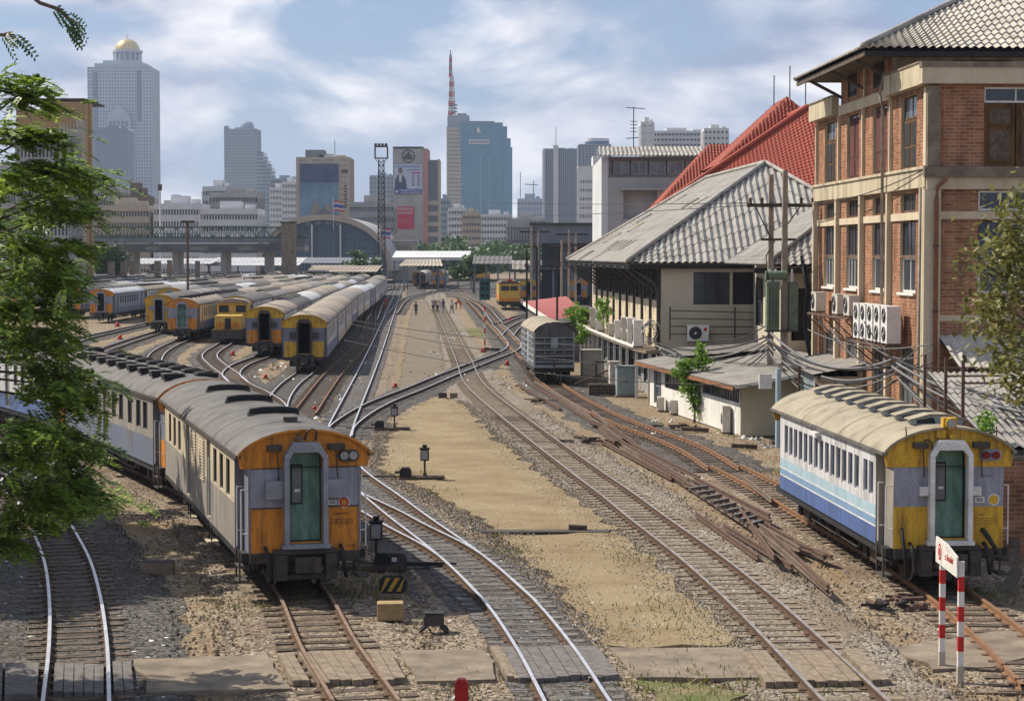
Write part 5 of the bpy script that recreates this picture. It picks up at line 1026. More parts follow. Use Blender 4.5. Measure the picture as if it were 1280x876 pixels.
part('wall', lambda m: m.box(11.5, 37, 152, 190, 0, 9.8, 'cream_wall'), rr_)
gt = [E(18.5, 176, 15.6), E(29, 176, 15.6), E(24.4, 181, 21.4)]
part('gablet', lambda m: (m.corr(E(18.0, 190, 15.2), E(18.0, 174, 15.2), E(24.4, 178, 21.3), E(24.4, 186, 21.3), .25, .75, .33, .05, 16, 'tile_red', step=.05), m.corr(E(18.0, 174, 15.2), E(31, 174, 15.2), E(24.4, 178, 21.3), E(24.4, 178, 21.3), .5, .5, .33, .05, 16, 'tile_red', step=.05), m.corr(E(18, 192, 15.2), E(31, 192, 15.2), E(24.4, 186, 21.3), E(24.4, 186, 21.3), .5, .5, .9, .05, 6, 'tile_red')), rr_)
for x in (23.2, 24.6, 26.0): part('aerial', lambda m: (m.cyl((x, 178, 20.5), (x, 178, 24-abs(x-24.6)*.6), .05, 'grime', n=4)), rr_)
r2 = thing('red_roof_building', 'second red tiled roof joined at the left behind the large one', 'building', (0, 0, 0))
part('roof', lambda m: (m.corr(E(13.0, 196, 10.6), E(36, 196, 10.6), E(30, 204, 18.5), E(20.0, 204, 18.5), .3, .75, .33, .05, 26, 'tile_red', step=.05), m.corr(E(13.0, 212, 10.6), E(13.0, 196, 10.6), E(20, 204, 18.5), E(20, 204, 18.5), .5, .5, .33, .05, 26, 'tile_red', step=.05), m.corr(E(36, 212, 10.6), E(13, 212, 10.6), E(20, 204, 18.5), E(30, 204, 18.5), .25, .7, .9, .05, 6, 'tile_red')), r2)
part('wall', lambda m: m.box(14.5, 35, 198, 210, 0, 10.5, 'cream_wall'), r2)
# concrete block with corrugated roof, left of the red roofs
cbk = thing('concrete_building', 'stained concrete block with corrugated roof and long dark window band', 'building', (0, 0, 0))
Zc = 232.0; L0, L1, L2 = P(752, 200, Zc).x, P(761, 200, Zc).x, P(885, 200, Zc).x; zt = P(760, 196, Zc).z
m = MB(); m.wall((L1, Zc, 0), (1, 0, 0), VZ, L2-L1, zt, [(0, P(0+760, 222, Zc).z, 'concrete_far'), (P(760, 222, Zc).z, zt, 'wood_grey')], [(.35, L2-L1-.2, P(760, 218, Zc).z, P(760, 201, Zc).z), (P(780, 2, Zc).x-L1, P(822, 2, Zc).x-L1, P(780, 274, Zc).z, P(780, 238, Zc).z)], depth=.8, reveal='dark')
m.box(L0, L1-.01, Zc+.1, Zc+26, 0, zt-.05, 'white_far'); m.box(L1, L2, Zc+1, Zc+26, 0, zt-.1, 'concrete_far'); m.build('wall', cbk)
for k in range(5): window(cbk, (L1, Zc, 0), (1, 0, 0), VZ, .5+k*2.1, .5+k*2.1+1.9, P(760, 218, Zc).z, P(760, 201, Zc).z, 'concrete_grey', 'glass_bright', nv=1, fw=.12, back=-.3)
part('awning', lambda m: m.box(L1+1.3, L2-4, Zc-.6, Zc+.2, P(780, 238, Zc).z, P(780, 235, Zc).z, 'concrete_far'), cbk)
part('roof', lambda m: m.corr((L0-.3, Zc-.8, zt+.1), (L2, Zc-.8, zt+.1), (L2, Zc+6, zt+1.5), (L0-.1, Zc+6, zt+1.5), 0, 1, .5, .08, 2, 'tin', step=.03), cbk)
ae = thing('tv_aerial', 'tall television aerial on the roof of the stained concrete block', 'aerial', tuple(P(792, 184, 236)))
part('mast', lambda m: m.cyl((0, 0, -.5), (0, 0, 4.7), .06, 'grime', n=5), ae); part('elements', lambda m: (m.cyl((-.9, 0, 4.6), (1.3, 0, 4.5), .05, 'grime', n=4), m.cyl((-.9, 0, 1.0), (.6, 0, 1.1), .05, 'grime', n=4), [m.cyl((-.4, 0, 1.8+.4*k), (.4, 0, 1.8+.4*k), .04, 'grime', n=4) for k in range(4)]), ae)
# ------------------------------------------------------------------ skyline and station
def px_box(x0, x1, yt, Z):
    a = P(x0, yt, Z); b = P(x1, yt, Z); return a.x, b.x, a.z
def tower(name, label, x0, x1, yt, Z, dp, core='tower_glass', skin='tower_white', nf=30, nc=10, cat='tower', fz=.45, cw=.5, group=None, zb=0, roof=True, proud=.5):
    """glass core, real floor slabs and piers in front of it, parapet roof"""
    X0, X1, zt = px_box(x0, x1, yt, Z); t = thing(name, label, cat, ((X0+X1)/2, Z, 0), 0, group); w_ = (X1-X0)/2; h = zt-zb
    m = MB(); m.box(-w_+proud, w_-proud, proud, dp, zb, zt-.2, core); m.build('glazing', t)
    m = MB(); fh = h/nf
    for k in range(nf): m.box(-w_+.02, w_-.02, 0.1, dp+.1, zb+k*fh, zb+k*fh+fh*fz, skin)
    cw_ = 2*w_/nc*cw
    for k in range(nc+1):
        x = -w_+2*w_*k/nc; m.box(max(-w_, x-cw_/2), min(w_, x+cw_/2), 0, .6, zb, zt, skin)
    for k in range(1, max(2, int(nc*dp/(2*w_)))):
        y = dp*k/max(2, int(nc*dp/(2*w_))); 
        for s in (-1, 1): m.box(s*w_-.3, s*w_+.3, y-cw_/2, y+cw_/2, zb, zt, skin)
    m.build('wall', t)
    if roof: m = MB(); m.box(-w_, w_, 0, dp+.1, zt, zt+fh*.5, skin); m.box(-w_*.4, w_*.3, dp*.3, dp*.7, zt+fh*.5, zt+fh*1.2, skin); m.box(w_*.5, w_*.8, dp*.2, dp*.5, zt+fh*.5, zt+fh*.9, skin); m.build('roof', t)
    t['_w'] = w_; t['_z'] = zt; return t, w_, zt
sk_ = 'towers of the far city skyline'
# domed tower
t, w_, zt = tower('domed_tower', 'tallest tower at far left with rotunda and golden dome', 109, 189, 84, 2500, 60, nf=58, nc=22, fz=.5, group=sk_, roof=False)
part('crown', lambda m: (m.box(-w_*.8, w_*.8, 5, 50, zt, zt+5, 'tower_white'), m.box(-w_*.55, w_*.55, 8, 46, zt+5, zt+9, 'tower_white')), t)
zc = zt+9; part('rotunda', lambda m: (m.cyl((5, 28, zc-4), (5, 28, zc+12), 15, 'tower_grey', n=24), [m.cyl((5+17*math.cos(a), 28+17*math.sin(a), zc-2), (5+17*math.cos(a), 28+17*math.sin(a), zc+11), 1.1, 'tower_white', n=6) for a in [i*math.pi/8 for i in range(16)]], m.cyl((5, 28, zc+11), (5, 28, zc+14), 19, 'tower_white', n=24), m.cyl((5, 28, zc-4), (5, 28, zc-1), 20, 'tower_white', n=24)), t)
part('dome', lambda m: (m.lathe((5, 28, zc+14), [(15.5*math.cos(a), 14.5*math.sin(a)) for a in [i*math.pi/20 for i in range(11)]], 'gold', 28), m.cyl((5, 28, zc+28), (5, 28, zc+34), .5, 'gold', n=6)), t)
part('side_bay', lambda m: (m.box(-w_*.82, -w_*.68, -.9, 3, 0, zt-6, 'tower_glass'), m.box(w_*.55, w_*.68, -.9, 3, zt*.72, zt-4, 'tower_glass')), t)
part('pediment_bay', lambda m: (m.box(-w_*.35, w_*.35, -8, 0, 0, zt*.74, 'tower_white'), m.prism([(-w_*.38, 0), (w_*.38, 0), (0, 14)], (0, -9, zt*.74), (1, 0, 0), (0, 0, 1), (0, 8, 0), 'tower_white'), [m.box(x-1.6, x+1.6, -8.5, -7.9, zt*.66, zt*.72, 'tower_glass') for x in (-10, -5, 0, 5, 10)], m.box(-w_*.55, w_*.2, -14, -8, 0, zt*.56, 'tower_white'), m.prism([(-w_*.5, 0), (w_*.12, 0), (-w_*.2, 10)], (0, -14.5, zt*.56), (1, 0, 0), (0, 0, 1), (0, 6, 0), 'tower_white'), [m.box(x-1.6, x+1.6, -14.6, -13.9, zt*.48, zt*.54, 'tower_glass') for x in (-15, -10, -5)]), t)
tower('glass_tower', 'blue glass block standing against the foot of the domed tower', 120, 160, 163, 2350, 40, 'tower_glass', 'tower_glass', 30, 8, group=sk_, fz=.2, cw=.1)
# stepped tower
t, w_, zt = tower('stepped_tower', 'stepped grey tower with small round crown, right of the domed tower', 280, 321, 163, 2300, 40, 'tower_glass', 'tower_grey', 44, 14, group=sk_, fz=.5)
part('crown', lambda m: (m.cyl((5, 20, zt+1), (5, 20, zt+6), 8, 'tower_grey', n=16), m.lathe((5, 20, zt+6), [(8*math.cos(a), 6*math.sin(a)) for a in [i*math.pi/12 for i in range(7)]], 'tower_grey', 16), m.box(-w_, -w_+5, 0, 5, zt+1, zt+5, 'tower_grey')), t)
X1 = P(321, 200, 2300).x-(P(280, 200, 2300).x+P(321, 200, 2300).x)/2
for k, (xx, yy) in enumerate([(329, 190), (334, 200), (339, 209), (342, 222)]):
    xe = X1+(xx-321)*.92; z_ = P(xx, yy, 2300).z
    part('setback', lambda m: (m.box(X1-.0+(0 if k == 0 else [329, 334, 339, 342][k-1]-321)*.92, xe, 1, 36-k*2, 0, z_, 'tower_glass'), [m.box(X1+(0 if k == 0 else [329, 334, 339][k-1]-321)*.92+.01, xe+1.2, -.4, 37-k*2, j*4.2, j*4.2+2, 'tower_grey') for j in range(int(z_/4.2))]), t)
# mural building
Zm = 750
t, w_, zt = tower('mural_building', 'tan slab building with huge blue mural and dark billboard', 370, 437, 200, Zm, 22, 'tower_glass', 'tan_far', 20, 4, cat='office building', fz=.9, cw=.5)
def pr_(x, y): q = P(x, y, Zm); return q.x-(P(370, 0, Zm).x+P(437, 0, Zm).x)/2, q.z
a0, b0 = pr_(376, 228); a1_, b1_ = pr_(424, 205); _, b2_ = pr_(376, 276)
part('billboard', lambda m: m.box(a0, a1_, -.5, -.05, b0, b1_, 'poster_dark'), t); part('mural', lambda m: (m.box(a0, a1_-.2, -.4, -.05, b2_, b0-.1, 'poster_mural'), m.prism([(a0+3.5, b2_), (a0+4.5, b2_+5), (a0+6, b2_+8), (a0+7.2, b2_+5), (a0+7.6, b2_)], (0, -.42, 0), (1, 0, 0), (0, 0, 1), (0, -.05, 0), 'mural_tan'), m.prism([(a0+8, b2_), (a0+9.2, b2_+4.5), (a0+10.4, b2_+7), (a0+11.6, b2_+4), (a0+12, b2_)], (0, -.42, 0), (1, 0, 0), (0, 0, 1), (0, -.05, 0), 'mural_tan')), t)
part('rooftop_plant', lambda m: (m.box(-w_+3, -w_+10, 5, 15, zt+1, zt+4, 'overpass'), m.box(-w_+8, -w_+16, 5, 15, zt+.5, zt+2, 'white_far')), t); part('aerial', lambda m: m.cyl((3.8, 8, zt), (3.8, 8, zt+8), .12, 'grime', n=5), t)
part('side_lettering', lambda m: ([m.box(w_-2.2+(k % 2)*.3, w_-1.2+(k % 2)*.3, -.1, -.02, zt-10-k*1.0, zt-9.4-k*1.0, 'wood') for k in range(9)], m.box(w_-3, w_-.6, -.1, -.02, zt-5, zt-3.6, 'wood')), t)
# billboard building
Zb = 800
t, w_, zt = tower('advert_building', 'white slab building with round emblem, blue poster and magenta banner', 491, 529, 185, Zb, 20, 'concrete_far', 'concrete_far', 1, 1, cat='office building', fz=.99, cw=.1, roof=False)
def pb_(x, y): q = P(x, y, Zb); return q.x-(P(491, 0, Zb).x+P(529, 0, Zb).x)/2, q.z
part('roof', lambda m: m.box(-w_, w_, 0, 20, zt, zt+.5, 'grime'), t)
cx_, cz_ = pb_(511, 195.5)
def emb(m):
    m.tube([(cx_+2.5*math.cos(a), -.12, cz_+2.5*math.sin(a)) for a in [i*math.pi/14 for i in range(29)]], .18, 'grime', 5)
    for k in range(5): m.box(cx_-1.7+k*.72, cx_-1.25+k*.72, -.2, -.02, cz_-.9, cz_+.3+(.5 if k in (1, 2, 3) else 0), 'grime')
    m.box(cx_-1.8, cx_+1.8, -.2, -.02, cz_-1.2, cz_-.95, 'grime'); m.prism([(-.5, .9), (.5, .9), (0, 2.0)], (cx_, -.02, cz_), (1, 0, 0), (0, 0, 1), (0, -.15, 0), 'grime')
part('emblem', emb, t)
x0_, z1_ = pb_(493, 206); x1_, z0_ = pb_(528, 242.5)
def poster(m):
    w0, h0 = x1_-x0_, z1_-z0_; m.box(x0_, x1_, -.3, -.02, z0_, z1_, 'poster_pale'); m.box(x0_+.01, x1_-.01, -.36, -.3, z0_+.02, z0_+h0*.17, 'poster_blue'); O = (x0_, -.3, z0_)
    R_ = lambda u0, u1, v0, v1, mm, e=.05: rect(m, O, (1, 0, 0), VZ, u0*w0, u1*w0, v0*h0, v1*h0, .002, e, mm)
    m.prism([(.02*w0, .17*h0), (.04*w0, .5*h0), (.14*w0, .66*h0), (.22*w0, .68*h0), (.32*w0, .64*h0), (.42*w0, .5*h0), (.46*w0, .17*h0)], O, (1, 0, 0), (0, 0, 1), (0, -.06, 0), 'poster_dark')
    m.prism([(.19*w0, .4*h0), (.17*w0, .64*h0), (.23*w0, .68*h0), (.29*w0, .64*h0), (.26*w0, .4*h0)], O, (1, 0, 0), (0, 0, 1), (0, -.075, 0), 'white_far')
    m.cyl((x0_+.23*w0, -.31, z0_+.77*h0), (x0_+.23*w0, -.38, z0_+.77*h0), .075*w0, 'skin', n=14); m.cyl((x0_+.23*w0, -.31, z0_+.82*h0), (x0_+.23*w0, -.37, z0_+.82*h0), .08*w0, 'poster_dark', n=14)
    m.cyl((x0_+.09*w0, -.36, z0_+.08*h0), (x0_+.09*w0, -.42, z0_+.08*h0), .05*w0, 'white_far', n=12)
    rr = random.Random(4)
    for r0, v, ua, ub, mm in ((0, .93, .04, .96, 'poster_blue'), (1, .82, .45, .95, 'poster_dark'), (2, .12, .18, .93, 'white_far'), (3, .045, .24, .93, 'white_far')):
        u = ua
        while u < ub:
            w1 = rr.uniform(.015, .035); R_(u, u+w1, v-.018, v+.018+rr.uniform(-.01, .012), mm, .09); u += w1+.014
    R_(.6, .95, .69, .73, 'red'); 
    for uu in (.68, .88):
        for v in (.6, .52, .44, .36, .28): R_(uu-.04, uu+.04+rr.uniform(-.02, .02), v, v+.04, 'poster_dark')
part('poster', poster, t)
x0m, z1m = pb_(494, 258.5); x1m, z0m = pb_(518, 286)
def banner(m):
    m.box(x0m, x1m, -.3, -.02, z0m, z1m, 'magenta'); rr = random.Random(8)
    for v in (.93, .87, .75, .69, .4, .3):
        u = x0m+(.3 if v > .6 else 1.5)
        while u < x1m-.6: w1 = rr.uniform(.2, .5); m.box(u, u+w1, -.34, -.3, z0m+(z1m-z0m)*v-.16, z0m+(z1m-z0m)*v+.16, 'pink_far' if v < .6 else 'white_far'); u += w1+.18
part('banner', banner, t)
part('end_wall', lambda m: m.box(w_, w_+1.9, .1, 20, 0, zt-.3, 'pink_far'), t)
x1s = pb_(549, 0)[0]; z_ = P(540, 200, Zb).z
part('annex', lambda m: (m.box(w_+1.9, x1s, 1, 20, z_-18, z_, 'tower_dark'), m.box(x1s-.6, x1s+.05, .8, 20, 0, z_+.4, 'tan_far'), m.box(w_+1.9, x1s-.6, 1.2, 20, 0, z_-18, 'tower_dark'), [m.box(w_+1.9, x1s-.6, .8, 1.2, z_-18-k*4.2, z_-16.2-k*4.2, 'tan_far') for k in range(5)]), t)
tower('grey_tower', 'pale grey block behind the floodlight mast', 462, 492, 222, 1500, 30, 'tower_dark', 'tower_grey', 20, 7, group=sk_)
# blue glass tower with mast
Zt = 1800
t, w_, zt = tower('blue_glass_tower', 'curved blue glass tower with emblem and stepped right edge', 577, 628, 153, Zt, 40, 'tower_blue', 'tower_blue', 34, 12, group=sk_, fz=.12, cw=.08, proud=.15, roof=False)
xm = (P(577, 0, Zt).x+P(628, 0, Zt).x)/2; fx = lambda x: P(x, 0, Zt).x-xm; fz_ = lambda y: P(600, y, Zt).z
part('setback', lambda m: [(m.box(fx(a), fx(b), 1, 38, 0, fz_(y), 'tower_blue')) for a, b, y in ((628, 634, 158), (634, 638.5, 173), (638.5, 640.5, 184))], t)
def ribs(m):
    m.box(fx(558.5), fx(577)-.05, .8, 34, 0, fz_(158), 'tower_blue_pale'); n = 34
    for k in range(n): z = fz_(158)*k/n; wdt = fx(577)-2+1.9*math.sin(k*.1); m.box(fx(558), wdt, -.6, 35, z, z+2.7, 'tan_far')
part('striped_wing', ribs, t)
part('roof', lambda m: (m.box(fx(559), fx(586), 3, 30, fz_(158)-.1, fz_(144), 'tower_grey'), m.box(fx(586), fx(618), 2, 38, zt, fz_(151.5), 'tower_dark'), [m.cyl((fx(x), 10, fz_(144)), (fx(x), 10, fz_(141)), 2, 'tower_grey', n=8) for x in (574, 580)]), t)
part('sign', lambda m: (m.box(fx(586), fx(612), -.8, -.1, fz_(180.5), fz_(174.5), 'white_far'), [m.box(fx(587.5+k*1.6), fx(588.4+k*1.6), -.9, -.8, fz_(179), fz_(176), 'poster_dark') for k in range(15)]), t)
part('emblem', lambda m: (m.prism([(fx(596), fz_(167)), (fx(596), fz_(160)), (fx(598), fz_(159)), (fx(600.5), fz_(163)), (fx(600.5), fz_(167)), (fx(599), fz_(167)), (fx(598), fz_(163)), (fx(597.5), fz_(167))], (0, -.1, 0), (1, 0, 0), (0, 0, 1), (0, -.6, 0), 'white_far'), m.box(fx(593), fx(595.3), -.7, -.1, fz_(168), fz_(161), 'tower_glass')), t)
part('light_strip', lambda m: [m.box(fx(x), fx(x+1.2), -.3, -.05, 0, fz_(196), 'tower_blue_pale') for x in (600, 611.5)], t)
def lattice(m, cx, cy, z0, z1, w0, w1, mt, mt2, n, r=.12, band=False):
    for k in range(n):
        a = k/n; b = (k+1)/n; wa, wb = w0+(w1-w0)*a, w0+(w1-w0)*b; za, zb = z0+(z1-z0)*a, z0+(z1-z0)*b; mm = mt if (k//2) % 2 == 0 or not band else mt2
        ca = [(cx+sx*wa/2, cy+sy*wa/2, za) for sx, sy in ((-1, -1), (1, -1), (1, 1), (-1, 1))]; cb_ = [(cx+sx*wb/2, cy+sy*wb/2, zb) for sx, sy in ((-1, -1), (1, -1), (1, 1), (-1, 1))]
        for i in range(4): m.cyl(ca[i], cb_[i], r, mm, n=4); m.cyl(ca[i], cb_[(i+1) % 4], r*.7, mm, n=4); m.cyl(ca[i], ca[(i+1) % 4], r*.7, mm, n=4)
mt_ = thing('transmission_mast', 'red and white lattice mast on top of the tower with the striped wing', 'mast', (P(564, 0, Zt).x, Zt+12, fz_(144)))
zh = fz_(64)-fz_(144); part('lattice', lambda m: (lattice(m, 0, 0, 0, zh*.62, 6, 3.2, 'red', 'white_far', 16, .55, True), lattice(m, -1, 0, zh*.62, zh*.96, 2.6, 1.8, 'red', 'tower_grey', 12, .45, True), m.cyl((-1, 0, zh*.95), (-1, 0, zh*1.03), .5, 'grime', n=5)), mt_)
part('dishes', lambda m: [m.lathe((2.5, -2, 3+k*3), [(2.8, 0), (2.4, 1.2), (0, 1.6)], 'tower_dark', 10) for k in range(3)], mt_)
# others on the right of the skyline
t, w_, zt = tower('unfinished_tower', 'hazy blue tower under construction with crane', 647, 678, 252, 2300, 30, 'tower_dark', 'tower_grey', 10, 8, group=sk_)
part('crane', lambda m: (m.box(-6, 6, 5, 20, zt, zt+9, 'tower_grey'), m.cyl((4, 8, zt+9), (4, 8, zt+24), .5, 'grime', n=4), m.cyl((-6, 8, zt+20), (9, 8, zt+19), .5, 'grime', n=4), m.cyl((-11, 8, 0), (-11, 8, zt+34), .4, 'grime', n=4)), t)
t, w_, zt = tower('grey_tower', 'grey ribbed office tower with white vertical stripe', 679, 722, 187, 1400, 26, 'tower_dark', 'tower_grey', 60, 16, group=sk_, fz=.2, cw=.45)
part('stripe', lambda m: (m.box(-w_*.42, -w_*.12, -1.4, 2, 0, zt+3, 'white_far'), m.box(-w_-.05, -w_+1, -.8, 4, 0, zt, 'white_far')), t); part('aerial', lambda m: m.cyl((-3, 5, zt), (-3, 5, zt+16), .2, 'grime', n=4), t)
t, w_, zt = tower('grey_tower', 'grey tower with round white top behind the perforated white block', 723, 764, 182, 1300, 24, 'tower_dark', 'tower_grey', 44, 10, group=sk_, fz=.4)
part('top_drum', lambda m: (m.cyl((2, 12, zt), (2, 12, zt+5), 8, 'white_far', n=20), m.cyl((2, 12, zt+1), (2, 12, zt+3), 8.1, 'tower_glass', n=20), m.box(w_*.1, w_*.6, -.3, .1, zt-14, zt-2, 'white_far'), [m.box(w_*.2, w_*.5, -.5, -.3, zt-12+k*3, zt-11+k*3, 'poster_blue') for k in range(3)]), t)
t = thing('perforated_building', 'white block with rows of small square windows at the centre right', 'office building', (P(740, 0, 900).x, 900, 0)); w_ = (P(757, 0, 900).x-P(723, 0, 900).x)/2; zt = P(740, 209, 900).z
def perf(m):
    ops = [(1+c*1.12, 1.55+c*1.12, 12+r*3.9, 13.3+r*3.9) for r in range(int((zt-13)/3.9)) for c in range(int((2*w_-1.5)/1.12))]
    m.wall((-w_, 0, 0), (1, 0, 0), VZ, 2*w_, zt, [(0, zt, 'white_far')], ops, depth=.5, reveal='tower_dark'); m.box(-w_, w_, .5, 20, 0, zt-.05, 'tower_dark'); m.box(w_*.1, w_, .55, 20, zt-.02, zt+5, 'white_far')
part('wall', perf, t); part('roof', lambda m: m.box(-w_, w_, 0, 20, zt, zt+.5, 'white_far'), t)
tower('white_hotel', 'long white block with rows of windows rising behind the concrete roof', 812, 885, 167, 900, 18, 'tower_dark', 'white_far', 26, 16, cat='building', fz=.6, cw=.3); tower('white_hotel', 'white stair block at the left end of the long white block', 801, 818, 157, 880, 14, 'white_far', 'white_far', 20, 2, cat='building', fz=.9)
tower('white_hotel', 'white stepped block at the right end of the long white block', 880, 911, 164, 860, 14, 'tower_dark', 'white_far', 24, 6, cat='building', fz=.6)
# left side blocks
t, w_, zt = tower('ochre_building', 'ochre brown windowless block behind the left tree', 50, 106, 125, 330, 6, 'ochre', 'ochre', 1, 1, cat='building', fz=.99, cw=.05, roof=False)
part('parapet', lambda m: m.box(-w_, w_, -.05, 16, zt, zt+.25, 'grime'), t); part('rooftop_letters', lambda m: (m.box(-w_+.5, -w_+1.6, -.5, -.3, zt-2.6, zt-2.3, 'magenta'), m.box(-w_+1.5, -w_+2.5, -.5, -.3, zt-2.9, zt-2.4, 'yellow_sign')), t)
part('railing', lambda m: (m.box(-w_+3.4, w_-.4, -.6, -.5, zt-5, zt-4.9, 'white_far'), [m.box(-w_+3.4+k*.55, -w_+3.48+k*.55, -.6, -.5, zt-4.9, zt-3.8, 'white_far') for k in range(6)], m.box(w_*.6, w_, -.4, 0, 0, zt*.9, 'tan_far')), t)
tower('ochre_building', 'lower ochre block at the left edge beside the taller one', 20, 67, 135, 345, 16, 'ochre', 'ochre', 1, 1, cat='building', fz=.99, cw=.05, roof=False)
t, w_, zt = tower('ribbed_building', 'grey ribbed apartment block half hidden by the left tree', 20, 84, 160, 300, 9, 'tower_dark', 'concrete_far', 9, 14, cat='building', fz=.5, cw=.4, roof=False)
low = [(118, 150, 240, 620, 'concrete_far', 'tower_dark', 'brown-topped low block under the domed tower'), (147, 186, 254, 600, 'concrete_far', 'tower_dark', 'flat tan block right of the brown-topped one'), (120, 186, 264, 560, 'tan_far', 'tower_dark', 'long pale low building above the green bridge at left'),
    (192, 252, 262, 560, 'white_far', 'overpass', 'long white low building in the gap right of the domed tower'), (205, 228, 256, 700, 'white_far', 'tower_dark', 'small white block in the gap between the two far towers'), (253, 288, 239, 620, 'white_far', 'tower_dark', 'white apartment block with balconies left of the stepped tower base'),
    (262, 322, 247, 600, 'concrete_far', 'tower_dark', 'pale block with balconies before the stepped tower'), (250, 322, 268, 520, 'white_far', 'tower_glass', 'wide low block with blue windows behind the green bridge'), (337, 356, 238, 1000, 'white_far', 'tower_grey', 'round cornered white block left of the mural building'),
    (352, 371, 231, 950, 'white_far', 'tower_grey', 'white curved apartment block touching the mural building'), (338, 372, 226, 1300, 'tower_grey', 'tower_dark', 'grey block behind the white curved ones'), (437, 492, 259, 620, 'concrete_far', 'tower_grey', 'grey block with painted side right of the mural building'),
    (549, 562, 252, 1000, 'tower_grey', 'tower_dark', 'pale narrow block between the advert building and the blue tower'), (560, 582, 264, 900, 'white_far', 'tower_dark', 'small white block at the foot of the blue tower'), (578, 600, 270, 850, 'tan_far', 'tower_dark', 'small tan block under the blue tower'),
    (598, 640, 272, 950, 'white_far', 'tower_dark', 'long pale block at the foot of the blue tower, right side'), (638, 682, 276, 1000, 'concrete_far', 'tower_dark', 'low grey block under the unfinished tower'), (-30, 44, 225, 420, 'concrete_far', 'tower_dark', 'grey block behind the leaves at the left edge')]
for x0, x1, yt, Z, sk1, gl, lb in low: tower('city_building', lb, x0, x1, yt, Z, 16, gl, sk1, max(3, int(P(0, yt, Z).z/2.9)), max(3, int((x1-x0)/3.5)), cat='building', fz=.55, cw=.3, group='low buildings beyond the railway')
tower('brick_red_block', 'low reddish block between the pale ones above the green bridge', 150, 184, 256, 590, 12, 'rust_dull', 'rust_dull', 4, 4, cat='building')
t = thing('classical_building', 'small pale classical building with window row behind the station roof', 'building', tuple(P(505, 0, 560)*V((1, 1, 0)))); 
part('wall', lambda m: (m.wall((-3.4, 0, 0), (1, 0, 0), VZ, 6.8, 12, [(0, 12, 'tan_far')], [(1.5+k*.8, 1.95+k*.8, 8.6, 10.0) for k in range(5)], depth=.4, reveal='tower_dark'), m.box(-3.4, 3.4, .4, 8, 0, 11.9, 'tan_far')), t); part('cornice', lambda m: (m.box(-3.7, 3.7, -.3, 8, 11.0, 11.4, 'white_far'), m.box(-3, 3, 0, 8, 12, 13, 'tan_far')), t)
# ---------------- station hall
Zs = 520
st = thing('station_hall', 'great arched station hall with blue glass front and pale rim', 'station', (P(403, 0, Zs).x, Zs, 0))
ar, sp_z, ht = (P(489, 0, Zs).x-P(403, 0, Zs).x), 3.0, P(403, 268, Zs).z
arc = [(ar*math.cos(a), sp_z+(ht-sp_z)*math.sin(a)**.9) for a in [math.pi*i/40 for i in range(41)]]
inn = [(x*.93, sp_z+(z-sp_z)*.90) for x, z in arc]
part('arch_rim', lambda m: m.prism(arc+inn[::-1], (0, 0, 0), (1, 0, 0), (0, 0, 1), (0, 1.6, 0), 'tan_far'), st)
part('glass_front', lambda m: m.prism(inn, (0, .9, 0), (1, 0, 0), (0, 0, 1), (0, .3, 0), 'arch_glass'), st)
def mull(m):
    for k in range(-13, 14):
        x = k*1.25; z = sp_z+(ht-sp_z)*.9*max(0, 1-(x/(ar*.93))**2)**.45
        if abs(x) < ar*.92: m.box(x-.07, x+.07, .75, .9, 2, z, 'overpass')
    for z in (4, 6, 8, 10, 12): xx = ar*.92*math.sqrt(max(0, 1-((z-sp_z)/((ht-sp_z)*.9))**2)); m.box(-xx, xx, .72, .88, z, z+.16, 'overpass')
    for x in (-3, 4.4): m.box(x-.2, x+.2, -.2, .7, 0, 15, 'white_far')
part('mullions', mull, st)
part('roof', lambda m: m.add([(x, y, z+.05) for y in (1.6, 70) for x, z in arc], [(i, i+1, 42+i, 41+i) for i in range(40)], 'concrete_far', True), st)
part('oval_windows', lambda m: [m.prism([(cx+.9*math.cos(a), ht-2.2+.55*math.sin(a)-abs(cx)*.06) for a in [i*math.pi/6 for i in range(12)]], (0, -.02, 0), (1, 0, 0), (0, 0, 1), (0, -.08, 0), 'tower_dark') for cx in (-3.9, -1.3, 1.3, 3.9)], st)
part('crest', lambda m: m.prism([(-3, ht-.3), (3, ht-.3), (1, ht+1), (0, ht+2), (-1, ht+1)], (0, .4, 0), (1, 0, 0), (0, 0, 1), (0, .6, 0), 'overpass'), st)
for i, (x, y, lb) in enumerate([(421, 258, 'national flag flying over the arched station hall'), (480, 292, 'small flag on the thin pole right of the station arch')]):
    t = thing('flag', lb, 'flag', tuple(P(x, y, 515))); part('pole', lambda m: m.cyl((-.9, 0, -6), (-.9, 0, 2.5), .08, 'white_far', n=5), t); 
    part('cloth', lambda m: [m.box(-.85+q*.5, -.34+q*.5, .02*q, .04+.02*q, a+.15*math.sin(q*1.4), b+.15*math.sin(q*1.4), c) for q in range(5) for a, b, c in ((.9, 1.3, 'red'), (.5, .9, 'white_far'), (-.4, .5, 'poster_blue'), (-.8, -.4, 'white_far'), (-1.2, -.8, 'red'))], t)
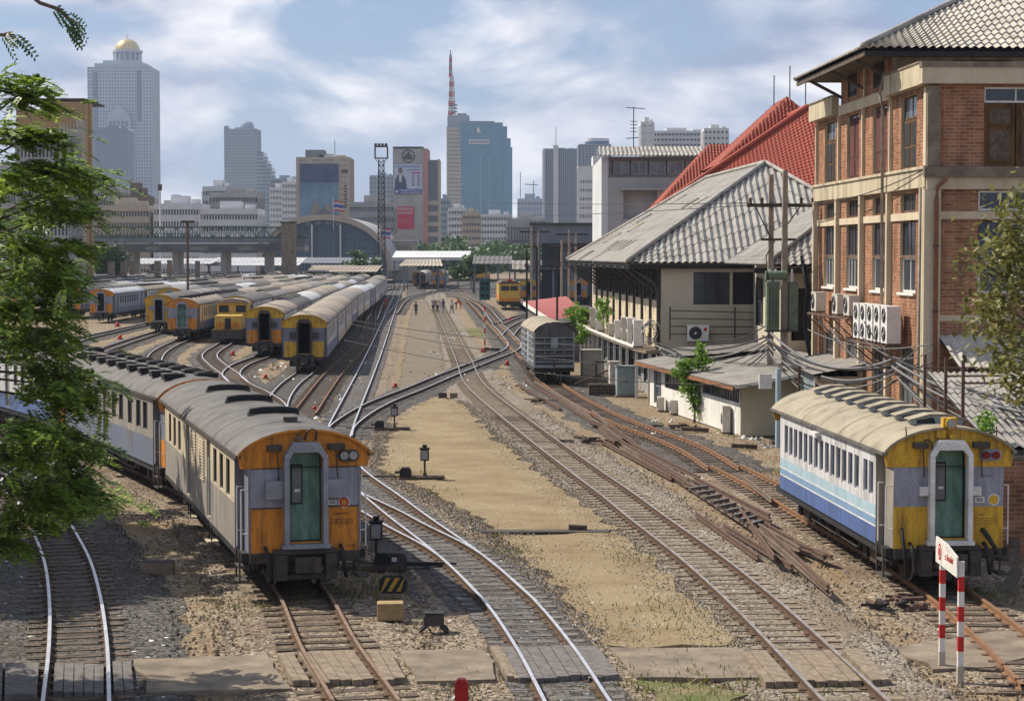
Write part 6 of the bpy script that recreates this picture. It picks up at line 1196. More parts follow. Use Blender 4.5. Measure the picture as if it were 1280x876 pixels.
# platform roofs at the station throat
Zp = 430
pf = thing('platform_roof', 'long pale flat platform roof across the end of the tracks', 'platform roof', (P(538, 0, Zp).x, Zp, 0)); wv = (P(588, 0, Zp).x-P(490, 0, Zp).x)/2; z0 = P(0, 322, Zp).z; z1 = P(0, 313, Zp).z
part('roof', lambda m: (m.corr((-wv, 0, z0), (wv, 0, z0), (wv, 14, z1-.1), (-wv, 14, z1-.1), 0, 1, .9, .02, 2, 'white_far', step=.02), m.box(-wv, wv, .1, .3, z0-.6, z0-.1, 'white_far')), pf)
for k in range(7): part('post', lambda m: m.box(-wv+.3+k*2.75, -wv+.6+k*2.75, 1, 1.3, -.2, z0, 'overpass'), pf)
pg = thing('platform_canopy', 'sagging grey canopy over the platform before the pale roof', 'platform canopy', (P(525, 0, 405).x, 405, 0))
part('roof', lambda m: m.corr((-4.5, 0, 5.0), (4.5, 0, 5.0), (3.5, 12, 6.4), (-3.5, 12, 6.4), 0, 1, .8, .08, 2, 'tan_far', step=.05), pg)
for x in (-3.5, 3.3): part('post', lambda m: m.box(x, x+.3, 1, 1.3, -.2, 5, 'overpass'), pg)
for i, (xa, xb, yt, yb, Z, mt, lb) in enumerate([(380, 470, 332, 340, 410, 'roof_far', 'long low tan platform roof left of the main line'), (255, 372, 322, 332, 440, 'roof_silver', 'silver platform roof beneath the green bridge'), (150, 262, 323, 330, 430, 'roof_silver', 'silver platform roof at the left under the bridge'), (590, 640, 320, 330, 380, 'roof_dark', 'dark platform roof right of the round tree'), (372, 470, 322, 329, 460, 'overpass', 'dark platform roof in front of the station arch'), (640, 720, 326, 337, 300, 'roof_grey', 'patchy grey platform roof beneath the overpass')]):
    t = thing('platform_roof', lb, 'platform roof', (P((xa+xb)/2, 0, Z).x, Z, 0)); wq = (P(xb, 0, Z).x-P(xa, 0, Z).x)/2; z0 = P(0, yb, Z).z; z1 = P(0, yt, Z).z
    part('roof', lambda m: m.corr((-wq, 0, z0), (wq, 0, z0), (wq, 18, max(z1, z0+.6)), (-wq, 18, max(z1, z0+.6)), 0, 1, .9, .06, 2, mt, step=.04), t)
    for k in range(4): part('post', lambda m: m.box(-wq+.3+k*(2*wq-.9)/3, -wq+.6+k*(2*wq-.9)/3, .5, .8, -.2, z0, 'overpass'), t)
# ---------------- green truss bridge and viaduct
Zg = 400
br = thing('truss_bridge', 'green steel truss footbridge crossing the yard in the distance', 'bridge', (P(240, 0, Zg).x, Zg, 0)); xl = P(70, 0, Zg).x-P(240, 0, Zg).x; xr = P(382, 0, Zg).x-P(240, 0, Zg).x; zl, zh_ = P(0, 297, Zg).z, P(0, 284, Zg).z
def truss(m):
    for y in (0, 3): m.beam((xl, y, zl), (xr, y, zl), .25, .3, 'green_steel'); m.beam((xl, y, zh_), (xr, y, zh_), .25, .25, 'green_steel')
    n = 34
    for k in range(n):
        a, b = xl+(xr-xl)*k/n, xl+(xr-xl)*(k+1)/n
        for y in (0, 3): m.beam((a, y, zl), (b, y, zh_) if k % 2 else (a, y, zh_), .14, .14, 'green_steel'); m.beam((a if k % 2 else b, y, zl), (b if k % 2 == 0 else a, y, zh_) if k % 2 else (a, y, zh_), .14, .14, 'green_steel')
part('truss', truss, br); part('deck', lambda m: m.box(xl, xr, -.3, 3.3, zl-1.0, zl-.2, 'overpass'), br)
vd = thing('viaduct', 'grey concrete viaduct running below the green footbridge', 'viaduct', (P(240, 0, 408).x, 408, 0)); z0, z1 = P(0, 318, 408).z, P(0, 303, 408).z
part('girder', lambda m: (m.box(xl, xr, 0, 8, z0+.9, z1-.8, 'concrete_far'), m.box(xl, xr, -.4, 8.4, z0+.4, z0+.85, 'overpass'), m.box(xl, xr, -.2, 8.2, z1-.75, z1-.3, 'overpass')), vd)
for x in (160, 216, 277, 332): X = P(x, 0, 408).x-P(240, 0, 408).x; part('pier', lambda m: (m.box(X-.6, X+.6, .5, 7.5, -.2, z0+.4, 'concrete_far'), m.box(X-3, X+3, -.5, 8, z0+1.2, z1-1.0, 'overpass')), vd)
pm = thing('bridge_pillar', 'broad square concrete pillar at the right end of the green footbridge', 'pillar', (P(358.5, 0, 396).x, 396, 0)); part('shaft', lambda m: m.box(-1.35, 1.35, 0, 3, -.2, P(0, 279, 396).z, 'concrete'), pm); part('cap', lambda m: m.box(-1.5, 1.5, -.15, 3.15, P(0, 279, 396).z, P(0, 277, 396).z, 'grime'), pm)
for i, (x, yt, Z) in enumerate([(107, 325, 330), (139, 327, 330), (154.5, 327, 335), (165, 326, 370), (197, 326, 325), (212, 325, 360), (247, 326, 330)]):
    t = MB(); zz = P(x, yt, Z).z; wq = (7.5 if i in (1, 2, 4) else 5.5)*Z/F/2; t.box(-wq, wq, -wq, wq, -.2, zz, 'concrete'); o = t.build('concrete_pillar', None, (P(x, yt, Z).x, Z, 0)); tag(o, '%s of the row of concrete pillars rising among the left carriages' % ['leftmost', 'second', 'third', 'fourth', 'fifth', 'sixth', 'rightmost'][i], 'pillar', 'concrete pillars among the left carriages')
# overpass on the right
ov = thing('overpass', 'dark elevated roadway at the right, ending beside the concrete block', 'overpass', (P(632, 0, 300).x, 300, 0)); zb_, zt_ = P(0, 304, 300).z, P(0, 281, 300).z; xr_ = P(860, 0, 300).x-P(632, 0, 300).x
part('deck', lambda m: (m.box(0, xr_, 0, 10.1, zb_, zb_+.5, 'overpass'), m.box(4, xr_, .4, 9.6, zb_+.5, zt_, 'overpass'), m.box(3.6, xr_, 0, 10, zt_, zt_+.3, 'grime'), m.box(.2, 4, .6, 9, zb_+.5, zt_+.8, 'concrete_far')), ov); part('railing', lambda m: [m.box(k*.42, k*.42+.08, -.06, .02, zb_+.5, zb_+2.3, 'grime') for k in range(11)]+[m.box(0, 4.6, -.06, .02, zb_+2.2, zb_+2.3, 'grime')], ov)
for x in (4.5, 9.5, 14.5): part('column', lambda m: m.box(x-.8, x+.8, 2, 6, -.2, zb_, 'tower_dark'), ov)
part('backing_wall', lambda m: m.box(5.5, xr_, 8, 8.4, -.2, zb_, 'tower_grey'), ov)
# floodlight mast, tall lamp posts
fm = thing('floodlight_mast', 'tall lattice floodlight mast standing before the station', 'floodlight mast', tuple(P(476, 0, 500)*V((1, 1, 0)))); zt = P(0, 200, 500).z; z2_ = P(0, 182, 500).z
part('lattice', lambda m: lattice(m, 0, 0, 0, zt, 1.9, 1.3, 'grime', 'grime', 22, .13), fm)
part('lamp_cage', lambda m: (m.box(-1.6, 1.6, -1.6, 1.6, zt+.3, zt+.5, 'grime'), m.box(-1.6, 1.6, -1.6, 1.6, z2_-.4, z2_-.2, 'grime'), [m.cyl((sx*1.55, sy*1.55, zt+.3), (sx*1.55, sy*1.55, z2_-.2), .1, 'grime', n=4) for sx in (-1, 1) for sy in (-1, 1)], [m.beam((sx*.65, -.65, zt-.8), (sx*1.5, -1.5, zt+.3), .1, .1, 'grime') for sx in (-1, 1)]), fm)
for k in range(4): part('floodlight', lambda m: m.box(-1.6+k*.85, -.95+k*.85, -1.9, -1.2, z2_-.2, z2_+.4, 'black'), fm)
lpz = G(232, 398)
lp_ = thing('lamp_post', 'tall rusty lamp post with flat head among the left carriages', 'lamp post', (P(232, 0, 215).x, 215, 0)); zt = P(0, 277, 215).z; part('pole', lambda m: m.cyl((0, 0, -.2), (0, 0, zt), .14, 'rust', n=8), lp_); part('lamp_head', lambda m: m.box(-.65, .75, -.2, .2, zt-.15, zt+.1, 'grime'), lp_)
lq = thing('camera_mast', 'thin white mast with dark box on top, right of the domed tower', 'mast', (P(198, 0, 540).x, 540, 0)); zt = P(0, 238, 540).z; part('pole', lambda m: m.cyl((0, 0, 0), (0, 0, zt), .25, 'white_far', n=6), lq); part('box', lambda m: m.box(-.5, .5, -.4, .4, zt, zt+1.6, 'grime'), lq)
# ------------------------------------------------------------------ vegetation
def leaf_clump_tree(name, label, base, crowns, n, size, mat='leaf_far', trunk=.25, group=None, seed=1, cat='tree'):
    """crowns: list of (dx,dy,z,rx,ry,rz). many small leaf faces through the crown volume in clumps"""
    rr = random.Random(seed); t = thing(name, label, cat, base, 0, group); m = MB(); cl = []
    for c in crowns:
        k = max(5, int(26*len(crowns)**-.4))
        for i in range(k):
            u = Vector((rr.gauss(0, 1), rr.gauss(0, 1), rr.gauss(0, 1))).normalized()*(rr.uniform(.35, 1.0)); cl.append((Vector((c[0]+u.x*c[3], c[1]+u.y*c[4], c[2]+u.z*c[5])), min(c[3:6])*rr.uniform(.3, .55)))
    vs = []; fs = []
    for i in range(n):
        c, r = cl[rr.randrange(len(cl))]; u = Vector((rr.gauss(0, .5), rr.gauss(0, .5), rr.gauss(0, .38)))*r; p = c+u
        a = Vector((rr.gauss(0, 1), rr.gauss(0, 1), rr.gauss(0, .5))).normalized(); b = a.cross(Vector((rr.gauss(0, 1), rr.gauss(0, 1), rr.gauss(0, 1)))).normalized(); s = size*rr.uniform(.6, 1.3)
        k = len(vs); vs += [p-a*s*.5, p+b*s*.28, p+a*s*.5, p-b*s*.28]; fs.append((k, k+1, k+2, k+3))
    m.add(vs, fs, mat); m.build('crown', t)
    tm = MB(); top = min(c[2] for c in crowns); tm.tube([(0, 0, -.2), (trunk*.3, 0, top*.6), (0, 0, top)], [trunk, trunk*.75, trunk*.5], 'bark', 7)
    for c, r in cl[::2]: tm.tube([(0, 0, top*.7), ((c.x)*.5, c.y*.5, (top*.7+c.z)*.5+.1), tuple(c)], [trunk*.35, trunk*.2, trunk*.06], 'bark', 4)
    tm.build('trunk', t); return t
def at(x, Z): return (P(x, 300, Z).x, Z, 0)
leaf_clump_tree('round_tree', 'round green tree left of the floodlight mast by the station arch', at(450, 430), [(0, 0, 5.5, 4, 3, 2.6), (2.5, 0, 3.6, 3, 3, 1.8)], 4200, .75, seed=2)
leaf_clump_tree('round_tree', 'rounded dark green tree at the right end of the pale platform roof', at(592, 400), [(0, 0, 5, 3.2, 3, 2.4), (-2.5, 0, 4, 2.4, 2, 1.5)], 3600, .75, seed=3)
leaf_clump_tree('shrub', 'green shrub in front of the arched station hall', at(398, 440), [(0, 0, 3.2, 4, 2, 1.6)], 2200, .6, seed=4, cat='shrub')
leaf_clump_tree('tree', 'dark tree under the left end of the green bridge', at(128, 385), [(0, 0, 6, 4, 4, 4)], 3500, .8, 'leaf_dark', seed=5)
leaf_clump_tree('tree', 'tree beside the pink edged advert building', at(527, 600), [(0, 0, 7, 4, 4, 4)], 2600, .9, seed=6)
wm = MB(); rr = random.Random(12)
vs = []; fs = []
for i in range(16000):
    x = rr.uniform(-34, 10); y = 560+rr.uniform(0, 60); h = 9+5*noise.noise((x*.09, y*.05, 3))+3*noise.noise((x*.3, y*.2, 7)); p = Vector((x, y, rr.uniform(.3, 1)*h))
    a = Vector((rr.gauss(0, 1), rr.gauss(0, 1), rr.gauss(0, .5))).normalized(); b = a.cross(Vector((rr.gauss(0, 1), rr.gauss(0, 1), rr.gauss(0, 1)))).normalized(); s = rr.uniform(.6, 1.5); k = len(vs)
    vs += [p-a*s*.6, p+b*s*.4, p+a*s*.6, p-b*s*.4]; fs.append((k, k+1, k+2, k+3))
wm.add(vs, fs, 'leaf_far'); tag(wm.build('wood'), 'hazy green belt of trees beyond the platforms', 'wood', kind='stuff')
leaf_clump_tree('bush', 'bright green leafy bush growing against the white shack', tuple(G(868, 527, -.15)), [(0, 0, 1.5, .8, .8, 1.0), (.2, .2, 2.7, .55, .5, .75), (-.5, 0, 2.4, .5, .5, .5), (.3, 0, .8, .7, .6, .6)], 3400, .17, 'leaf_bright', trunk=.06, seed=8, cat='bush')
leaf_clump_tree('bush', 'small green plant at the far end of the shed canopy', (4.6, 139, 2.5), [(0, 0, .7, 1.0, 1.4, .8)], 900, .28, 'leaf_bright', trunk=.05, seed=9, cat='bush')
leaf_clump_tree('bush', 'green growth at the canopy edge above the goods wagon', (4.45, 127, 0), [(0, 0, 2.3, .45, .9, .7)], 500, .2, 'leaf_bright', trunk=.05, seed=10, cat='bush')
leaf_clump_tree('creeper', 'thin creeper between the units on the shed canopy', (5.6, 122, 2.6), [(0, 0, 1.3, .6, 1.2, .9)], 300, .25, 'leaf_bright', trunk=.03, seed=11, cat='plant')
leaf_clump_tree('weed', 'small green plant on the low shed roof behind the yellow lamp', (11.95, 50.2, 2.6), [(0, 0, .45, .3, .3, .4)], 220, .14, 'leaf_bright', trunk=.02, seed=12, cat='plant')
# feathery tree: compound leaves
def frond(vs, fs, p, d, up, L_, n, lw, rr):
    d = d.normalized(); s = d.cross(up).normalized()
    for i in range(n):
        t = (i+1)/(n+1); c = p+d*(L_*t)+Vector((0, 0, -L_*.35*t*t)); ll = lw*(1-.35*abs(t-.45)*2)
        for sg in (-1, 1):
            e = c+s*sg*ll+d*ll*.45+Vector((0, 0, rr.uniform(-.25, .1)*ll)); w_ = d*(ll*.34); mid = (c+e)*.5; k = len(vs)
            vs += [c, mid+w_, e, mid-w_]; fs.append((k, k+1, k+2, k+3))
def feather_tree(label, base, crown, ncl, nfr, mat, seed, L_=.42, lw=.13, trunk=.28, pads=None, sp=.55):
    rr = random.Random(seed); t = thing('feathery_tree', label, 'tree', base); vs = []; fs = []; cl = []
    cx, cy, cz, rx, ry, rz = crown
    for i in range(ncl):
        u = Vector((rr.gauss(0, 1), rr.gauss(0, 1), rr.gauss(0, 1))).normalized()*(rr.random()**.4); cl.append(Vector((cx+u.x*rx, cy+u.y*ry, cz+u.z*rz)))
    for p in (pads or []): cl.append(Vector(p)-Vector(base))
    tm = MB(); hub = Vector((cx*.35, cy*.35, cz-rz*.35)); tm.tube([(0, 0, -.3), tuple(hub*.5), tuple(hub)], [trunk, trunk*.8, trunk*.6], 'bark', 8)
    for c in cl:
        mid = (hub+c)*.5+Vector((rr.uniform(-.4, .4), rr.uniform(-.4, .4), .5)); tm.tube([tuple(hub), tuple(mid), tuple(c)], [trunk*.3, trunk*.16, trunk*.05], 'bark', 5)
        out = (c-hub); out.z *= .2; out.normalize()
        for q in range(nfr):
            o_ = Vector((rr.gauss(0, sp), rr.gauss(0, sp), rr.gauss(0, sp*.3))); d = (out*.7+Vector((rr.gauss(0, .8), rr.gauss(0, .8), rr.gauss(-.1, .2)))); frond(vs, fs, c+o_-Vector((0, 0, .25*o_.xy.length)), d, Vector((rr.gauss(0, .25), rr.gauss(0, .25), 1)), L_*rr.uniform(.7, 1.25), 8, lw, rr)
    tm.build('trunk', t); m = MB(); m.add(vs, fs, mat); m.build('crown', t); return t
pads = [tuple(P(x, y, Z)) for x, y, Z in [(45, 165, 34), (80, 205, 35), (98, 222, 36), (60, 250, 34), (85, 260, 35), (22, 120, 33), (8, 100, 33), (60, 300, 34), (55, 325, 35), (48, 350, 34), (60, 380, 33), (50, 410, 34), (65, 450, 34), (60, 480, 33), (80, 500, 34), (80, 470, 34), (75, 540, 34), (80, 560, 35), (85, 590, 35), (90, 610, 34), (60, 620, 33), (30, 600, 33), (10, 640, 33), (8, 560, 32), (30, 530, 32), (40, 420, 33), (50, 340, 33), (30, 300, 33), (10, 220, 33), (40, 205, 34), (15, 160, 34), (0, 380, 33), (118, 618, 36), (0, 670, 33)]]
feather_tree('large feathery green tree filling the left edge, in front of the carriages', (-14.5, 35, 0), (.8, 0, 6.2, 3.3, 3.0, 4.4), 100, 84, 'leaf', 21, L_=.40, lw=.13, pads=pads, sp=.32)
feather_tree('darker feathery tree standing farther back behind the large left one', (-16.5, 52, 0), (0, 0, 7.2, 3.2, 8.5, 3.0), 90, 60, 'leaf', 22, L_=.5, lw=.22, sp=.5)
feather_tree('third feathery tree at the far left behind the near train', (-27.5, 72, 0), (0, 0, 7.0, 4.2, 5, 4.0), 36, 44, 'leaf_dark', 23, L_=.55, lw=.22, sp=.6)
# overhanging twigs near the camera at top left
def twig(label, pts, seed, n):
    rr = random.Random(seed); Q = [P(x, y, Z) for x, y, Z in pts]; b = Q[0]; t = thing('overhanging_branch', label, 'branch', tuple(b), 0, 'twigs hanging in at the top left'); m = MB(); m.tube([tuple(q-b) for q in Q], [.012]*(len(Q)-1)+[.006], 'bark', 5); m.build('stem', t)
    vs = []; fs = []
    for i in range(n):
        k = rr.randrange(max(1, len(Q)-3), len(Q)); c = Q[k]-b+Vector((rr.gauss(0, .02), rr.gauss(0, .05), rr.gauss(0, .015))); frond(vs, fs, c, Vector((rr.uniform(.2, 1), rr.gauss(0, .5), rr.uniform(-1.1, .1))), Vector((rr.gauss(0, .4), -1, rr.gauss(.3, .4))), rr.uniform(.10, .18), 7, .035, rr)
    m = MB(); m.add(vs, fs, 'leaf_dark'); m.build('leaves', t)
twig('drooping twig with dark leaflets at the top left', [(35, -8, 12), (50, 4, 12), (68, 10, 12), (74, 12, 12), (84, 22, 12), (92, 32, 12)], 5, 9)
twig('shorter dark twig at the left edge above the large tree', [(-12, 55, 12), (-3, 44, 12), (5, 44, 12), (12, 42, 12), (20, 46, 12)], 6, 5)
# tree at the right edge
def broad_tree():
    rr = random.Random(31); base = Vector((9.4, 27, 0)); t = thing('leafy_tree', 'olive green leafy tree reaching in at the right edge', 'tree', tuple(base)); cl = []
    for x, y in [(1262, 262), (1275, 300), (1255, 300), (1240, 320), (1222, 325), (1270, 340), (1255, 360), (1235, 385), (1262, 390), (1250, 410), (1275, 420), (1245, 440), (1265, 455), (1278, 470), (1272, 490), (1290, 350), (1290, 280), (1300, 400), (1305, 460), (1300, 320), (1320, 380), (1330, 300), (1285, 250), (1320, 440), (1226, 396), (1268, 310)]:
        cl.append(P(x, y, rr.uniform(25.5, 28))-base)
    for i in range(26): cl.append(Vector((rr.uniform(-1.4, 2.0), rr.uniform(-2, 2), rr.uniform(5.2, 8.8))))
    tm = MB(); hub = Vector((0, 0, 5)); tm.tube([(0, 0, -.3), (.1, 0, 2.5), tuple(hub), (0, 0, 7.5)], [.2, .17, .13, .05], 'bark', 8); vs = []; fs = []
    for c in cl:
        tm.tube([tuple(hub), tuple((hub+c)*.5+Vector((0, 0, .15))), tuple(c)], [.05, .03, .01], 'bark', 5)
        for q in range(120):
            p = c+Vector((rr.gauss(0, .18), rr.gauss(0, .25), rr.gauss(0, .16))); a = Vector((rr.gauss(0, 1), rr.gauss(0, 1), rr.gauss(-.3, .6))).normalized(); b = a.cross(Vector((rr.gauss(0, .4), rr.gauss(0, .4), 1))).normalized(); s = rr.uniform(.09, .16); k = len(vs)
            vs += [p, p+a*s*.3+b*s*.2, p+a*s*.7+b*s*.17, p+a*s, p+a*s*.7-b*s*.17, p+a*s*.3-b*s*.2]; fs.append((k, k+1, k+2, k+3, k+4, k+5))
    tm.build('trunk', t); m = MB(); m.add(vs, fs, 'leaf_olive'); m.build('crown', t)
broad_tree()
# low weeds
for i, (x, y) in enumerate([(975, 530), (1010, 545), (905, 590), (690, 497), (990, 520)]): pass
# ------------------------------------------------------------------ trackside things
def GZ(x, y, z=-.15): return tuple(G(x, y, z))
def switch_stand(label, x, y, h=1.0, rz=0, side=1, sc=1.0):
    t = thing('switch_stand', label, 'switch stand', GZ(x, y), rz, 'point levers with lamps beside the tracks')
    part('base_timber', lambda m: (m.box(-.75, .75, -.1, .1, 0, .12, 'wood'), m.box(-.75, .75, .3, .5, 0, .12, 'wood')), t)
    part('lever_box', lambda m: (m.prism([(-.38, .12), (.0, .12), (.0, .3), (-.08, .42), (-.32, .42), (-.38, .3)], (-.35*side-(.0 if side > 0 else -.1), -.1, 0), (1, 0, 0), (0, 0, 1), (0, .42, 0), 'black'), m.cyl((-.9, .1, .25), (-.4, .1, .3), .05, 'grime', n=6)), t)
    part('rod', lambda m: m.beam((-.6*side, .2, .10), (-2.0*side, .5, .08), .06, .05, 'grime'), t)
    part('post', lambda m: (m.cyl((.1, .1, .1), (.1, .1, h*.62), .035, 'grime', n=8), m.cyl((.1, .1, .1), (.1, .1, .25), .1, 'grime', n=8, r2=.05)), t)
    part('lamp', lambda m: (m.box(-.04, .24, -.04, .24, h*.62, h, 'black'), m.box(-.01, .21, -.05, -.038, h*.66, h*.95, 'lamp_glass'), m.cyl((.1, .1, h), (.1, .1, h+.12), .06, 'black', n=8, r2=.09), m.box(-.07, .27, -.07, .27, h-.01, h+.025, 'black')), t)
switch_stand('point lever with lamp on the sandy strip, nearest the crossing of the bright track', 527, 600, 1.05)
switch_stand('point lever with lamp behind the nearest carriage roof by the crossover', 490, 538, 1.0)
switch_stand('point lever with lamp on a tall post right beside the orange carriage', 465, 712, 1.15, side=-1)
rb = thing('relay_box', 'dark point machine box with small white plate beside the orange carriage', 'point machine', GZ(495, 712)); part('case', lambda m: m.prism([(-.25, 0), (.25, 0), (.25, .3), (.18, .4), (-.18, .4), (-.25, .3)], (0, 0, 0), (1, 0, 0), (0, 0, 1), (0, .45, 0), 'grime'), rb, bev=.015); part('plate', lambda m: m.box(-.1, .02, -.012, -.001, .2, .3, 'white'), rb); part('rod', lambda m: (m.beam((.25, .2, .12), (1.1, .25, .1), .12, .1, 'black'), m.beam((-.25, .2, .1), (-.8, .3, .05), .05, .05, 'grime')), rb)
bd_ = thing('striped_board', 'low eight-sided board with black and yellow diagonal stripes', 'warning board', GZ(491, 745))
oc = [(-.22, 0), (.22, 0), (.30, .08), (.30, .30), (.2, .40), (-.2, .40), (-.30, .30), (-.30, .08)]
def stripes(m):
    m.prism(oc, (0, 0, .06), (1, 0, 0), (0, 0, 1), (0, .04, 0), 'black')
    for x0 in (-.30, -.10, .10): 
        q = [(x0-.02, .05), (x0+.07, .05), (x0+.26, .35), (x0+.15, .35)]; q = [(max(-.26, min(.26, a)), b) for a, b in q]; m.prism(q, (0, -.004, .06), (1, 0, 0), (0, 0, 1), (0, .003, 0), 'yellow_sign')
part('board', stripes, bd_); part('base', lambda m: m.box(-.28, .18, .0, .1, -.02, .06, 'concrete'), bd_)
cr_ = thing('block', 'cube of pale worn wood standing below the striped board', 'block', GZ(488, 776), R(4)); part('cube', lambda m: m.box(-.27, .27, 0, .4, 0, .36, 'wood_crate'), cr_, bev=.02)
pmx = thing('point_motor', 'small dark point motor on splayed feet near the plank crossing', 'point machine', GZ(542, 790)); part('case', lambda m: m.prism([(-.2, .12), (.2, .12), (.2, .3), (.15, .36), (-.15, .36), (-.2, .3)], (0, 0, 0), (1, 0, 0), (0, 0, 1), (0, .3, 0), 'grime'), pmx, bev=.012); part('lid', lambda m: m.box(-.2, .2, -.02, .32, .362, .385, 'black'), pmx)
for sx in (-1, 1):
    for sy in (0, .3): part('foot', lambda m: m.beam((sx*.14, sy, .13), (sx*.28, sy-.04, .0), .06, .05, 'black'), pmx)
o = MB(); o.box(-.38, .38, 0, .35, -.05, .24, 'concrete'); o.box(-.36, .36, .02, .33, .24, .26, 'grime'); tag(o.build('concrete_block', None, GZ(196, 716), bev=.03), 'long dark concrete block on the gravel left of the nearest carriage', 'block'); 
o = MB(); o.box(-.33, .1, 0, .4, -.05, .3, 'grime'); tag(o.build('concrete_block', None, GZ(556, 498), bev=.02), 'dark block at the top end of the sandy strip', 'block'); o = MB(); o.box(-.2, .2, 0, .3, -.05, .25, 'concrete'); tag(o.build('concrete_block', None, GZ(567, 497), bev=.02), 'pale block beside the dark one at the top of the sandy strip', 'block')
o = MB(); o.box(-.11, .11, -.08, .08, -.2, .52, 'red'); o.prism([(-.11, .52), (.11, .52), (.06, .6), (-.06, .6)], (0, -.08, 0), (1, 0, 0), (0, 0, 1), (0, .16, 0), 'red'); tag(o.build('marker_post', None, tuple(G(577, 893, -.15)), bev=.015), 'small red wooden post at the bottom edge of the scene', 'marker post')
reds = [(494, 484, 'small red marker on the grey strip above the crossover'), (634, 456, 'red marker on the stones right of the crossover'), (604, 440, 'red marker at the foot of the striped signal mast'), (637, 402, 'red marker between the small sidings on the right'), (147, 408, 'red marker on the gravel below the grey-faced carriages'), (150, 424, 'red marker with dark cap between two left yard tracks'), (291, 444, 'red marker on a dark plate in the left yard'), (332, 473, 'tall red marker between the tracks before the yellow-ended rake'), (393, 513, 'red marker by the dark track right of the near carriage roof')]
for x, y, lb in reds:
    t = thing('track_marker', lb, 'track marker', GZ(x, y), 0, 'small red track markers'); s = 2500/G(x, y).y; k = 2.4/s*1.1; part('body', lambda m: (m.cyl((0, 0, 0), (0, 0, k*1.6), k, 'red', n=10, r2=k*.85), m.lathe((0, 0, k*1.6), [(k*.85, 0), (k*.6, k*.4), (0, k*.55)], 'red', 10)), t); part('base', lambda m: m.box(-k*1.5, k*1.5, -k*.6, k*.6, -.02, k*.3, 'grime'), t)
# red and white sign with two striped posts
sg = thing('stop_sign', 'white railway board on two red and white striped posts beside the blue carriage', 'sign', (0, 0, 0))
pa, pb2 = G(1177, 832, -.15), G(1200, 851, -.15); dirv = (pb2-pa).normalized(); Lp = (pb2-pa).length
def spost(m, p, h):
    n = 7; z = -.15; hh = (h)/n
    m.box(p.x-.055, p.x+.055, p.y-.055, p.y+.055, -.3, .12, 'tan_far')
    for k in range(n): m.box(p.x-.05, p.x+.05, p.y-.05, p.y+.05, .12+k*hh, .12+(k+1)*hh, 'red' if k % 2 == 1 else 'white')
part('post', lambda m: spost(m, pa, 1.75), sg); part('post', lambda m: spost(m, pb2, 1.85), sg)
Bq = [(-.1, 1.76), (Lp+.1, 1.70), (Lp+.1, 2.06), (Lp*.5, 2.19), (-.1, 2.22)]; Nv = dirv.cross(Vector((0, 0, 1))); 
Nv = -Nv if Nv.y > 0 else Nv
p0 = Vector((pa.x, pa.y, 0))+Nv*.075
part('board', lambda m: m.prism(Bq, p0, dirv, (0, 0, 1), Nv*.03, 'white'), sg)
def logo(m):
    c = p0+Nv*.031
    for r_, n_, mt in ((.17, .004, 'red'), (.12, .008, 'white'), (.085, .012, 'red')): m.prism([(Lp*.16+r_*.7*math.cos(a), 1.98+r_*.9*math.sin(a)) for a in [i*math.pi/10 for i in range(20)]], c, dirv, (0, 0, 1), Nv*n_, mt)
part('emblem', logo, sg)
def thai(m, s, O, U, V, h, mt, n_):
    pass
tx = text(sg, 'ระวังรถไฟ', tuple(p0+dirv*(Lp*.66)+Nv*.035+Vector((0, 0, 1.94))), .15, 'red', rz=math.atan2(dirv.y, dirv.x))
# signal mast with striped pole and green head
sm_ = G(606, 436); ss = 2500/sm_.y; t = thing('signal_mast', 'railway signal with dark green head on a red and white striped mast', 'signal', (sm_.x, sm_.y, -.15)); zt = P(606, 375, sm_.y).z+.15; z2 = P(606, 348, sm_.y).z+.15; n = 9
part('mast', lambda m: [m.cyl((0, 0, zt*k/n), (0, 0, zt*(k+1)/n), .06, ('white', 'red')[k % 2], n=8) for k in range(n)], t); part('signal_head', lambda m: (m.box(-.42, .42, -.15, .15, zt, z2, 'signal_green'), [m.cyl((x, -.15, zt+q), (x, -.3, zt+q), .12, 'black', n=10) for x in (-.18, .18) for q in (.35, .9, 1.3)]), t); part('base', lambda m: (m.box(-.3, .3, -.2, .2, -.02, .25, 'black'), m.box(.3, 1.2, -.1, .1, 0, .2, 'grime')), t)
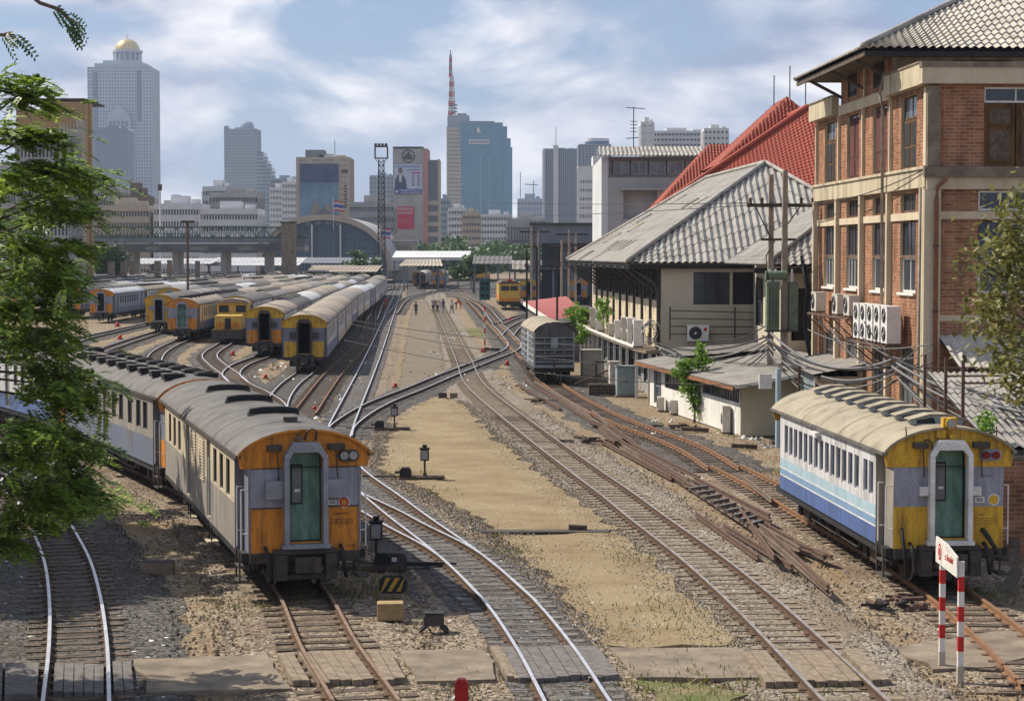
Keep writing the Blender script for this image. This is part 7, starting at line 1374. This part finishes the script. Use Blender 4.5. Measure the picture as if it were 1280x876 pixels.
# pile of discarded rails: each rail its own thing
rr = random.Random(77)
def dead_rail(a, b, lift, label, rusty=True):
    a = G(*a, -.1+lift); b = G(*b, -.1+lift+rr.uniform(-.03, .06)); mid = (a+b)/2; d = (b-a); m = MB(); Ln = d.length/2
    for (x0, x1, z0, z1) in ((-.055, .055, 0, .02), (-.012, .012, .02, .09), (-.032, .032, .09, .13)): m.box(-Ln, Ln, x0, x1, z0, z1, 'rust' if rusty else 'rust_dull')
    o = m.build('discarded_rail', None, tuple(mid)); o.rotation_euler = (0, -math.atan2(d.z, d.xy.length), math.atan2(d.y, d.x)); tag(o, label, 'rail', 'rusty rails dumped between the tracks')
segs = [((655, 476), (720, 514), .0), ((668, 478), (738, 520), .05), ((648, 482), (700, 512), .0), ((700, 503), (770, 548), .0), ((712, 506), (778, 552), .12), ((722, 508), (768, 556), .0), ((735, 527), (792, 548), .14), ((740, 515), (782, 551), .02), ((750, 552), (840, 600), .0), ((762, 545), (860, 604), .08),
    ((778, 560), (868, 612), .0), ((790, 558), (875, 600), .18), ((800, 572), (886, 622), .1), ((845, 600), (930, 655), .0), ((855, 606), (964, 656), .1), ((868, 600), (962, 648), .15), ((880, 622), (955, 672), .02), ((895, 625), (985, 690), .0), ((905, 630), (1030, 700), .08), ((915, 640), (1040, 745), .05), ((925, 640), (968, 700), .2), ((905, 660), (990, 712), .0), ((940, 655), (1000, 690), .12), ((870, 645), (948, 700), .0), ((960, 668), (1035, 738), .15), ((930, 600), (965, 628), .1), ((760, 532), (806, 566), .2), ((985, 680), (1040, 700), .08), ((842, 590), (905, 640), .02)]
where = ['near the grey goods wagon', 'above the middle of the pile', 'in the middle of the pile', 'below the stacked sleepers', 'at the near end by the blue carriage']
for i, (a, b, l) in enumerate(segs):
    q = (a[0]+b[0])/2; w_ = where[0 if q < 712 else 1 if q < 790 else 2 if q < 885 else 3 if q < 945 else 4]; same = [k for k in range(i) if where.index(w_) == (lambda q2: 0 if q2 < 712 else 1 if q2 < 790 else 2 if q2 < 885 else 3 if q2 < 945 else 4)((segs[k][0][0]+segs[k][1][0])/2)]
    dead_rail(a, b, l, '%s rusty rail counted from the left %s' % (ORD[len(same)], w_), i % 3 != 1)
for i in range(9):
    a = G(862+i*9.2, 611+i*5.6, .14); b = G(884+i*8.6, 608+i*5.4, .16); m = MB(); o_ = (a+b)/2; m.beam(a-o_, b-o_, .13, .1, 'wood_grey'); tag(m.build('stacked_sleeper', None, tuple(o_)), '%s of nine short sleepers lying across the rail pile, from the left' % ORD[i], 'sleeper', 'short sleepers lying across the rail pile')
for i, (x, y, lb) in enumerate([(728, 553, 'heap of rusty fishplates left of the rail pile'), (768, 556, 'heap of black scrap iron in the middle of the rail pile'), (845, 535, 'dark scrap heap below the shack near the rusty track'), (1105, 760, 'rusty lump on the gravel before the blue carriage'), (676, 503, 'small heap of iron parts beside the goods wagon track')]):
    m = MB(); r3 = random.Random(i)
    for k in range(16): c = Vector((r3.gauss(0, .35), r3.gauss(0, .25), r3.uniform(0, .15))); T = Matrix.Translation(c) @ Matrix.Rotation(r3.uniform(0, 3), 4, 'Z') @ Matrix.Rotation(r3.uniform(-.4, .4), 4, 'X'); m.box(-.25, .25, -.04, .04, 0, .06, 'rust' if k % 2 else 'black', T)
    tag(m.build('scrap_heap', None, GZ(x, y, -.15)), lb, 'scrap')
# stone and rubble heaps along the dark yard tracks
m = MB(); r3 = random.Random(5); st = m
for cx, cy, n_ in [(404, 497, 60), (425, 478, 50), (410, 470, 45), (445, 450, 40), (462, 420, 40), (395, 520, 40), (350, 470, 30), (345, 455, 20), (232, 455, 20), (243, 470, 30), (472, 395, 30), (540, 440, 30), (548, 465, 30), (535, 410, 24), (560, 420, 24), (615, 468, 20), (810, 530, 30), (950, 545, 30), (1000, 545, 30), (640, 480, 30)]:
    p = G(cx, cy)
    for k in range(n_): 
        rr = r3; stone(p.x+r3.gauss(0, .7), p.y+r3.gauss(0, 2.2), r3.uniform(.08, .22), r3.choice(['concrete', 'concrete_grey', 'sand', 'white_wall']), -.17)
tag(m.build('rubble', None), 'pale broken rubble lying along the yard tracks', 'rubble', kind='stuff')
# dropped sleepers and planks on the right
for i, (x, y, w_, a, lb) in enumerate([(1075, 0, 0, 0, '')][:0]+[(985, 556, 1.6, .4, 'old sleeper stacked behind the blue carriage rear'), (1000, 548, 1.4, -.3, 'second old sleeper stacked behind the blue carriage rear'), (868, 539, 1.2, .2, 'broken plank below the leafy bush'), (1262, 735, 1.6, 1.1, 'leaning dark timber at the right of the blue carriage'), (1268, 700, 2.0, 1.3, 'second leaning timber right of the blue carriage'), (930, 560, 1.0, .1, 'short timber beside the rusty track near the shack'), (722, 663, .5, 0, 'short timber end on the sandy joint')]):
    m = MB(); m.box(-w_/2, w_/2, -.12, .12, 0, .16, 'wood'); o = m.build('timber', None, GZ(x, y)); o.rotation_euler = (0, .05 if i not in (3, 4) else -.3, a); tag(o, lb, 'timber')
# ------------------------------------------------------------------ poles and wires
ep = thing('power_pole', 'twin concrete power poles carrying a transformer before the sheds', 'power pole', (P(972, 300, 87).x, 87, 0)); z = lambda y: P(972, y, 87).z
for x0, yt in ((-.28, 218), (.26, 214)): part('pole', lambda m: m.prism([(x0-.15, -.2), (x0+.15, -.2), (x0+.1, z(yt)), (x0-.1, z(yt))], (0, 0 if x0 < 0 else -.5, 0), (1, 0, 0), (0, 0, 1), (0, .25, 0), 'pole_conc'), ep)
part('crossarm', lambda m: (m.box(-1.35, 1.7, -.15, -.02, z(259), z(254.5), 'grime'), m.box(-.75, .75, -.3, -.1, z(301), z(298), 'grime'), m.beam((-.28, -.1, z(300)), (-1.0, -.1, z(257)), .05, .05, 'grime'), m.beam((.3, -.1, z(285)), (1.0, -.1, z(257)), .05, .05, 'grime')), ep)
for x in (-1.2, -.7, 1.0, 1.5): part('insulator', lambda m: (m.cyl((x, -.1, z(254.5)), (x, -.1, z(247)), .07, 'rust', n=8, r2=.05), m.cyl((x, -.1, z(250)), (x, -.1, z(249)), .11, 'rust', n=8)), ep)
tf = thing('transformer', 'green oil transformer hung between the twin concrete poles', 'transformer', (P(972, 300, 87).x, 86.2, 0))
part('tank', lambda m: (m.box(-.55, .0, 0, .55, z(412), z(352), 'transformer'), m.box(.42, .8, 0, .55, z(412), z(352), 'transformer'), [m.box(-.52+k*.13, -.46+k*.13, -.08, -.003, z(405), z(360), 'transformer') for k in range(4)], m.box(-.6, .85, -.05, .6, z(414), z(412.2), 'grime')), tf)
part('conservator', lambda m: m.cyl((-.6, .2, z(344)), (.3, .2, z(344)), .2, 'transformer', n=12), tf)
for x in (-.4, -.15, .55): part('bushing', lambda m: m.cyl((x, .2, z(352)), (x, .2, z(336)), .08, 'ac_white', n=8, r2=.04), tf)
part('drop_cables', lambda m: (m.tube([(.9, -.1, z(320)), (1.15, -.2, z(360)), (1.0, -.2, z(400)), (1.25, -.2, z(440))], .07, 'cable', 6), m.tube([(1.1, -.1, z(330)), (1.35, -.2, z(370)), (1.2, -.2, z(410)), (1.3, -.2, z(450))], .07, 'cable', 6), m.tube([(-.2, 0, z(300)), (-.6, 0, z(320)), (-.5, 0, z(350))], .03, 'cable', 5)), tf)
for i, (x, yt, yb, Z, lb) in enumerate([(658.5, 312, 404, 131, 'leftmost thin black pole rising by the red roofed hut'), (671, 309, 399, 133, 'second thin black pole by the red roofed hut'), (696.5, 310, 394, 128, 'third thin black pole, rising before the red tin roof')]):
    m = MB(); p = P(x, yt, Z); m.cyl((0, 0, -.2), (0, 0, p.z), .075, 'black', n=6); m.box(-.12, .12, -.1, .1, p.z-1.2, p.z-.9, 'grime'); tag(m.build('pole', None, (p.x, Z, 0)), lb, 'pole', 'thin black poles near the red roof')
for i, (x, yt, Z, lb) in enumerate([(668, 284, 215, 'concrete power pole with crossarm left of the overpass columns'), (715, 287, 205, 'concrete power pole with crossarm before the overpass'), (706, 300, 190, 'shorter power pole among wires below the overpass')]):
    t = thing('power_pole', lb, 'power pole', (P(x, yt, Z).x, Z, 0), 0, 'distant power poles under the overpass'); zt = P(x, yt, Z).z; part('pole', lambda m: (m.cyl((-.3, 0, -.2), (-.3, 0, zt), .13, 'pole_conc', n=6), m.cyl((.4, 0, -.2), (.4, 0, zt-.4), .13, 'pole_conc', n=6)), t); part('crossarm', lambda m: (m.box(-1.6, 1.7, -.06, .06, zt-.6, zt-.4, 'grime'), m.box(-1.2, 1.2, -.06, .06, zt-2.2, zt-2.0, 'grime')), t)
def wire(label, a, b, sag, r=.02, mt='cable', n=18, group='overhead cables'):
    a = P(*a); b = P(*b); m = MB(); m.tube([tuple((b-a)*(k/n)+Vector((0, 0, -4*sag*(k/n)*(1-k/n)))) for k in range(n+1)], r, mt, 5); tag(m.build('cable', None, tuple(a)), label, 'cable', group)
w1 = 'cables sagging from the twin poles to the brick building'; rr = random.Random(15); pl = ['thickest', 'second', 'third', 'fourth', 'fifth', 'sixth', 'seventh', 'eighth']
for k in range(7):
    wire('%s strand in the bundle between the twin poles and the brick corner' % pl[k], (958+rr.uniform(-6, 6), 416+k*4, 86), (1122+rr.uniform(-8, 8), 450+k*4.2, 66.5), .6+.25*rr.random()+.1*k, .05 if k < 3 else .03, 'cable' if k % 2 else 'cable_grey', group=w1)
for k in range(8):
    wire('%s strand from the brick corner down past the right edge' % pl[k], (1122+rr.uniform(-8, 8), 450+k*4, 66.5), (1300, 512+k*7+rr.uniform(-4, 4), 52), .15+.1*k, .045 if k < 3 else .028, 'cable_grey' if k % 3 else 'cable', group='cables running from the brick corner to the right edge')
for k in range(6):
    wire('%s strand from the canopy corner to the twin poles' % pl[k], (820+rr.uniform(-3, 6), 428+k*3, 101), (960, 420+k*4, 86), .5+.22*k, .045 if k < 2 else .03, 'cable_grey' if k % 2 else 'cable', group='cables between the shed canopy and the twin poles')
for k in range(4): wire('%s thin strand crossing above the awning at right' % pl[k], (1150, 470-k*3, 65), (1300, 500-k*22, 48), .5+.1*k, .016, 'cable_grey', group='thin strands above the awning')
wire('upper thin wire crossing the whole yard to the shed canopy', (180, 335, 150), (822, 437, 101), 1.2, .022); wire('lower thin wire crossing the yard to the white shack roof', (360, 385, 110), (905, 466, 83), .6, .018); wire('third thin wire crossing low over the sandy strip', (430, 425, 100), (940, 482, 80), .5, .018)
wire('wire running from the far left to the twin pole crossarm', (480, 240, 400), (934, 254, 87), .8, .02); wire('second wire from the distance to the twin pole crossarm', (500, 262, 400), (948, 256, 87), .9, .02); wire('thin wire from the twin poles to the brick building top', (1000, 256, 87), (1160, 210, 67), .3, .02)
wire('power line from the transformer pole into the cream shed', (960, 405, 86.5), (885, 420, 101.3), .4, .03)
for k in range(6): wire('%s loose loop hanging along the brick wall above the carriage roof' % pl[k], (1010+k*14, 410+rr.uniform(-10, 14), 74-k), (1140+rr.uniform(-10, 30), 440+rr.uniform(-14, 20), 66.3), .3+rr.random()*.8, .022, 'cable' if k % 2 else 'cable_grey', group='loose cable loops on the brick wall')
# tangle of coils at canopy corner
cg = thing('cable_coil', 'tangle of coiled cables at the near corner of the shed canopy', 'cable coil', (6.9, 101.6, 2.6)); rr = random.Random(3)
for k in range(7): part('coil', lambda m: m.tube([(rr.uniform(-.1, .1)+.35*math.cos(a)+.2*k/7, rr.uniform(-.05, .05), .65+.5*math.sin(a)+k*.05) for a in [i*math.pi/8 for i in range(17)]], .02, 'cable' if k % 2 else 'white_paint', 5), cg)
# fence of thin posts / barrier near the cabinets
bf = thing('pipe_barrier', 'dark pipe barrier with sloping rail beside the goods wagon', 'barrier', GZ(745, 487)); part('post', lambda m: (m.cyl((0, 0, 0), (0, 0, 1.6), .06, 'black', n=6), m.cyl((2.2, 3, 0), (2.2, 3, 1.6), .06, 'black', n=6)), bf); part('rail', lambda m: (m.cyl((-1.2, 0, .3), (2.2, 3, 1.5), .05, 'rust', n=6), m.cyl((0, 0, 1.5), (2.2, 3, 1.5), .05, 'black', n=6)), bf)
sp_ = thing('pallet_stack', 'dark stack of timber beside the pipe barrier', 'timber stack', GZ(757, 494)); 
for k in range(4): part('timber', lambda m: m.box(-.9, .9, -.2-.02*k, .35, k*.16, k*.16+.13, 'wood'), sp_)
# ------------------------------------------------------------------ people on the track
def person(label, x, y, pose='stand', shirt='cloth_blue', pants='cloth_dark', head='hair', rz=0, h=1.72):
    b = GZ(x, y, -.14); t = thing('person', label, 'person', b, rz, 'track workers in the distance'); s = h/1.75
    lean = {'stand': 0, 'bend': .75, 'walk': .08}[pose]; hip = Vector((0, 0, .92)); sn, cs = math.sin(lean), math.cos(lean)
    def T(yb, zb, xb=0): return Vector((xb, -sn*zb+cs*yb, .92+cs*zb+sn*yb))
    st_ = .25 if pose == 'walk' else .06
    J = {'pelvis': hip, 'waist': T(0, .2), 'chest': T(0, .42), 'neck': T(0, .58), 'head': T(-.02, .70), 'top': T(-.02, .80)}
    for q, sd in (('l', -1), ('r', 1)):
        J['hip'+q] = hip+Vector((sd*.09, 0, -.05)); J['knee'+q] = Vector((sd*.11, -.04+sd*st_*.5, .48)); J['ank'+q] = Vector((sd*.11, sd*st_, .09)); J['toe'+q] = Vector((sd*.12, sd*st_-.16, .04))
        J['sh'+q] = T(0, .50, sd*.17)
        if pose == 'bend': J['el'+q] = J['sh'+q]+Vector((sd*.05, -.05, -.27)); J['ha'+q] = J['el'+q]+Vector((-sd*.04, -.1, -.25))
        else: J['el'+q] = J['sh'+q]+Vector((sd*.07, .03, -.27)); J['ha'+q] = J['el'+q]+Vector((sd*.0, -.10, -.24))
    def skin(nm, names, edges, rad, mt, par):
        me = bpy.data.meshes.new(nm); me.from_pydata([J[n_]*s for n_ in names], [(names.index(a), names.index(b_)) for a, b_ in edges], []); me.materials.append(M[mt]); o = bpy.data.objects.new(nm, me); COL.objects.link(o); o.parent = par; a = o.modifiers.new('s', 'SKIN'); a.use_smooth_shade = True; o.modifiers.new('u', 'SUBSURF').levels = 1
        for i, n_ in enumerate(names): r_ = rad[n_ if n_ in rad else n_[:-1]]*s; me.skin_vertices[0].data[i].radius = (r_, r_)
        me.skin_vertices[0].data[0].use_root = True
        return o
    rad = dict(pelvis=.12, waist=.11, chest=.13, neck=.05, head=.095, top=.07, hip=.09, knee=.06, ank=.042, toe=.04, sh=.06, el=.042, ha=.035)
    N_ = ['pelvis', 'waist', 'chest', 'neck', 'head', 'top']+[a+q for q in 'lr' for a in ('hip', 'knee', 'ank', 'toe', 'sh', 'el', 'ha')]
    E_ = [('pelvis', 'waist'), ('waist', 'chest'), ('chest', 'neck'), ('neck', 'head'), ('head', 'top')]+[(a+q, b_+q) for q in 'lr' for a, b_ in (('hip', 'knee'), ('knee', 'ank'), ('ank', 'toe'), ('sh', 'el'), ('el', 'ha'))]+[('pelvis', 'hip'+q) for q in 'lr']+[('chest', 'sh'+q) for q in 'lr']
    skin('body', N_, E_, rad, 'skin', t); r2 = {k: v*1.16 for k, v in rad.items()}
    skin('trousers', ['pelvis']+[a+q for q in 'lr' for a in ('hip', 'knee', 'ank')], [('pelvis', 'hip'+q) for q in 'lr']+[(a+q, b_+q) for q in 'lr' for a, b_ in (('hip', 'knee'), ('knee', 'ank'))], r2, pants, t)
    skin('shirt', ['chest', 'waist', 'pelvis']+[a+q for q in 'lr' for a in ('sh', 'el')], [('chest', 'waist'), ('waist', 'pelvis')]+[('chest', 'sh'+q) for q in 'lr']+[('sh'+q, 'el'+q) for q in 'lr'], r2, shirt, t)
    m = MB(); c = J['head']*s+Vector((0, .01, .03)); m.lathe(c, [(.115, 0), (.118, .05), (.09, .12), (0, .15)], head, 12)
    if head != 'hair': m.cyl(c+Vector((0, -.03, 0)), c+Vector((0, -.03, .012)), .16, head, n=12)
    m.build('hat' if head != 'hair' else 'hair', t)
person('person in dark clothes standing alone on the grey strip between the tracks', 520, 395, 'stand', 'cloth_dark', 'cloth_dark', rz=.4)
person('worker with red hat and blue shirt bending over the left rail', 541, 391, 'bend', 'cloth_blue', 'cloth_dark', 'cloth_red', rz=1.2)
person('worker in white shirt bending beside the one with the red hat', 547, 391, 'bend', 'cloth_white', 'cloth_dark', rz=-1.0)
person('worker in dark shirt standing between the rails', 554, 390, 'walk', 'cloth_dark', 'cloth_blue', rz=.6)
person('worker in white shirt and dark trousers right of the rails', 565, 392, 'walk', 'cloth_white', 'cloth_dark', rz=-.5)
person('worker in orange vest bending at the right of the gang', 570, 387, 'bend', 'cloth_orange', 'cloth_dark', 'cloth_orange', rz=1.4)
person('second orange clad worker behind the gang at the right', 576, 386, 'bend', 'cloth_orange', 'cloth_orange', rz=-1.3)
person('person in red on the track beside the long parked rake', 482, 387, 'stand', 'cloth_red', 'cloth_red', rz=.2)
person('person walking far off near the station throat, left', 501, 350, 'walk', 'cloth_dark', 'cloth_dark', rz=.2)
person('person standing far off near the pale platform end', 516, 350, 'stand', 'cloth_blue', 'cloth_dark')

# broken edge of the sandy strip: stones and grit spilling both ways
st = MB(); rr = random.Random(19)
for E_ in [[(500, 525), (482, 560), (478, 585), (500, 598), (545, 617), (585, 640), (628, 664), (660, 700), (700, 735), (745, 780), (768, 806)], [(560, 497), (580, 506), (610, 540), (650, 573), (690, 603), (735, 637), (770, 662), (800, 690), (845, 727), (895, 775), (925, 806)]]:
    for (a, b) in zip(E_, E_[1:]):
        A_, B2 = G(*a), G(*b)
        for k in range(int((B2-A_).length*150)):
            p = A_.lerp(B2, rr.random()); q = rr.gauss(0, .45); stone(p.x+q, p.y+rr.gauss(0, .6), rr.uniform(.015, .05), rr.choice(['ballast', 'ballast_brown', 'ground', 'sand', 'concrete_grey']), -.135)
for k in range(500):
    p = G(rr.uniform(480, 930), rr.uniform(510, 806)); stone(p.x, p.y, rr.uniform(.012, .03), rr.choice(['sand', 'ground']), -.12)
tag(st.build('grit', None), 'stones scattered over the edges of the sandy strip', 'gravel', kind='stuff')
# tufts of weeds
vs = []; fs = []; rr = random.Random(41)
for cx, cy, n_, sp in [(905, 520, 30, .6), (990, 590, 40, .8), (1010, 615, 40, .7), (975, 530, 20, .5), (690, 575, 14, .4), (830, 765, 60, .9), (870, 790, 50, .9), (800, 700, 30, .5), (430, 725, 60, .8), (450, 740, 60, .7), (410, 745, 30, .6), (850, 862, 90, 1.2), (780, 870, 40, .8), (910, 856, 40, .6), (640, 690, 20, .4), (505, 592, 30, .5), (550, 615, 30, .5), (455, 505, 16, .4), (610, 668, 16, .5), (1240, 745, 30, .5), (1060, 862, 40, .7), (300, 760, 30, .7), (60, 720, 30, .8), (20, 780, 30, .8), (350, 730, 20, .5), (340, 760, 20, .4), (560, 860, 40, .8), (430, 470, 60, 1.6), (590, 415, 60, 1.4), (1100, 700, 20, .5), (960, 520, 20, .5)]:
    c = G(cx, cy, -.17)
    for k in range(n_*3):
        p = c+Vector((rr.gauss(0, sp), rr.gauss(0, sp*1.2), 0)); h = rr.uniform(.04, .16); a = Vector((rr.gauss(0, .05), rr.gauss(0, .05), h)); b = Vector((rr.uniform(-1, 1), rr.uniform(-1, 1), 0)).normalized()*.018; i = len(vs); vs += [p-b, p+b, p+a+b*.3, p+a-b*.3]; fs.append((i, i+1, i+2, i+3))
m = MB(); m.add(vs, fs, 'leaf_olive'); tag(m.build('weeds'), 'thin tufts of weeds among the stones', 'weeds', kind='stuff')
# ------------------------------------------------------------------ haze
hz = MB(); hz.box(-3600, 3600, -80, 6100, -1.2, 330, 'dark')
ho = hz.build('haze'); ho.data.materials.clear()
hm = bpy.data.materials.new('haze'); hm.use_nodes = True; hn = hm.node_tree; hn.nodes.clear()
ov = hn.nodes.new('ShaderNodeOutputMaterial'); pv = hn.nodes.new('ShaderNodeVolumePrincipled')
pv.inputs['Color'].default_value = (.70, .83, 1, 1); pv.inputs['Density'].default_value = .0001; pv.inputs['Anisotropy'].default_value = .2
hn.links.new(pv.outputs[0], ov.inputs['Volume']); ho.data.materials.append(hm); tag(ho, kind='stuff')
